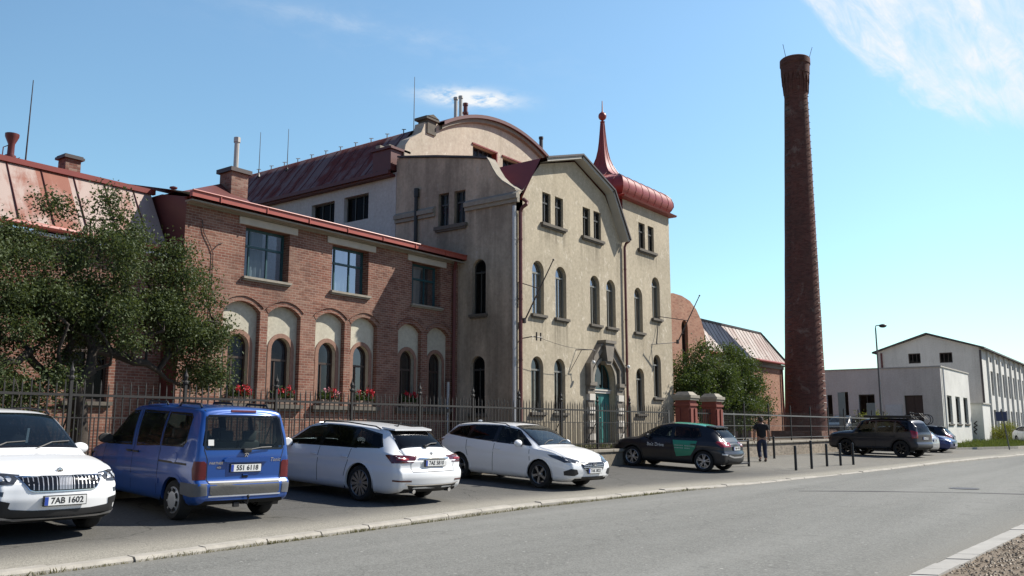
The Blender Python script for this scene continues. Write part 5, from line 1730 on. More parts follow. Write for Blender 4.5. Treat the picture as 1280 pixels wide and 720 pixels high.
skin_mesh('jeans', VJ, [(0, 1), (1, 2), (2, 3), (3, 4), (1, 5), (5, 6), (6, 7)], [(.165, .125), (.165, .125), .105, .082, .07, .105, .082, .07], jeans, man)
mb = MB(); mb.ellipsoid((0, .015, 1.705), (.088, .105, .105), 14, 10); mb.ellipsoid((0, -.03, 1.66), (.078, .07, .08), 12, 8); mb.build('hair', hair, man, smooth=70).location = (0, 0, 0)
mb = MB()
for s in (-1, 1): mb.ellipsoid((s * .088, .03, 1.655), (.016, .028, .036), 8, 6)
mb.ellipsoid((0, .135, 1.64), (.016, .024, .022), 8, 6)
mb.build('face', skin, man, smooth=70)
mb = MB(); mb.ellipsoid((.12, .08, .05), (.05, .135, .05), 12, 8); mb.ellipsoid((-.12, -.17, .075), (.05, .13, .05), 12, 8); mb.build('shoe', shoe, man, smooth=60)
for c in man.children:                                  # hair, face and shoes were laid out in his own frame
    if c.name.split('.')[0] in ('hair', 'face', 'shoe'):
        c.data.transform(Matrix.Translation(OFF[man.name]))
man.rotation_euler = (0, 0, R(-58)); man.scale = (1.12, 1.12, 1.0)

# ------------------------------------------------------------------ cars
def pchip(xs, ys):
    xs = np.array(xs, float); ys = np.array(ys, float)
    h = np.diff(xs); d = np.diff(ys) / h
    m = np.zeros(len(xs)); m[0], m[-1] = d[0], d[-1]
    for i in range(1, len(xs) - 1):
        if d[i - 1] * d[i] > 0:
            w1, w2 = 2 * h[i] + h[i - 1], h[i] + 2 * h[i - 1]
            m[i] = (w1 + w2) / (w1 / d[i - 1] + w2 / d[i])
    def f(x):
        x = np.clip(x, xs[0], xs[-1])
        i = np.clip(np.searchsorted(xs, x) - 1, 0, len(h) - 1)
        t = (x - xs[i]) / h[i]
        return (ys[i] * (1 + 2 * t) * (1 - t) ** 2 + h[i] * m[i] * t * (1 - t) ** 2 + ys[i + 1] * t * t * (3 - 2 * t) + h[i] * m[i + 1] * t * t * (t - 1))
    return f


def in_poly(pts, poly):
    x, y = pts[:, 0], pts[:, 1]
    r = np.zeros(len(pts), bool)
    n = len(poly)
    for i in range(n):
        x0, y0 = poly[i]; x1, y1 = poly[(i + 1) % n]
        c = ((y0 > y) != (y1 > y))
        with np.errstate(divide='ignore', invalid='ignore'):
            r ^= c & (x < (x1 - x0) * (y - y0) / (y1 - y0 + 1e-12) + x0)
    return r


def text_geo(s, size, bold=0.0, shear=0.0):
    cu = bpy.data.curves.new('lettering', 'FONT'); cu.body = s; cu.size = size; cu.resolution_u = 3; cu.offset = bold; cu.shear = shear
    cu.align_x = 'CENTER'; cu.align_y = 'CENTER'
    o = bpy.data.objects.new('lettering', cu); COL.objects.link(o)
    me = bpy.data.meshes.new_from_object(o.evaluated_get(bpy.context.evaluated_depsgraph_get()))
    V = [tuple(v.co) for v in me.vertices]; F = [tuple(p.vertices) for p in me.polygons]
    bpy.data.objects.remove(o); bpy.data.curves.remove(cu); bpy.data.meshes.remove(me)
    return V, F


CM = {}
CM['white'] = paint_mat('white_paint', (.86, .87, .88))
CM['blue'] = paint_mat('blue_paint', (.008, .066, .29), .25, .32, dusty=.06)
CM['black'] = paint_mat('black_blue_paint', (.006, .007, .012), .0, .35, coat=.35, dusty=.05)
CM['grey'] = paint_mat('slate_paint', (.018, .021, .034), .2, .35, coat=.5, dusty=.06)
CM['silver'] = paint_mat('silver_paint', (.42, .43, .45), .6, .35)
CM['navy'] = paint_mat('navy_paint', (.012, .03, .16), .4, .3)
CM['trim'] = simple('black_plastic', (.017, .017, .018), .55, var=.25, scale=14)
CM['gloss'] = simple('gloss_black', (.008, .008, .009), .12)
CM['under'] = simple('underbody', (.01, .01, .01), .9)
CM['tyre'] = simple('tyre_rubber', (.016, .016, .016), .85, var=.3, scale=20, bump=.3)
CM['rim'] = simple('alloy_rim', (.45, .45, .46), .32, .75)
CM['rim_dark'] = simple('machined_rim', (.20, .20, .205), .3, .7)
CM['rim_black'] = simple('black_rim', (.015, .015, .016), .35)
CM['hub'] = simple('plastic_hubcap', (.48, .48, .48), .45, .3)
CM['chrome'] = simple('chrome', (.75, .75, .76), .15, 1.0)
CM['satin'] = simple('satin_silver', (.55, .55, .56), .35, .7)
CM['plate'] = simple('plate_white', (.78, .78, .76), .5)
CM['plate_blue'] = simple('plate_blue', (.02, .06, .35), .5)
CM['ink'] = simple('plate_ink', (.01, .01, .01), .6)
CM['seat'] = simple('seat_cloth', (.07, .07, .072), .9)
CM['glass'] = glass_mat('car_glass', (.62, .70, .68), .9, (.008, .012, .013), 0, .55)
CM['glass_tint'] = glass_mat('tinted_car_glass', (.26, .28, .29), .62, (.004, .004, .005), 0, .5)
CM['screen'] = glass_mat('windscreen_glass', (.42, .52, .58), .62, (.012, .02, .028), 0, .9)
CM['red_lens'] = simple('red_lens', (.30, .006, .008), .14, var=.2, scale=20, **{'Coat_Weight': 1.0})
CM['dark_red_lens'] = simple('dark_red_lens', (.085, .004, .007), .14, var=.2, scale=20, **{'Coat_Weight': 1.0})
CM['van_lens'] = simple('van_tail_lens', (.10, .006, .008), .35, var=.3, scale=20)
CM['lamp'] = simple('lamp_glass', (.06, .065, .075), .06, .3, **{'Coat_Weight': 1.0})
CM['lens'] = simple('clear_lens', (.72, .74, .76), .12, .5)
CM['green'] = simple('green_wrap', (.010, .27, .145), .35, var=.08, scale=3, **{'Coat_Weight': .6})
CM['sticker'] = simple('white_sticker', (.72, .72, .70), .6)


class Car:
    def __init__(self, name, sp):
        self.sp = sp
        self.root = empty(name, (0, 0, 0))
        K = sp['keys']
        xs = [k[0] for k in K]
        self.f = [pchip(xs, [k[i] for k in K]) for i in range(1, 6)]
        self.body_mesh()

    def section(self, x):
        zt, w, belt, wt, e = (float(f(x)) for f in self.f)
        sp = self.sp
        zb = sp['zb'] + sp.get('rise_f', .03) * max(0, (x - (sp['xf'] - .5)) / .5) ** 2 + sp.get('rise_r', .06) * max(0, ((sp['xr'] + .5) - x) / .5) ** 2
        belt = min(belt, zt - e * .9)
        pts = [(0, zb), (.5 * w, zb), (.84 * w, zb)]
        NS = 18
        zw = zb + .60 * (belt - zb)
        for i in range(NS + 1):
            t = i / NS
            z = zb + .01 + (belt - zb - .01) * t
            f = 1 - .055 * max(0, (zw - z) / (zw - zb)) ** 2 - sp.get('tuck', .05) * max(0, (z - zw) / (belt - zw)) ** 2
            f -= .06 * max(0, 1 - t / .10) ** 2
            f += sp.get('crease', .010) * (math.exp(-((t - .80) / .035) ** 2) - .6 * math.exp(-((t - .70) / .07) ** 2)) + sp.get('sill', .008) * math.exp(-((t - .16) / .06) ** 2)
            pts.append((w * f, z))
        yb = pts[-1][0]
        ze = zt - e
        NG = 9
        for i in range(1, NG + 1):
            t = i / NG
            pts.append((yb + (wt - yb) * t + sp.get('bulge', .022) * math.sin(PI * t) * (1 if ze - belt > .15 else max(0, (ze - belt) / .15)), belt + (ze - belt) * t))
        NR = 9
        n = 2.5
        for i in range(1, NR + 1):
            a = PI / 2 * i / NR
            pts.append((wt * max(0, math.cos(a)) ** (2 / n), ze + e * math.sin(a) ** (2 / n)))
        pts[-1] = (0, zt)
        return pts

    def body_mesh(self):
        sp = self.sp
        xf, xr, rc = sp['xf'], sp['xr'], .07
        fx, rx = sp.get('fx', [(0, 0), (2, 0)]), sp.get('rx', [(0, 0), (2, 0)])
        fz, fd = [p[0] for p in fx], [p[1] for p in fx]
        rz_, rd = [p[0] for p in rx], [p[1] for p in rx]
        st = list(np.arange(xr + rc, xf - rc, .026)) + [xf - rc]
        rows = []
        def warp(x, y, z):
            wf = min(1, max(0, (x - (xf - .55)) / .55)) ** 1.5
            wr = min(1, max(0, ((xr + .45) - x) / .45)) ** 1.5
            return (x + wf * float(np.interp(z, fz, fd)) + wr * float(np.interp(z, rz_, rd)), y, z)
        def shrink(sec, k):
            ys = max(p[0] for p in sec); z0 = min(p[1] for p in sec); z1 = max(p[1] for p in sec); zc = (z0 + z1) / 2
            return [(p[0] * (1 - k / ys), zc + (p[1] - zc) * (1 - k / ((z1 - z0) / 2))) for p in sec]
        for k in range(5, 0, -1):
            th = PI / 2 * k / 5
            rows.append((xr + rc - rc * math.sin(th), shrink(self.section(xr + rc), rc * (1 - math.cos(th)))))
        for x in st: rows.append((x, self.section(x)))
        for k in range(1, 6):
            th = PI / 2 * k / 5
            rows.append((xf - rc + rc * math.sin(th), shrink(self.section(xf - rc), rc * (1 - math.cos(th)))))
        bm = bmesh.new()
        H = len(rows[0][1])
        grid = []
        for x, sec in rows:
            L = [bm.verts.new(warp(x, p[0], p[1])) for p in sec]
            Rr = [L[0]] + [bm.verts.new(warp(x, -p[0], p[1])) for p in sec[1:-1]] + [L[-1]]
            grid.append((L, Rr))
        def mi(j):
            if j < 3: return 2
            return 1 if j - 3 < sp.get('clad', 0) else 0
        for i in range(len(grid) - 1):
            for side in (0, 1):
                a, b = grid[i][side], grid[i + 1][side]
                for j in range(H - 1):
                    f = bm.faces.new((a[j], b[j], b[j + 1], a[j + 1]) if side == 0 else (a[j + 1], b[j + 1], b[j], a[j]))
                    f.material_index = mi(j)
        for end, (x, sec) in ((0, rows[0]), (-1, rows[-1])):
            L, Rr = grid[end]
            bulge = sp.get('bulge_r', .05) if end == 0 else sp.get('bulge_f', .10)
            sgn = -1 if end == 0 else 1
            NC = 12
            prev = None
            for j in range(H):
                yj = sec[j][0]
                if j in (0, H - 1): row = [L[j]] * (NC + 1)
                else:
                    row = [L[j]]
                    for k in range(1, NC):
                        s = 1 - 2 * k / NC
                        p = warp(x, yj * s, sec[j][1])
                        row.append(bm.verts.new((p[0] + sgn * bulge * (1 - s * s) * min(1, yj / .5), p[1], p[2])))
                    row.append(Rr[j])
                if prev:
                    for k in range(NC):
                        vs = [prev[k], prev[k + 1], row[k + 1], row[k]]
                        u = []
                        for v in vs:
                            if v not in u: u.append(v)
                        if len(u) >= 3:
                            f = bm.faces.new(u); f.material_index = mi(j - 1) if j - 1 >= 3 else 2
                prev = row
        bmesh.ops.recalc_face_normals(bm, faces=bm.faces)
        for f in bm.faces: f.smooth = True
        self.bm = bm
        self.bvh = BVHTree.FromBMesh(bm)
        self.holes = []                                     # (poly2d, basis, dir)
        self.doors = []

    # --- patches that follow the body
    def basis(self, d):
        n = -Vector(d).normalized()
        s = Vector((0, 0, 1)).cross(n)
        if s.length < .05: s = Vector((0, 1, 0))
        s.normalize()
        t = n.cross(s)
        return n, s, t

    def to2(self, P, d):
        n, s, t = self.basis(d)
        return [(Vector(p).dot(s), Vector(p).dot(t)) for p in P]

    def patch(self, mb, loops2, d, off, grid=.05, rim=0.0):
        n, s, t = self.basis(d)
        loops = [[Vector((p[0], p[1], 0)) for p in l] for l in loops2]
        flat = [p for l in loops for p in l]
        bm = bmesh.new()
        vs = [bm.verts.new(p) for p in flat]
        for tr in geometry.tessellate_polygon(loops):
            try: bm.faces.new([vs[i] for i in tr])
            except ValueError: pass
        xs = [p.x for p in flat]; ys = [p.y for p in flat]
        for ax, lo, hi in ((Vector((1, 0, 0)), min(xs), max(xs)), (Vector((0, 1, 0)), min(ys), max(ys))):
            q = math.floor(lo / grid) * grid + grid
            while q < hi:
                bmesh.ops.bisect_plane(bm, geom=bm.verts[:] + bm.edges[:] + bm.faces[:], plane_co=ax * q, plane_no=ax, dist=1e-6)
                q += grid
        bm.verts.ensure_lookup_table()
        out = []
        for v in bm.verts:
            o = s * v.co.x + t * v.co.y + n * 6
            hit, nr, idx, dist = self.bvh.ray_cast(o, -n)
            if hit is None:
                hit, nr, idx, dist = self.bvh.find_nearest(s * v.co.x + t * v.co.y + n * .9)
            if nr.dot(n) < 0: nr = -nr
            out.append(hit + nr * off)
        bm.verts.index_update()
        fs = [tuple(v.index for v in f.verts) for f in bm.faces]
        b0 = len(mb.v)
        mb.faces(out, fs)
        if rim:                                             # sides, so that the patch is a solid plate
            bd = [e for e in bm.edges if len(e.link_faces) == 1]
            for e in bd:
                a, b = e.verts[0].index, e.verts[1].index
                mb.poly([out[a], out[b], out[b] - n * rim, out[a] - n * rim])
        bm.free()

    def part(self, name, P, d, mat, off=.004, grid=.05, rim=.004, mirror=False, parent=None, hole=None):
        res = []
        for sy in ((1, -1) if mirror else (1,)):
            Q = [(p[0], p[1] * sy, p[2]) for p in P]; dd = (d[0], d[1] * sy, d[2])
            mb = MB()
            loops = [self.to2(Q, dd)]
            if hole: loops.append(self.to2([(p[0], p[1] * sy, p[2]) for p in hole], dd))
            self.patch(mb, loops, dd, off, grid, rim)
            o = mb.build(name, mat, parent or self.root, smooth=50)
            res.append(o)
        return res

    def window(self, name, P, d, glass, fr=.035, mirror=False, see=True):
        out = []
        for sy in ((1, -1) if mirror else (1,)):
            Q = [(p[0], p[1] * sy, p[2]) for p in P]; dd = (d[0], d[1] * sy, d[2])
            p2 = self.to2(Q, dd)
            mb = MB()
            self.patch(mb, [p2, inset(p2, fr)], dd, .004, .06, .006)
            w = mb.build(name, CM['gloss'], self.root, smooth=50)
            mb = MB()
            self.patch(mb, [inset(p2, fr * .6)], dd, .002, .06)
            mb.build('pane', CM[glass], w, smooth=60)
            if see: self.holes.append((inset(p2, fr * .55), dd))
            out.append(w)
        return out

    def pillars(self, polys):
        for q in polys: self.part('pillar_trim', side(*q), SIDE, CM['gloss'], .0035, .08, .004, True)

    def strip(self, mb, P, d, w, off=.003, grid=.08):
        """narrow band along a 3-D polyline laid on the body"""
        p2 = [Vector(p) for p in self.to2(P, d)]
        n = len(p2)
        L, Rr = [], []
        for i in range(n):
            a = p2[max(0, i - 1)]; b = p2[min(n - 1, i + 1)]
            t = (b - a).normalized(); q = Vector((-t.y, t.x)) * w / 2
            L.append(tuple(p2[i] + q)); Rr.append(tuple(p2[i] - q))
        self.patch(mb, [L + Rr[::-1]], d, off, grid)

    # --- finish
    def finish(self, paint, extra_arch=.045):
        sp, bm = self.sp, self.bm
        bm.faces.ensure_lookup_table()
        C = np.array([f.calc_center_median() for f in bm.faces]); N = np.array([f.normal for f in bm.faces])
        kill = np.zeros(len(C), bool)
        for poly, d in self.holes:
            n, s, t = self.basis(d)
            p = np.stack([C @ np.array(s), C @ np.array(t)], 1)
            k = in_poly(p, poly) & (N @ np.array(n) > .1)
            if abs(d[1]) > .5: k &= (C[:, 1] * -d[1] > .2)
            else: k &= (C[:, 0] * -d[0] > -.3) & (C[:, 2] > .6)
            kill |= k
        ra = sp['arch']
        for wx in (sp['wb'] / 2, -sp['wb'] / 2):
            kill |= ((C[:, 0] - wx) ** 2 + (C[:, 2] - sp['R']) ** 2 < ra ** 2) & (abs(C[:, 1]) > .42)
        dmask = []
        for poly in self.doors:
            for sy in (1, -1):
                k = in_poly(C[:, [0, 2]], poly) & (C[:, 1] * sy > .3) & ~kill & (abs(N[:, 1]) > .3)
                dmask.append((k, sy))
        faces = list(bm.faces)
        mats = [paint, CM['trim'], CM['under']]
        used = kill.copy()
        def extract(mask, name):
            mb = MB(); idx = {}
            for i in np.nonzero(mask)[0]:
                f = faces[i]; ids = []
                for v in f.verts:
                    if v not in idx: idx[v] = mb.vert(v.co)
                    ids.append(idx[v])
                mb.f.append(tuple(ids)); mb.m.append(f.material_index)
            me = bpy.data.meshes.new(name); me.from_pydata(mb.v, [], mb.f)
            for m in mats: me.materials.append(m)
            me.polygons.foreach_set('material_index', mb.m); me.polygons.foreach_set('use_smooth', [True] * len(mb.f))
            try:
                me.normals_split_custom_set_from_vertices([tuple(v.normal) for v in idx])
            except Exception: pass
            o = bpy.data.objects.new(name, me); COL.objects.link(o); o.parent = self.root; OFF[o.name] = Vector()
            return o
        bm.normal_update()
        for k, sy in dmask:
            if k.sum() < 4: continue
            extract(k & ~used, 'door'); used |= k
        extract(~used, 'body')
        # arch lips and wheel wells
        for wx in (sp['wb'] / 2, -sp['wb'] / 2):
            for sy in (1, -1):
                a0 = math.asin(max(-.9, min(.9, (sp['zb'] + .0 - sp['R']) / ra)))
                ang = np.linspace(PI - a0, a0, 30)
                Lp = [(wx + (ra - .008) * math.cos(a), sy, sp['R'] + (ra - .008) * math.sin(a)) for a in ang]
                Up = [(wx + (ra + extra_arch) * math.cos(a), sy, sp['R'] + (ra + extra_arch) * math.sin(a)) for a in ang]
                d = (0, -sy, 0)
                mb = MB(); self.patch(mb, [self.to2(Lp + Up[::-1], d)], d, .006, .06, .05)
                mb.build('wheel_arch', CM['trim'] if sp.get('clad') else paint, self.root, smooth=60)
            for sy in (1, -1):
                mb = MB()
                ang = np.linspace(PI + .3, -.3, 24); y0, y1 = sy * .45, sy * (float(self.f[1](wx)) - .015)
                for i in range(23):
                    a, b = ang[i], ang[i + 1]
                    q = [(wx + (ra + .02) * math.cos(u), y, sp['R'] + (ra + .02) * math.sin(u)) for u, y in ((a, y0), (b, y0), (b, y1), (a, y1))]
                    mb.poly(q); mb.poly([q[0], q[1], (wx, y0, sp['R'])])
                mb.build('wheel_well', CM['under'], self.root)
        bm.free()
        self.interior()

    def interior(self):
        sp = self.sp
        if not sp.get('seats', True): return
        mb = MB(); mb.box(sp['xr'] + .35, 1.0, -.68, .68, .42, .46); mb.box(.78, 1.15, -.68, .68, .46, .92)
        mb.build('cabin_floor', CM['under'], self.root)
        hz = sp.get('seat_top', 1.12)
        for x in (-.15, -1.0):
            for y in ((.36, -.36) if x > -.5 else (.42, 0, -.42)):
                mb = MB()
                mb.bbox((x, y, .62), (.5, .46, .18), None, .06); mb.bbox((x - .27, y, .62 + (hz - .62) * .5), (.14, .44 if x > -.5 else .40, hz - .55), Matrix.Rotation(R(-12), 3, 'Y'), .06)
                mb.bbox((x - .36, y, hz + .10), (.09, .24, .17), None, .04); mb.tube([(x - .34, y, hz - .05), (x - .36, y, hz + .1)], .02, 6)
                mb.build('seat', CM['seat'], self.root, smooth=50)
        mb = MB(); c = (.52, .37, .92)
        pts = [(c[0] + .08 * math.sin(a) * -.4, c[1] + .18 * math.cos(a), c[2] + .18 * math.sin(a)) for a in np.linspace(0, 2 * PI, 20)]
        mb.tube(pts, .014, 6, cap=False); mb.build('steering_wheel', CM['trim'], self.root)

    def wheels(self, rim='rim', spokes=5, style='twin', rim_r=None):
        sp = self.sp; Rw = sp['R']; w = .205; rr_ = rim_r or Rw - .10
        mb = MB()
        prof = [(rr_ - .01, -w / 2 + .012), (rr_ + .02, -w / 2), (Rw - .035, -w / 2 - .004), (Rw - .008, -w / 2 + .022), (Rw, -w / 2 + .05), (Rw, w / 2 - .05), (Rw - .008, w / 2 - .022), (Rw - .035, w / 2 + .004), (rr_ + .02, w / 2), (rr_ - .01, w / 2 - .012)]
        mb.lathe(prof, (0, 0, 0), 40, 'y')
        tyre = mb.mesh('tyre', [CM['tyre']], (0, 0, 0), 40)
        mb = MB()
        o = w / 2
        mb.lathe([(rr_, o - .012), (rr_ - .012, o - .004), (rr_ - .024, o - .012), (rr_ - .03, o - .06), (rr_ - .035, -w / 2 + .02)], (0, 0, 0), 40, 'y')
        hubr = .06
        if style == 'cap':
            mb.lathe([(rr_ - .02, o - .012), (rr_ - .05, o + .004), (.10, o + .016), (.03, o + .012), (0, o + .012)], (0, 0, 0), 32, 'y')
        else:
            mb.lathe([(hubr + .02, o - .05), (hubr, o - .022), (.03, o - .014), (0, o - .014)], (0, 0, 0), 20, 'y')
            k = spokes
            for i in range(k):
                for dl in ((-.5, .5) if style == 'twin' else (0,)):
                    a = 2 * PI * i / k
                    wd = .03 if style == 'twin' else (.045 if style == 'blade' else .026)
                    da = dl * (.42 if k <= 6 else .16)
                    a_in, a_out = a + da * .35, a + da
                    def pt(r_, a_, dw, y): return (r_ * math.cos(a_) - dw * math.sin(a_), y, r_ * math.sin(a_) + dw * math.cos(a_))
                    wo = wd * (1.0 if style != 'blade' else 1.5)
                    v = [pt(hubr * .8, a_in, -wd / 2, o - .02), pt(hubr * .8, a_in, wd / 2, o - .02), pt(rr_ - .018, a_out, wo / 2, o - .014), pt(rr_ - .018, a_out, -wo / 2, o - .014)]
                    v += [(p[0], p[1] - .045, p[2]) for p in v]
                    mb.faces(v, [(0, 1, 2, 3), (0, 4, 5, 1), (1, 5, 6, 2), (2, 6, 7, 3), (3, 7, 4, 0)])
        rimm = mb.mesh('rim', [CM[rim]], (0, 0, 0), 35)
        mb = MB(); mb.lathe([(rr_ - .06, -.01), (0, -.01)], (0, 0, 0), 24, 'y')
        if style == 'cap':
            for i in range(8):
                a = 2 * PI * i / 8
                c = (.155 * math.cos(a), o + .0105, .155 * math.sin(a))
                mb.bbox(c, (.05, .006, .085), Matrix.Rotation(-a, 3, 'Y'), 0)
        dark = mb.mesh('brake_disc', [CM['under']], (0, 0, 0), None)
        for wx in (sp['wb'] / 2, -sp['wb'] / 2):
            for sy in (1, -1):
                wob = bpy.data.objects.new('wheel', tyre); COL.objects.link(wob); wob.parent = self.root
                wob.location = (wx, sy * sp['track'], Rw); wob.rotation_euler = (0, random.uniform(0, 1.2), 0 if sy > 0 else PI)
                for m in (rimm, dark):
                    c = bpy.data.objects.new(m.name.split('.')[0], m); COL.objects.link(c); c.parent = wob

    def mirrors(self, x, z, paint, y=None):
        for sy in (1, -1):
            y0 = (y or float(self.f[1](x)) * .93)
            mb = MB()
            n0 = len(mb.v)
            mb.ellipsoid((x, sy * (y0 + .13), z), (.085, .125, .085), 16, 10)
            for i in range(n0, len(mb.v)):
                p = mb.v[i]
                if p[0] < x - .03: mb.v[i] = (x - .03, p[1], p[2])
            m = mb.build('mirror', paint, self.root, smooth=45)
            mb = MB(); mb.beam((x, sy * (y0 - .04), z - .06), (x, sy * (y0 + .08), z - .04), .05, .04); mb.build('mirror_stalk', CM['trim'], m)

    def handles(self, xs, z, mat):
        for sy in (1, -1):
            for x in xs:
                h = self.bvh.ray_cast(Vector((x, sy * 3, z)), Vector((0, -sy, 0)))[0]
                y = h.y if h else sy * .9
                mb = MB(); mb.bbox((x, y + sy * .018, z), (.19, .03, .03), None, .012); mb.build('door_handle', mat, self.root, smooth=40)

    def seams(self, lines, d=(0, -1, 0), w=.013, mirror=True, name='panel_gap'):
        for sy in ((1, -1) if mirror else (1,)):
            mb = MB()
            for P in lines: self.strip(mb, [(p[0], p[1] * sy, p[2]) for p in P], (d[0], d[1] * sy, d[2]), w, .0025)
            mb.build(name, CM['under'], self.root)

    def plate(self, text, x, z, front, y=0, tilt=0, w=.52):
        """number plate with raised ink and the blue strip"""
        s = 1 if front else -1
        mb = MB(); mb.box(x - .006, x + .006, y - w / 2, y + w / 2, z - .055, z + .055)
        p = mb.build('number_plate', CM['plate'], self.root)
        mb = MB(); xx = x + s * .0075
        sd = -1 if front else 1                            # the strip sits at the reader's left
        mb.box(xx - .0005, xx + .0005, min(y + sd * w / 2, y + sd * (w / 2 - .045)), max(y + sd * w / 2, y + sd * (w / 2 - .045)), z - .052, z + .052)
        mb.build('plate_strip', CM['plate_blue'], p)
        V, F = text_geo(text, .105, .0022)
        if V:
            mb = MB(); mb.faces([(x + s * .0085, y + (1 if front else -1) * (v[0] * .98 + .022), z + v[1] * 1.02) for v in V], F); mb.build('lettering', CM['ink'], p)
        mb = MB(); mb.box(min(x - s * .002, x - s * .03), max(x - s * .002, x - s * .03), y - w / 2 - .012, y + w / 2 + .012, z - .066, z + .066); mb.build('plate_frame', CM['trim'], p)
        return p

    def lettering(self, text, size, c, facing, mat, off=.006, bold=.001, shear=0.0, name='lettering'):
        """text laid on the body; facing 'left', 'right' or 'rear'"""
        V, F = text_geo(text, size, bold, shear)
        out = []
        for v in V:
            if facing == 'left': o, d = Vector((c[0] - v[0], 3, c[2] + v[1])), Vector((0, -1, 0))
            elif facing == 'rear': o, d = Vector((-5, c[1] - v[0], c[2] + v[1])), Vector((1, 0, 0))
            h, nr, i, ds = self.bvh.ray_cast(o, d)
            if h is None: return None
            out.append(h + (nr if nr.dot(d) < 0 else -nr) * off)
        mb = MB(); mb.faces(out, F)
        return mb.build(name, mat, self.root)

    def place(self, x, y, head, label, cat='car', group=None, tilt=True):
        a = (0.05 if x < 30 else max(0.02, 0.05 - (x - 30) * .002)) if tilt else 0
        up = Vector((0, -a, 1)).normalized()
        fwd = Vector((math.cos(R(head)), math.sin(R(head)), 0)); fwd = (fwd - up * fwd.dot(up)).normalized()
        left = up.cross(fwd)
        Mx = Matrix((fwd, left, up)).transposed().to_4x4()
        Mx.translation = (x, y, lot_z(x, y))
        self.root.matrix_world = Mx
        tag(self.root, label, cat, group)
        return self.root


def side(*xz): return [(p[0], 1.0, p[1]) for p in xz]


SIDE = (0, -1, 0)
CARS = 'cars parked in the lot'

# ---------------------------------------------------------------- white SUV, front towards us
sp = dict(xf=2.2, xr=-2.18, wb=2.64, R=.335, track=.79, arch=.385, zb=.22, clad=4, crease=.012, tuck=.055, bulge_f=.13, seat_top=1.18,
          keys=[(-2.18, .95, .80, .80, .66, .12), (-2.08, 1.06, .86, .92, .66, .12), (-1.98, 1.20, .885, .97, .64, .10), (-1.75, 1.46, .90, .99, .61, .09), (-1.55, 1.565, .91, .995, .61, .08),
                (-.8, 1.60, .92, .99, .62, .08), (0, 1.60, .92, .975, .62, .08), (.35, 1.56, .91, .97, .62, .07), (.62, 1.43, .905, .965, .645, .06), (1.0, 1.18, .90, .96, .70, .05), (1.15, 1.075, .895, .955, .75, .06),
                (1.5, 1.035, .88, .94, .78, .07), (1.85, .985, .84, .90, .75, .08), (2.05, .93, .79, .85, .69, .09), (2.2, .87, .72, .78, .62, .09)],
          fx=[(.2, -.10), (.35, -.01), (.55, .02), (.70, 0), (.80, -.03), (.95, -.09)])
c = Car('parked_car', sp)
c.window('windscreen', [(.30, .57, 1.545), (.30, -.57, 1.545), (1.06, -.70, 1.10), (1.06, .70, 1.10)], (-.62, 0, -.78), 'screen', .04)
c.window('side_window', side((.42, 1.45), (.86, 1.02), (-.10, 1.02), (-.10, 1.50)), SIDE, 'glass', .03, True)
c.window('side_window', side((-.16, 1.50), (-.16, 1.02), (-1.05, 1.04), (-.98, 1.48)), SIDE, 'glass_tint', .03, True)
c.window('side_window', side((-1.10, 1.46), (-1.14, 1.05), (-1.62, 1.12), (-1.45, 1.40)), SIDE, 'glass_tint', .03, True)
c.pillars([[(-.08, 1.50), (-.08, 1.02), (-.18, 1.02), (-.18, 1.50)]])
c.window('rear_window', [(-1.78, .53, 1.44), (-1.78, -.53, 1.44), (-2.05, -.60, 1.10), (-2.05, .60, 1.10)], (.8, 0, -.55), 'glass_tint', .03)
F = (-1, 0, 0)
# radiator grille: chrome rim, dark core, upright bars
gro = [(2.3, .57, .835), (2.3, .52, .80), (2.3, .42, .665), (2.3, .36, .645), (2.3, -.36, .645), (2.3, -.42, .665), (2.3, -.52, .80), (2.3, -.57, .835)]
g_ = c.part('grille', gro, F, CM['chrome'], .012, .05, .02)[0]
g2i = inset([(p[1], p[2]) for p in gro], .013)
c.part('grille_core', [(2.3, p[0], p[1]) for p in g2i], F, CM['gloss'], .016, .05, .0, parent=g_)
mb = MB()
for k in range(19):
    y = -.48 + .96 * k / 18
    if abs(y) < .085: continue
    zt_ = .815; zb_ = .668 + max(0, abs(y) - .37) * .95
    c.strip(mb, [(2.3, y, zb_), (2.3, y, zt_)], F, .010, .022)
mb.build('grille_bars', CM['satin'], g_)
mb = MB()
for k in range(9):
    y = -.075 + .15 * k / 8
    c.strip(mb, [(2.3, y, .67), (2.3, y, .815)], F, .012, .024)
mb.build('radar_panel', CM['satin'], g_)
# headlamps wrap round the corners
for nm, P, mt, of in (('headlight', [(2.2, .545, .85), (2.2, .575, .745), (2.05, .73, .73), (1.90, .81, .79), (1.82, .835, .87), (2.03, .745, .868)], 'lamp', .010),):
    hl = c.part(nm, P, (-.80, -.60, 0), CM[mt], of, .05, .012, True)
    for k, sy in enumerate((1, -1)):
        for (yy, zz, r_) in ((.635, .80, .03), (.715, .80, .026)):
            P2 = [(2.1, sy * (yy + r_ * math.cos(a)), zz + r_ * math.sin(a)) for a in np.linspace(0, 2 * PI, 12)[:-1]]
            c.part('lens', P2, F, CM['lens'], .018, .05, 0, parent=hl[k])
c.part('fog_light', [(2.15, .66, .655), (2.15, .665, .60), (2.1, .735, .605), (2.1, .745, .665)], (-.85, -.5, 0), CM['lamp'], .008, .05, .01, True)
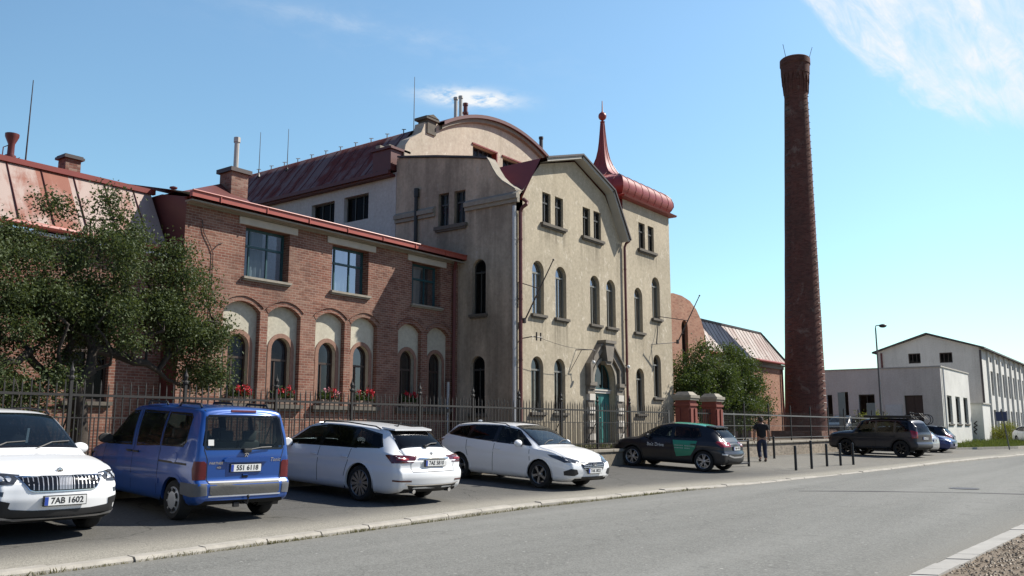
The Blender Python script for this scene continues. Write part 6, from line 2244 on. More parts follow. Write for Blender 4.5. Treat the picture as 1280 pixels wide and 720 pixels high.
# lower intake, silver lip and dark skid
c.part('bumper_trim', [(2.3, .72, .50), (2.3, .60, .44), (2.3, .36, .42), (2.3, -.36, .42), (2.3, -.60, .44), (2.3, -.72, .50), (2.3, -.78, .40), (2.3, -.70, .345), (2.3, .70, .345), (2.3, .78, .40)], F, CM['trim'], .008, .05, .01)
c.part('side_intake', [(2.2, .60, .525), (2.1, .79, .575), (2.05, .84, .52), (2.1, .80, .455), (2.2, .62, .455)], (-.9, -.43, 0), CM['trim'], .010, .05, .01, True)
c.part('bumper_lip', [(2.3, .78, .36), (2.3, .55, .325), (2.3, -.55, .325), (2.3, -.78, .36), (2.3, -.76, .325), (2.3, -.52, .29), (2.3, .52, .29), (2.3, .76, .325)], F, CM['satin'], .012, .05, .014)
mb = MB(); mb.lathe([(.0, .012), (.030, .012), (.036, .010), (.042, .012), (.045, 0)], (0, 0, 0), 20, 'x'); eb = mb
hit = c.bvh.ray_cast(Vector((5, 0, .885)), Vector((-1, 0, 0)))[0]
for i, p in enumerate(eb.v): eb.v[i] = (p[0] + hit.x, p[1], p[2] + .885)
em = eb.build('emblem', CM['chrome'], c.root, smooth=40)
mb = MB()
for dy, dz_ in ((0, .008), (.012, -.004), (-.012, -.006)): mb.bbox((hit.x + .015, dy, .885 + dz_), (.004, .018, .009), Matrix.Rotation(R(35), 3, 'X'))
mb.build('emblem_arrow', CM['gloss'], em)
c.plate('7AB 1602', c.bvh.ray_cast(Vector((5, 0, .535)), Vector((-1, 0, 0)))[0].x + .02, .535, True)
c.seams([[(1.13, .82, 1.02), (1.5, .865, .965), (1.9, .87, .92)]], (0, -.5, -.85), .008)
c.seams([side((.95, .98), (.98, .6), (.93, .33)), side((-.13, 1.0), (-.15, .33)), side((-1.1, 1.02), (-1.05, .7), (-.85, .45))])
mb = MB()
for y0 in (.1, -.5): mb.tube([(1.10, y0, 1.10), (1.0, y0 + .25, 1.185), (.98, y0 + .5, 1.20)], .010, 5)
mb.build('wiper', CM['trim'], c.root)
c.mirrors(.62, 1.07, CM['white'], .80)
c.handles((-.05 + .1, -.95), .86, CM['white'])
c.doors = [[(.96, .3), (.96, 1.0), (-.13, 1.0), (-.13, .3)], [(-.14, .3), (-.14, 1.0), (-1.1, 1.02), (-.85, .45), (-.8, .3)]]
for sy in (1, -1):
    mb = MB(); mb.tube([(.1, sy * .66, 1.545), (0, sy * .655, 1.60), (-.7, sy * .655, 1.615), (-1.4, sy * .64, 1.575), (-1.5, sy * .63, 1.53)], .016, 6); mb.build('roof_rail', CM['trim'], c.root, smooth=50)
c.part('tail_light', [(-2.1, .55, .98), (-2.1, .56, .84), (-1.95, .86, .86), (-1.85, .88, .99)], (.75, -.66, 0), CM['red_lens'], .008, .05, .01, True)
c.finish(CM['white']); c.wheels('rim_dark', 5, 'twin')
c.place(5.93, 13.89, -92.3, 'white SUV with plate 7AB 1602 facing the road at the left edge', 'car', CARS)
# reflection on the windscreen, modelled as a pale strip
mb = MB(); mb.beam((.62, .18, 1.36), (.88, .06, 1.17), .03, .004); mb.build('reflection_strip', CM['sticker'], c.root)

# ---------------------------------------------------------------- blue van, back towards us
sp = dict(xf=2.1, xr=-2.0, wb=2.69, R=.305, track=.715, arch=.365, zb=.24, crease=.006, tuck=.03, bulge=.02, bulge_r=.03, rise_r=.04, seat_top=1.18, sill=.004,
          keys=[(-2.0, 1.68, .79, 1.04, .68, .11), (-1.92, 1.735, .825, 1.05, .69, .095), (-1.7, 1.755, .84, 1.05, .70, .09), (-.8, 1.765, .845, 1.04, .70, .09), (0, 1.76, .845, 1.03, .70, .09), (.35, 1.73, .845, 1.02, .69, .08),
                (.65, 1.60, .86, 1.01, .69, .07), (1.15, 1.22, .855, .99, .73, .06), (1.35, 1.085, .85, .97, .76, .07), (1.7, 1.0, .84, .90, .76, .08), (1.95, .88, .80, .78, .70, .09), (2.1, .75, .72, .66, .62, .09)],
          fx=[(.2, -.06), (.4, 0), (.7, -.02), (1.0, -.1)], rx=[(.25, .03), (.34, -.05), (.60, -.055), (.64, .015), (1.0, .02), (1.3, .06), (1.75, .17)])
c = Car('parked_van', sp)
c.window('windscreen', [(.38, .62, 1.72), (.38, -.62, 1.72), (1.25, -.72, 1.14), (1.25, .72, 1.14)], (-.58, 0, -.8), 'screen', .04)
c.window('side_window', side((.58, 1.60), (1.16, 1.10), (1.12, 1.02), (.18, 1.05), (.22, 1.63)), SIDE, 'glass', .028, True)
c.window('side_window', side((.05, 1.64), (.03, 1.05), (-.78, 1.10), (-.80, 1.64)), SIDE, 'glass', .028, True)
c.window('side_window', side((-.86, 1.64), (-.84, 1.10), (-1.52, 1.12), (-1.62, 1.20), (-1.62, 1.58), (-1.55, 1.64)), SIDE, 'glass', .028, True)
Rr_ = (1, 0, 0)
rw = [(-2, .60, 1.63), (-2, .655, 1.58), (-2, .70, 1.16), (-2, .66, 1.10), (-2, -.66, 1.10), (-2, -.70, 1.16), (-2, -.655, 1.58), (-2, -.60, 1.63)]
c.window('rear_window', rw, Rr_, 'glass', .03)
c.part('tail_light', [(-2, .70, .93), (-2, .665, .90), (-2, .655, .655), (-1.9, .80, .65), (-1.88, .815, .80), (-1.9, .80, .93)], (.80, -.60, 0), CM['van_lens'], .010, .05, .014, True)
# tailgate outline, recessed grip over the plate, grey bumper insert
c.seams([[(-2, .635, 1.70), (-2, .69, 1.10), (-2, .64, .95), (-2, .635, .63)]], Rr_, .012)
mb = MB(); c.strip(mb, [(-2, .635, .632), (-2, -.635, .632)], Rr_, .012); mb.build('panel_gap', CM['under'], c.root)
c.part('plate_recess', [(-2, .33, .93), (-2, .33, .73), (-2, -.33, .73), (-2, -.33, .93)], Rr_, CM['blue'], .004, .05, .01)
gh_ = c.part('tailgate_grip', [(-2, .34, .985), (-2, .385, .955), (-2, .385, .925), (-2, .34, .915), (-2, -.34, .915), (-2, -.385, .925), (-2, -.385, .955), (-2, -.34, .985)], Rr_, CM['blue'], .045, .05, .05)
c.part('bumper_insert', [(-2, .60, .61), (-2, .60, .45), (-2, .56, .425), (-2, -.56, .425), (-2, -.60, .45), (-2, -.60, .61)], Rr_, simple('grey_bumper', (.075, .074, .070), .6, var=.25, scale=6, bump=.3), .008, .05, .012)
mb = MB()
for z_ in (.617, .413): c.strip(mb, [(-2, .62, z_), (-2, -.62, z_)], Rr_, .022, .012)
mb.build('bumper_moulding', simple('pale_grey_plastic', (.42, .43, .46), .5), c.root)
c.part('bumper_corner', [(-2.05, .645, .60), (-2.05, .635, .43), (-1.9, .83, .40), (-1.62, .87, .42), (-1.62, .87, .60)], (.6, -.8, 0), simple('grey_plastic', (.10, .105, .115), .6, var=.2), .008, .05, .012, True)
hx = c.bvh.ray_cast(Vector((-5, 0, .80)), Vector((1, 0, 0)))[0].x
c.plate('5S1 6118', hx - .022, .825, False)
c.lettering('PARTNER', .052, (0, .50, .90), 'rear', CM['chrome'], .006, .001, .2)
c.lettering('HDi', .04, (0, .45, .835), 'rear', CM['chrome'], .006, .001, .2)
c.lettering('Tonic', .085, (0, -.53, .94), 'rear', CM['chrome'], .006, .0005, .35)
mb = MB(); hx2 = c.bvh.ray_cast(Vector((-5, 0, 1.03)), Vector((1, 0, 0)))[0].x
for a, b in (((0, 1.065), (.0, 1.045)), ((.0, 1.05), (.035, 1.035)), ((0, 1.05), (-.03, 1.04)), ((0, 1.05), (.005, 1.02)), ((.005, 1.02), (.03, .995)), ((.005, 1.02), (-.02, .995)), ((-.03, 1.04), (-.035, 1.02))):
    mb.beam((hx2 - .012, a[0], a[1]), (hx2 - .012, b[0], b[1]), .014, .012, (1, 0, 0))
mb.build('emblem', CM['chrome'], c.root)
mb = MB(); mb.bbox((hx - .008, 0, .70), (.01, .10, .05), None, .004); mb.build('lock_recess', CM['under'], c.root)
mb = MB(); mb.bbox((hx - .016, 0, .718), (.014, .09, .018), None, .004); mb.build('lock', CM['blue'], c.root)
wx_ = c.bvh.ray_cast(Vector((-5, 0, 1.12)), Vector((1, 0, 0)))[0].x
mb = MB(); mb.bbox((wx_ - .03, .0, 1.09), (.07, .14, .07), None, .02); mb.tube([(wx_ - .05, 0, 1.10), (wx_ - .035, -.25, 1.135), (wx_ - .02, -.44, 1.14)], .012, 6); mb.build('wiper', CM['trim'], c.root)
c.part('sticker', [(-2, .635, 1.255), (-2, .635, 1.165), (-2, .545, 1.165), (-2, .545, 1.255)], Rr_, CM['sticker'], .009, .05, 0)
c.part('brake_light', [(-1.9, .22, 1.735), (-1.9, .22, 1.70), (-1.9, -.22, 1.70), (-1.9, -.22, 1.735)], (.9, 0, -.4), CM['dark_red_lens'], .008, .05, .008)
mb = MB(); mb.box(-2.02, -1.6, -.03, .03, .27, .33); mb.tube([(-2.02, 0, .30), (-2.14, 0, .29), (-2.16, 0, .38)], .016, 6); mb.ellipsoid((-2.16, 0, .40), (.027, .027, .027), 10, 8); mb.bbox((-2.03, .13, .27), (.05, .10, .07), None, .01)
mb.build('tow_bar', CM['trim'], c.root)
# runner of the sliding door, rubbing strip
c.seams([side((.10, 1.68), (.10, .35)), side((-.82, 1.66), (-.82, .75), (-.80, .35)), side((1.15, 1.0), (1.2, .7), (1.02, .36))], SIDE, .011)
c.part('door_runner', side((-.84, .885), (-.84, .855), (-1.72, .855), (-1.72, .885)), SIDE, CM['trim'], .006, .05, .006, True)
c.part('side_moulding', side((.95, .60), (.95, .52), (-.88, .52), (-.88, .60)), SIDE, CM['blue'], .014, .05, .014, True)
c.part('fuel_flap', side(*[(-1.33 + .08 * math.cos(a), .95 + .08 * math.sin(a)) for a in np.linspace(0, 2 * PI, 14)[:-1]]), SIDE, CM['blue'], .006, .05, .006)
c.mirrors(.98, 1.12, CM['trim'])
c.handles((.22, -.02), .96, CM['trim'])
c.doors = [[(1.15, .34), (1.15, 1.0), (.10, 1.02), (.10, .34)], [(.09, .34), (.09, 1.04), (-.82, 1.06), (-.82, .34)]]
for x0, x1 in ((.15, -.45), (-.95, -1.55)):
    for sy in (1, -1):
        mb = MB(); mb.tube([(x0 + .05, sy * .59, 1.735), (x0, sy * .59, 1.785), (x1, sy * .59, 1.785), (x1 - .05, sy * .59, 1.735)], .020, 6); mb.build('roof_rail', CM['trim'], c.root, smooth=50)
c.part('headlight', [(1.95, .42, .82), (1.95, .44, .68), (1.75, .80, .70), (1.6, .82, .85)], (-.7, -.7, 0), CM['lamp'], .008, .05, .01, True)
c.finish(CM['blue']); c.wheels('hub', 8, 'cap')
c.place(8.94, 13.78, 84.4, 'blue van with grey bumper and tow bar, backed to the road', 'van', CARS)

# ---------------------------------------------------------------- white estate, back towards us
sp = dict(xf=2.34, xr=-2.50, wb=2.84, R=.345, track=.79, arch=.395, zb=.19, crease=.014, tuck=.05, bulge_r=.10, seat_top=1.06,
          keys=[(-2.50, .93, .79, .80, .64, .10), (-2.42, .985, .85, .89, .64, .09), (-2.30, 1.05, .885, .93, .62, .07), (-2.0, 1.26, .905, .95, .575, .06), (-1.78, 1.385, .915, .95, .58, .065), (-1.2, 1.445, .93, .95, .60, .07),
                (-.4, 1.477, .93, .94, .61, .07), (.2, 1.465, .93, .93, .61, .065), (.5, 1.40, .93, .925, .62, .06), (1.0, 1.14, .93, .915, .68, .05), (1.3, .985, .925, .90, .75, .06), (1.7, .93, .90, .86, .77, .06),
                (2.1, .84, .86, .78, .72, .07), (2.34, .70, .76, .64, .62, .09)],
          fx=[(.2, -.08), (.4, 0), (.6, 0), (.8, -.06)], rx=[(.2, .12), (.34, .02), (.52, -.02), (.62, -.01), (.70, .05), (.90, .03), (1.0, .06)])
def estate(c, paint, rear_glass='glass_tint', rising=0.0):
    r = rising
    c.window('windscreen', [(.30, .56, 1.44), (.30, -.56, 1.44), (1.20, -.70, 1.03), (1.20, .70, 1.03)], (-.55, 0, -.83), 'screen', .04)
    c.window('side_window', side((.48, 1.33), (1.02, .985), (.98, .965), (-.12, .985 + r * .3), (-.12, 1.405)), SIDE, 'glass', .028, True)
    c.window('side_window', side((-.19, 1.405), (-.19, .985 + r * .3), (-1.08, 1.0 + r * .7), (-1.02, 1.385)), SIDE, 'glass_tint', .028, True)
    c.pillars([[(-.10, 1.407), (-.10, .983 + r * .3), (-.21, .983 + r * .3), (-.21, 1.407)], [(-1.00, 1.387), (-1.065, .998 + r * .7), (-1.15, 1.0 + r * .8), (-1.09, 1.387)]])


c = Car('parked_car', sp)
estate(c, CM['white'])
c.window('side_window', side((-1.07, 1.385), (-1.13, 1.0), (-1.86, 1.03), (-1.93, 1.06), (-1.72, 1.29)), SIDE, 'glass_tint', .028, True)
c.window('rear_window', [(-1.80, .52, 1.375), (-1.80, -.52, 1.375), (-2.26, -.63, 1.075), (-2.26, .63, 1.075)], (.55, 0, -.83), 'glass_tint', .035)
mb = MB(); sv = [(-1.62, .56, 1.425), (-1.62, -.56, 1.425), (-1.93, -.50, 1.395), (-1.93, .50, 1.395)]
mb.faces(sv + [(p[0], p[1], p[2] - .03) for p in sv], [(0, 1, 2, 3), (4, 5, 6, 7), (0, 1, 5, 4), (1, 2, 6, 5), (2, 3, 7, 6), (3, 0, 4, 7)]); mb.build('roof_spoiler', CM['white'], c.root)
tl = c.part('tail_light', [(-2.5, .42, .915), (-2.5, .46, .86), (-2.5, .52, .80), (-2.3, .88, .78), (-2.15, .905, .92), (-2.2, .89, .93)], (.78, -.62, 0), CM['dark_red_lens'], .010, .05, .012, True)
for k, sy in enumerate((1, -1)):
    c.part('lens', [(-2.4, sy * .56, .875), (-2.4, sy * .56, .845), (-2.3, sy * .78, .84), (-2.3, sy * .78, .872)], (.78, -.62 * sy, 0), CM['red_lens'], .014, .05, 0, parent=tl[k])
c.seams([[(-2.4, .66, 1.0), (-2.5, .58, .80), (-2.5, .56, .63)]], Rr_, .009)
mb = MB(); c.strip(mb, [(-2.5, .56, .63), (-2.5, -.56, .63)], Rr_, .010); mb.build('panel_gap', CM['under'], c.root)
c.part('plate_recess', [(-2.5, .37, .86), (-2.5, .34, .70), (-2.5, -.34, .70), (-2.5, -.37, .86)], Rr_, simple('shaded_white', (.66, .66, .66), .4), .003, .05, .004)
mb = MB(); c.strip(mb, [(-2.5, .40, .868), (-2.5, -.40, .868)], Rr_, .020, .012); mb.build('grip_strip', CM['chrome'], c.root)
hx = c.bvh.ray_cast(Vector((-5, 0, .78)), Vector((1, 0, 0)))[0].x
c.plate('7AE 5810', hx - .02, .785, False)
hx2 = c.bvh.ray_cast(Vector((-5, 0, .945)), Vector((1, 0, 0)))[0].x
mb = MB(); mb.lathe([(.0, -.010), (.028, -.010), (.034, -.008), (.040, -.010), (.043, 0)], (hx2, 0, .945), 20, 'x'); em = mb.build('emblem', CM['satin'], c.root, smooth=40)
mb = MB()
for dy, dz_ in ((0, .008), (.012, -.004), (-.012, -.006)): mb.bbox((hx2 - .013, dy, .945 + dz_), (.004, .018, .009), Matrix.Rotation(R(35), 3, 'X'))
mb.build('emblem_arrow', CM['gloss'], em)
c.part('bumper_reflector', [(-2.45, .50, .475), (-2.45, .50, .445), (-2.25, .80, .45), (-2.25, .80, .48)], (.75, -.66, 0), CM['dark_red_lens'], .008, .05, .006, True)
c.part('bumper_diffuser', [(-2.5, .66, .40), (-2.5, .58, .27), (-2.5, .40, .235), (-2.5, -.40, .235), (-2.5, -.58, .27), (-2.5, -.66, .40), (-2.5, -.5, .375), (-2.5, .5, .375)], Rr_, CM['trim'], .010, .05, .02)
mb = MB(); c.strip(mb, [(-2.5, .70, .405), (-2.5, .5, .385), (-2.5, -.5, .385), (-2.5, -.70, .405)], Rr_, .02, .016); mb.build('bumper_moulding', CM['chrome'], c.root)
mb = MB()
for y in (.48, -.48): mb.tube([(-2.40, y, .265), (-2.52, y, .26)], .04, 10)
mb.build('exhaust_tip', CM['chrome'], c.root)
c.seams([side((1.0, .95), (1.08, .6), (1.0, .3)), side((-.155, .97), (-.16, .3)), side((-1.12, .98), (-1.08, .75), (-.98, .45))])
c.mirrors(.78, 1.0, CM['white'])
c.handles((-.02, -.98), .82, CM['white'])
c.doors = [[(1.05, .27), (1.05, .94), (-.155, .95), (-.155, .27)], [(-.16, .27), (-.16, .95), (-1.12, .97), (-1.08, .75), (-.95, .27)]]
for sy in (1, -1):
    mb = MB(); mb.tube([(.15, sy * .645, 1.40), (.0, sy * .64, 1.465), (-.7, sy * .64, 1.475), (-1.5, sy * .615, 1.43), (-1.65, sy * .605, 1.38)], .014, 6); mb.build('roof_rail', CM['trim'], c.root, smooth=50)
mb = MB(); mb.tube([(-1.45, 0, 1.42), (-1.56, 0, 1.50)], [.014, .006], 6); mb.bbox((-1.43, 0, 1.43), (.10, .05, .03), None, .01); mb.build('aerial', CM['trim'], c.root)
mb = MB(); mb.bbox((-2.28, .0, 1.085), (.07, .10, .05), None, .015); mb.tube([(-2.27, 0, 1.09), (-2.2, -.22, 1.13), (-2.18, -.40, 1.135)], .010, 5); mb.build('wiper', CM['trim'], c.root)
c.part('headlight', [(2.2, .46, .72), (2.2, .48, .62), (2.0, .82, .66), (1.85, .87, .76)], (-.7, -.7, 0), CM['lamp'], .008, .05, .01, True)
c.finish(CM['white']); c.wheels('rim_dark', 12, 'twin', .255)
c.place(13.04, 14.09, 87.3, 'white estate car with long dark tail lights, its back to the road', 'car', CARS)

# ---------------------------------------------------------------- white estate, front towards us
sp2 = dict(xf=2.22, xr=-2.36, wb=2.65, R=.325, track=.78, arch=.375, zb=.19, crease=.012, tuck=.05, bulge_f=.08, seat_top=1.06,
           keys=[(-2.36, .92, .76, .80, .60, .10), (-2.27, 1.02, .84, .92, .60, .09), (-2.12, 1.13, .87, .97, .58, .07), (-1.9, 1.30, .885, .985, .56, .06), (-1.7, 1.40, .89, .98, .575, .07), (-1.1, 1.455, .90, .965, .59, .07),
                 (-.3, 1.475, .90, .945, .60, .07), (.2, 1.455, .90, .935, .60, .065), (.5, 1.38, .90, .925, .61, .06), (.95, 1.15, .90, .915, .67, .05), (1.22, 1.0, .895, .905, .73, .06), (1.6, .94, .875, .87, .76, .06),
                 (1.95, .84, .84, .78, .72, .07), (2.12, .76, .79, .70, .66, .08), (2.22, .68, .72, .61, .6, .09)],
           fx=[(.18, -.10), (.32, .0), (.5, .02), (.62, 0), (.75, -.06)], rx=[(.2, .1), (.4, 0), (.6, -.01), (.9, .03)])
c = Car('parked_car', sp2)
estate(c, CM['white'], rising=.06)
c.window('side_window', side((-1.07, 1.385), (-1.13, 1.05), (-1.78, 1.10), (-1.90, 1.13), (-1.66, 1.31)), SIDE, 'glass_tint', .028, True)
c.window('rear_window', [(-1.74, .50, 1.38), (-1.74, -.50, 1.38), (-2.10, -.60, 1.12), (-2.10, .60, 1.12)], (.65, 0, -.76), 'glass_tint', .035)
gr = [(2.3, .47, .625), (2.3, .44, .65), (2.3, -.44, .65), (2.3, -.47, .625), (2.3, -.42, .535), (2.3, -.30, .455), (2.3, .30, .455), (2.3, .42, .535)]
g_ = c.part('grille', gr, F, CM['gloss'], .010, .05, .02)[0]
mb = MB()
for z_ in (.50, .545, .59): c.strip(mb, [(2.3, .40, z_), (2.3, -.40, z_)], F, .010, .018)
for y in np.linspace(-.36, .36, 13): c.strip(mb, [(2.3, y, .48), (2.3, y, .63)], F, .006, .017)
mb.build('grille_mesh', CM['satin'], g_)
hx = c.bvh.ray_cast(Vector((5, 0, .60)), Vector((-1, 0, 0)))[0].x
mb = MB(); mb.tube([(hx + .022, .07 * math.cos(a), .612 + .036 * math.sin(a)) for a in np.linspace(0, 2 * PI, 20)], .006, 5, False); mb.beam((hx + .022, .022, .585), (hx + .022, .03, .64), .008, .008); mb.beam((hx + .022, -.03, .585), (hx + .022, -.022, .64), .008, .008); mb.beam((hx + .022, .026, .612), (hx + .022, -.026, .612), .008, .008)
mb.build('emblem', CM['chrome'], g_)
hl = c.part('headlight', [(2.20, .455, .69), (2.16, .48, .585), (2.0, .78, .63), (1.68, .87, .76), (1.58, .88, .82), (1.85, .80, .785)], (-.66, -.66, -.36), CM['lamp'], .009, .04, .010, True)
c.part('side_intake', [(2.18, .56, .50), (2.12, .70, .515), (2.0, .80, .45), (2.02, .80, .36), (2.15, .62, .355), (2.2, .52, .40)], (-.82, -.57, 0), CM['trim'], .010, .05, .012, True)
c.part('lower_intake', [(2.3, .44, .33), (2.3, .40, .25), (2.3, -.40, .25), (2.3, -.44, .33)], F, CM['trim'], .010, .05, .012)
hx = c.bvh.ray_cast(Vector((5, 0, .44)), Vector((-1, 0, 0)))[0].x
c.plate('7AK 8021', hx + .03, .465, True)
c.seams([[(1.2, .80, .95), (1.6, .83, .90), (1.9, .78, .83)]], (0, -.5, -.85), .008)
c.seams([side((.98, .95), (1.04, .6), (.98, .3)), side((-.155, .97), (-.16, .3)), side((-1.12, 1.02), (-1.08, .75), (-.95, .45))])
c.mirrors(.72, 1.02, CM['white'])
c.handles((-.02, -.95), .84, CM['white'])
c.doors = [[(1.0, .27), (1.0, .94), (-.155, .95), (-.155, .27)], [(-.16, .27), (-.16, .95), (-1.12, .97), (-1.08, .75), (-.95, .27)]]
for sy in (1, -1):
    mb = MB(); mb.tube([(.15, sy * .635, 1.40), (.0, sy * .63, 1.46), (-.7, sy * .63, 1.475), (-1.45, sy * .61, 1.43), (-1.6, sy * .60, 1.38)], .012, 6); mb.build('roof_rail', CM['trim'], c.root, smooth=50)
mb = MB(); n0 = len(mb.v); mb.ellipsoid((-1.45, 0, 1.45), (.09, .028, .05), 10, 8); mb.build('aerial', CM['white'], c.root, smooth=60)
mb = MB()
for y0 in (.05, -.5): mb.tube([(1.17, y0, 1.025), (1.05, y0 + .3, 1.10), (1.03, y0 + .5, 1.115)], .009, 5)
mb.build('wiper', CM['trim'], c.root)
c.part('tail_light', [(-2.3, .45, .98), (-2.3, .46, .88), (-2.1, .83, .87), (-1.95, .86, .98)], (.75, -.66, 0), CM['dark_red_lens'], .008, .05, .01, True)
c.finish(CM['white']); c.wheels('rim_dark', 5, 'blade')
c.place(18.42, 13.51, -94.1, 'white estate car facing the road, with dark slanting headlights', 'car', CARS)

# ---------------------------------------------------------------- compact crossover, black with green
sp3 = dict(xf=2.12, xr=-2.02, wb=2.60, R=.335, track=.775, arch=.39, zb=.21, clad=4, crease=.012, tuck=.05, bulge_r=.09, seat_top=1.10,
           keys=[(-2.02, .95, .78, .80, .62, .10), (-1.96, 1.01, .84, .90, .62, .10), (-1.87, 1.10, .87, .95, .60, .08), (-1.6, 1.34, .885, .985, .57, .07), (-1.42, 1.44, .89, .985, .58, .075), (-.8, 1.53, .90, .975, .60, .075),
                 (-.1, 1.545, .90, .96, .61, .075), (.3, 1.48, .90, .95, .61, .07), (.55, 1.38, .90, .945, .63, .06), (.98, 1.14, .90, .94, .70, .05), (1.18, 1.03, .895, .93, .75, .06), (1.6, .97, .88, .90, .78, .07),
                 (1.95, .88, .84, .80, .72, .08), (2.12, .76, .76, .68, .64, .09)],
           fx=[(.2, -.1), (.4, 0), (.65, 0), (.85, -.08)], rx=[(.2, .1), (.36, .0), (.60, -.02), (.70, .03), (1.0, .05)])


def crossover(paint, deco):
    c = Car('parked_car', sp3)
    c.window('windscreen', [(.32, .56, 1.465), (.32, -.56, 1.465), (1.10, -.69, 1.07), (1.10, .69, 1.07)], (-.58, 0, -.8), 'screen', .04)
    c.window('side_window', side((.46, 1.38), (.92, 1.03), (.88, 1.0), (-.14, 1.01), (-.14, 1.43)), SIDE, 'glass', .03, True)
    c.window('side_window', side((-.20, 1.43), (-.20, 1.01), (-1.0, 1.03), (-1.22, 1.12), (-1.05, 1.41)), SIDE, 'glass_tint', .03, True)
    c.pillars([[(-.12, 1.43), (-.12, 1.01), (-.22, 1.01), (-.22, 1.43)]])
    c.window('rear_window', [(-1.44, .52, 1.42), (-1.44, -.52, 1.42), (-1.84, -.60, 1.12), (-1.84, .60, 1.12)], (.6, 0, -.8), 'glass', .035)
    mb = MB(); sv = [(-1.25, .56, 1.485), (-1.25, -.56, 1.485), (-1.58, -.50, 1.445), (-1.58, .50, 1.445)]
    mb.faces(sv + [(p[0], p[1], p[2] - .035) for p in sv], [(0, 1, 2, 3), (4, 5, 6, 7), (0, 1, 5, 4), (1, 2, 6, 5), (2, 3, 7, 6), (3, 0, 4, 7)]); mb.build('roof_spoiler', paint, c.root)
    tl = c.part('tail_light', [(-2.05, .42, .97), (-2.05, .44, .83), (-1.9, .84, .82), (-1.75, .885, .95), (-1.8, .87, .99)], (.74, -.67, 0), CM['red_lens'], .010, .05, .012, True)
    for k, sy in enumerate((1, -1)): c.part('lens', [(-2.0, sy * .50, .90), (-2.0, sy * .50, .86), (-1.95, sy * .66, .86), (-1.95, sy * .66, .90)], (.74, -.67 * sy, 0), CM['sticker'], .016, .05, 0, parent=tl[k])
    hx = c.bvh.ray_cast(Vector((-5, 0, .78)), Vector((1, 0, 0)))[0].x
    c.plate('7AM 4093', hx - .015, .78, False)
    mb = MB(); c.strip(mb, [(-2.07, .60, .56), (-2.07, .3, .50), (-2.07, -.3, .50), (-2.07, -.60, .56)], Rr_, .05, .012); mb.build('bumper_moulding', CM['satin'], c.root)
    c.part('bumper_reflector', [(-2.0, .62, .60), (-2.0, .62, .555), (-1.88, .80, .575), (-1.88, .80, .62)], (.74, -.67, 0), CM['satin'], .010, .05, .01, True)
    c.part('bumper_diffuser', [(-2.07, .62, .44), (-2.07, .52, .28), (-2.07, -.52, .28), (-2.07, -.62, .44)], Rr_, CM['trim'], .010, .05, .015)
    c.seams([side((.98, .95), (1.0, .6), (.95, .33)), side((-.17, .97), (-.17, .33)), side((-1.08, 1.0), (-1.03, .75), (-.88, .45))])
    c.mirrors(.66, 1.04, paint)
    c.handles((-.04, -.95), .86, paint)
    c.doors = [[(1.0, .3), (1.0, .95), (-.17, .97), (-.17, .3)], [(-.175, .3), (-.175, .97), (-1.08, 1.0), (-1.03, .75), (-.88, .3)]]
    c.part('headlight', [(2.0, .50, .82), (2.0, .52, .70), (1.8, .83, .74), (1.65, .86, .86)], (-.7, -.7, 0), CM['lamp'], .008, .05, .01, True)
    c.part('grille', [(2.1, .40, .74), (2.1, .46, .60), (2.1, .36, .42), (2.1, -.36, .42), (2.1, -.46, .60), (2.1, -.40, .74)], F, CM['gloss'], .008, .05, .012)
    if deco:
        for sy in (1, -1):
            wr = [(-.20, .965), (-1.07, .975), (-1.02, .75), (-.86, .50), (-.35, .44)]
            c.part('green_panel', [(p[0], sy, p[1]) for p in wr], (0, -sy, 0), CM['green'], .004, .06, .003)
        c.part('green_roof', [(-.10, .56, 1.5), (-.10, -.56, 1.5), (-1.25, -.52, 1.47), (-1.25, .52, 1.47)], (0, 0, -1), CM['green'], .004, .08, .003)
        c.lettering('Bolt Drive', .15, (.42, 0, .78), 'left', CM['sticker'], .005, .002)
        mb = MB()                                            # two short lines of small pale print, too small to read
        for k, (z_, n_) in enumerate(((.80, 13), (.72, 10))):
            xx = -.28
            for i in range(n_):
                wd = .03 + .012 * ((i * 7) % 3)
                c.strip(mb, [(xx, 1, z_), (xx - wd, 1, z_)], SIDE, .030, .008); xx -= wd + (.045 if i in (5,) else .012)
        mb.build('small_print', simple('pale_print', (.35, .5, .42), .6), c.root)
    c.finish(paint); c.wheels('rim', 5, 'twin', .24)
    return c


c = crossover(CM['black'], True)
c.place(27.82, 13.72, 90.9, 'black crossover with a green rear door and green roof, its back to the road', 'car', CARS)

# ---------------------------------------------------------------- dark off-road car with roof rack
sp4 = dict(xf=2.36, xr=-2.16, wb=2.79, R=.40, track=.80, arch=.46, zb=.34, clad=3, crease=.008, tuck=.03, bulge=.02, bulge_r=.05, seat_top=1.3,
           keys=[(-2.16, 1.42, .84, 1.06, .64, .16), (-2.08, 1.56, .88, 1.10, .66, .12), (-1.86, 1.77, .915, 1.12, .68, .09), (-1.3, 1.84, .94, 1.12, .70, .08), (-.4, 1.86, .94, 1.10, .70, .08), (.35, 1.83, .94, 1.09, .70, .08),
                 (.60, 1.76, .94, 1.08, .70, .07), (.98, 1.38, .94, 1.08, .74, .06), (1.13, 1.25, .935, 1.08, .80, .07), (1.7, 1.21, .93, 1.08, .83, .08), (2.15, 1.15, .905, 1.02, .81, .09), (2.36, 1.07, .85, .94, .76, .10)],
           fx=[(.3, -.1), (.5, 0), (.8, 0), (1.05, -.05)], rx=[(.3, .08), (.5, -.05), (.66, -.05), (.72, 0), (1.1, 0), (1.7, .14)])


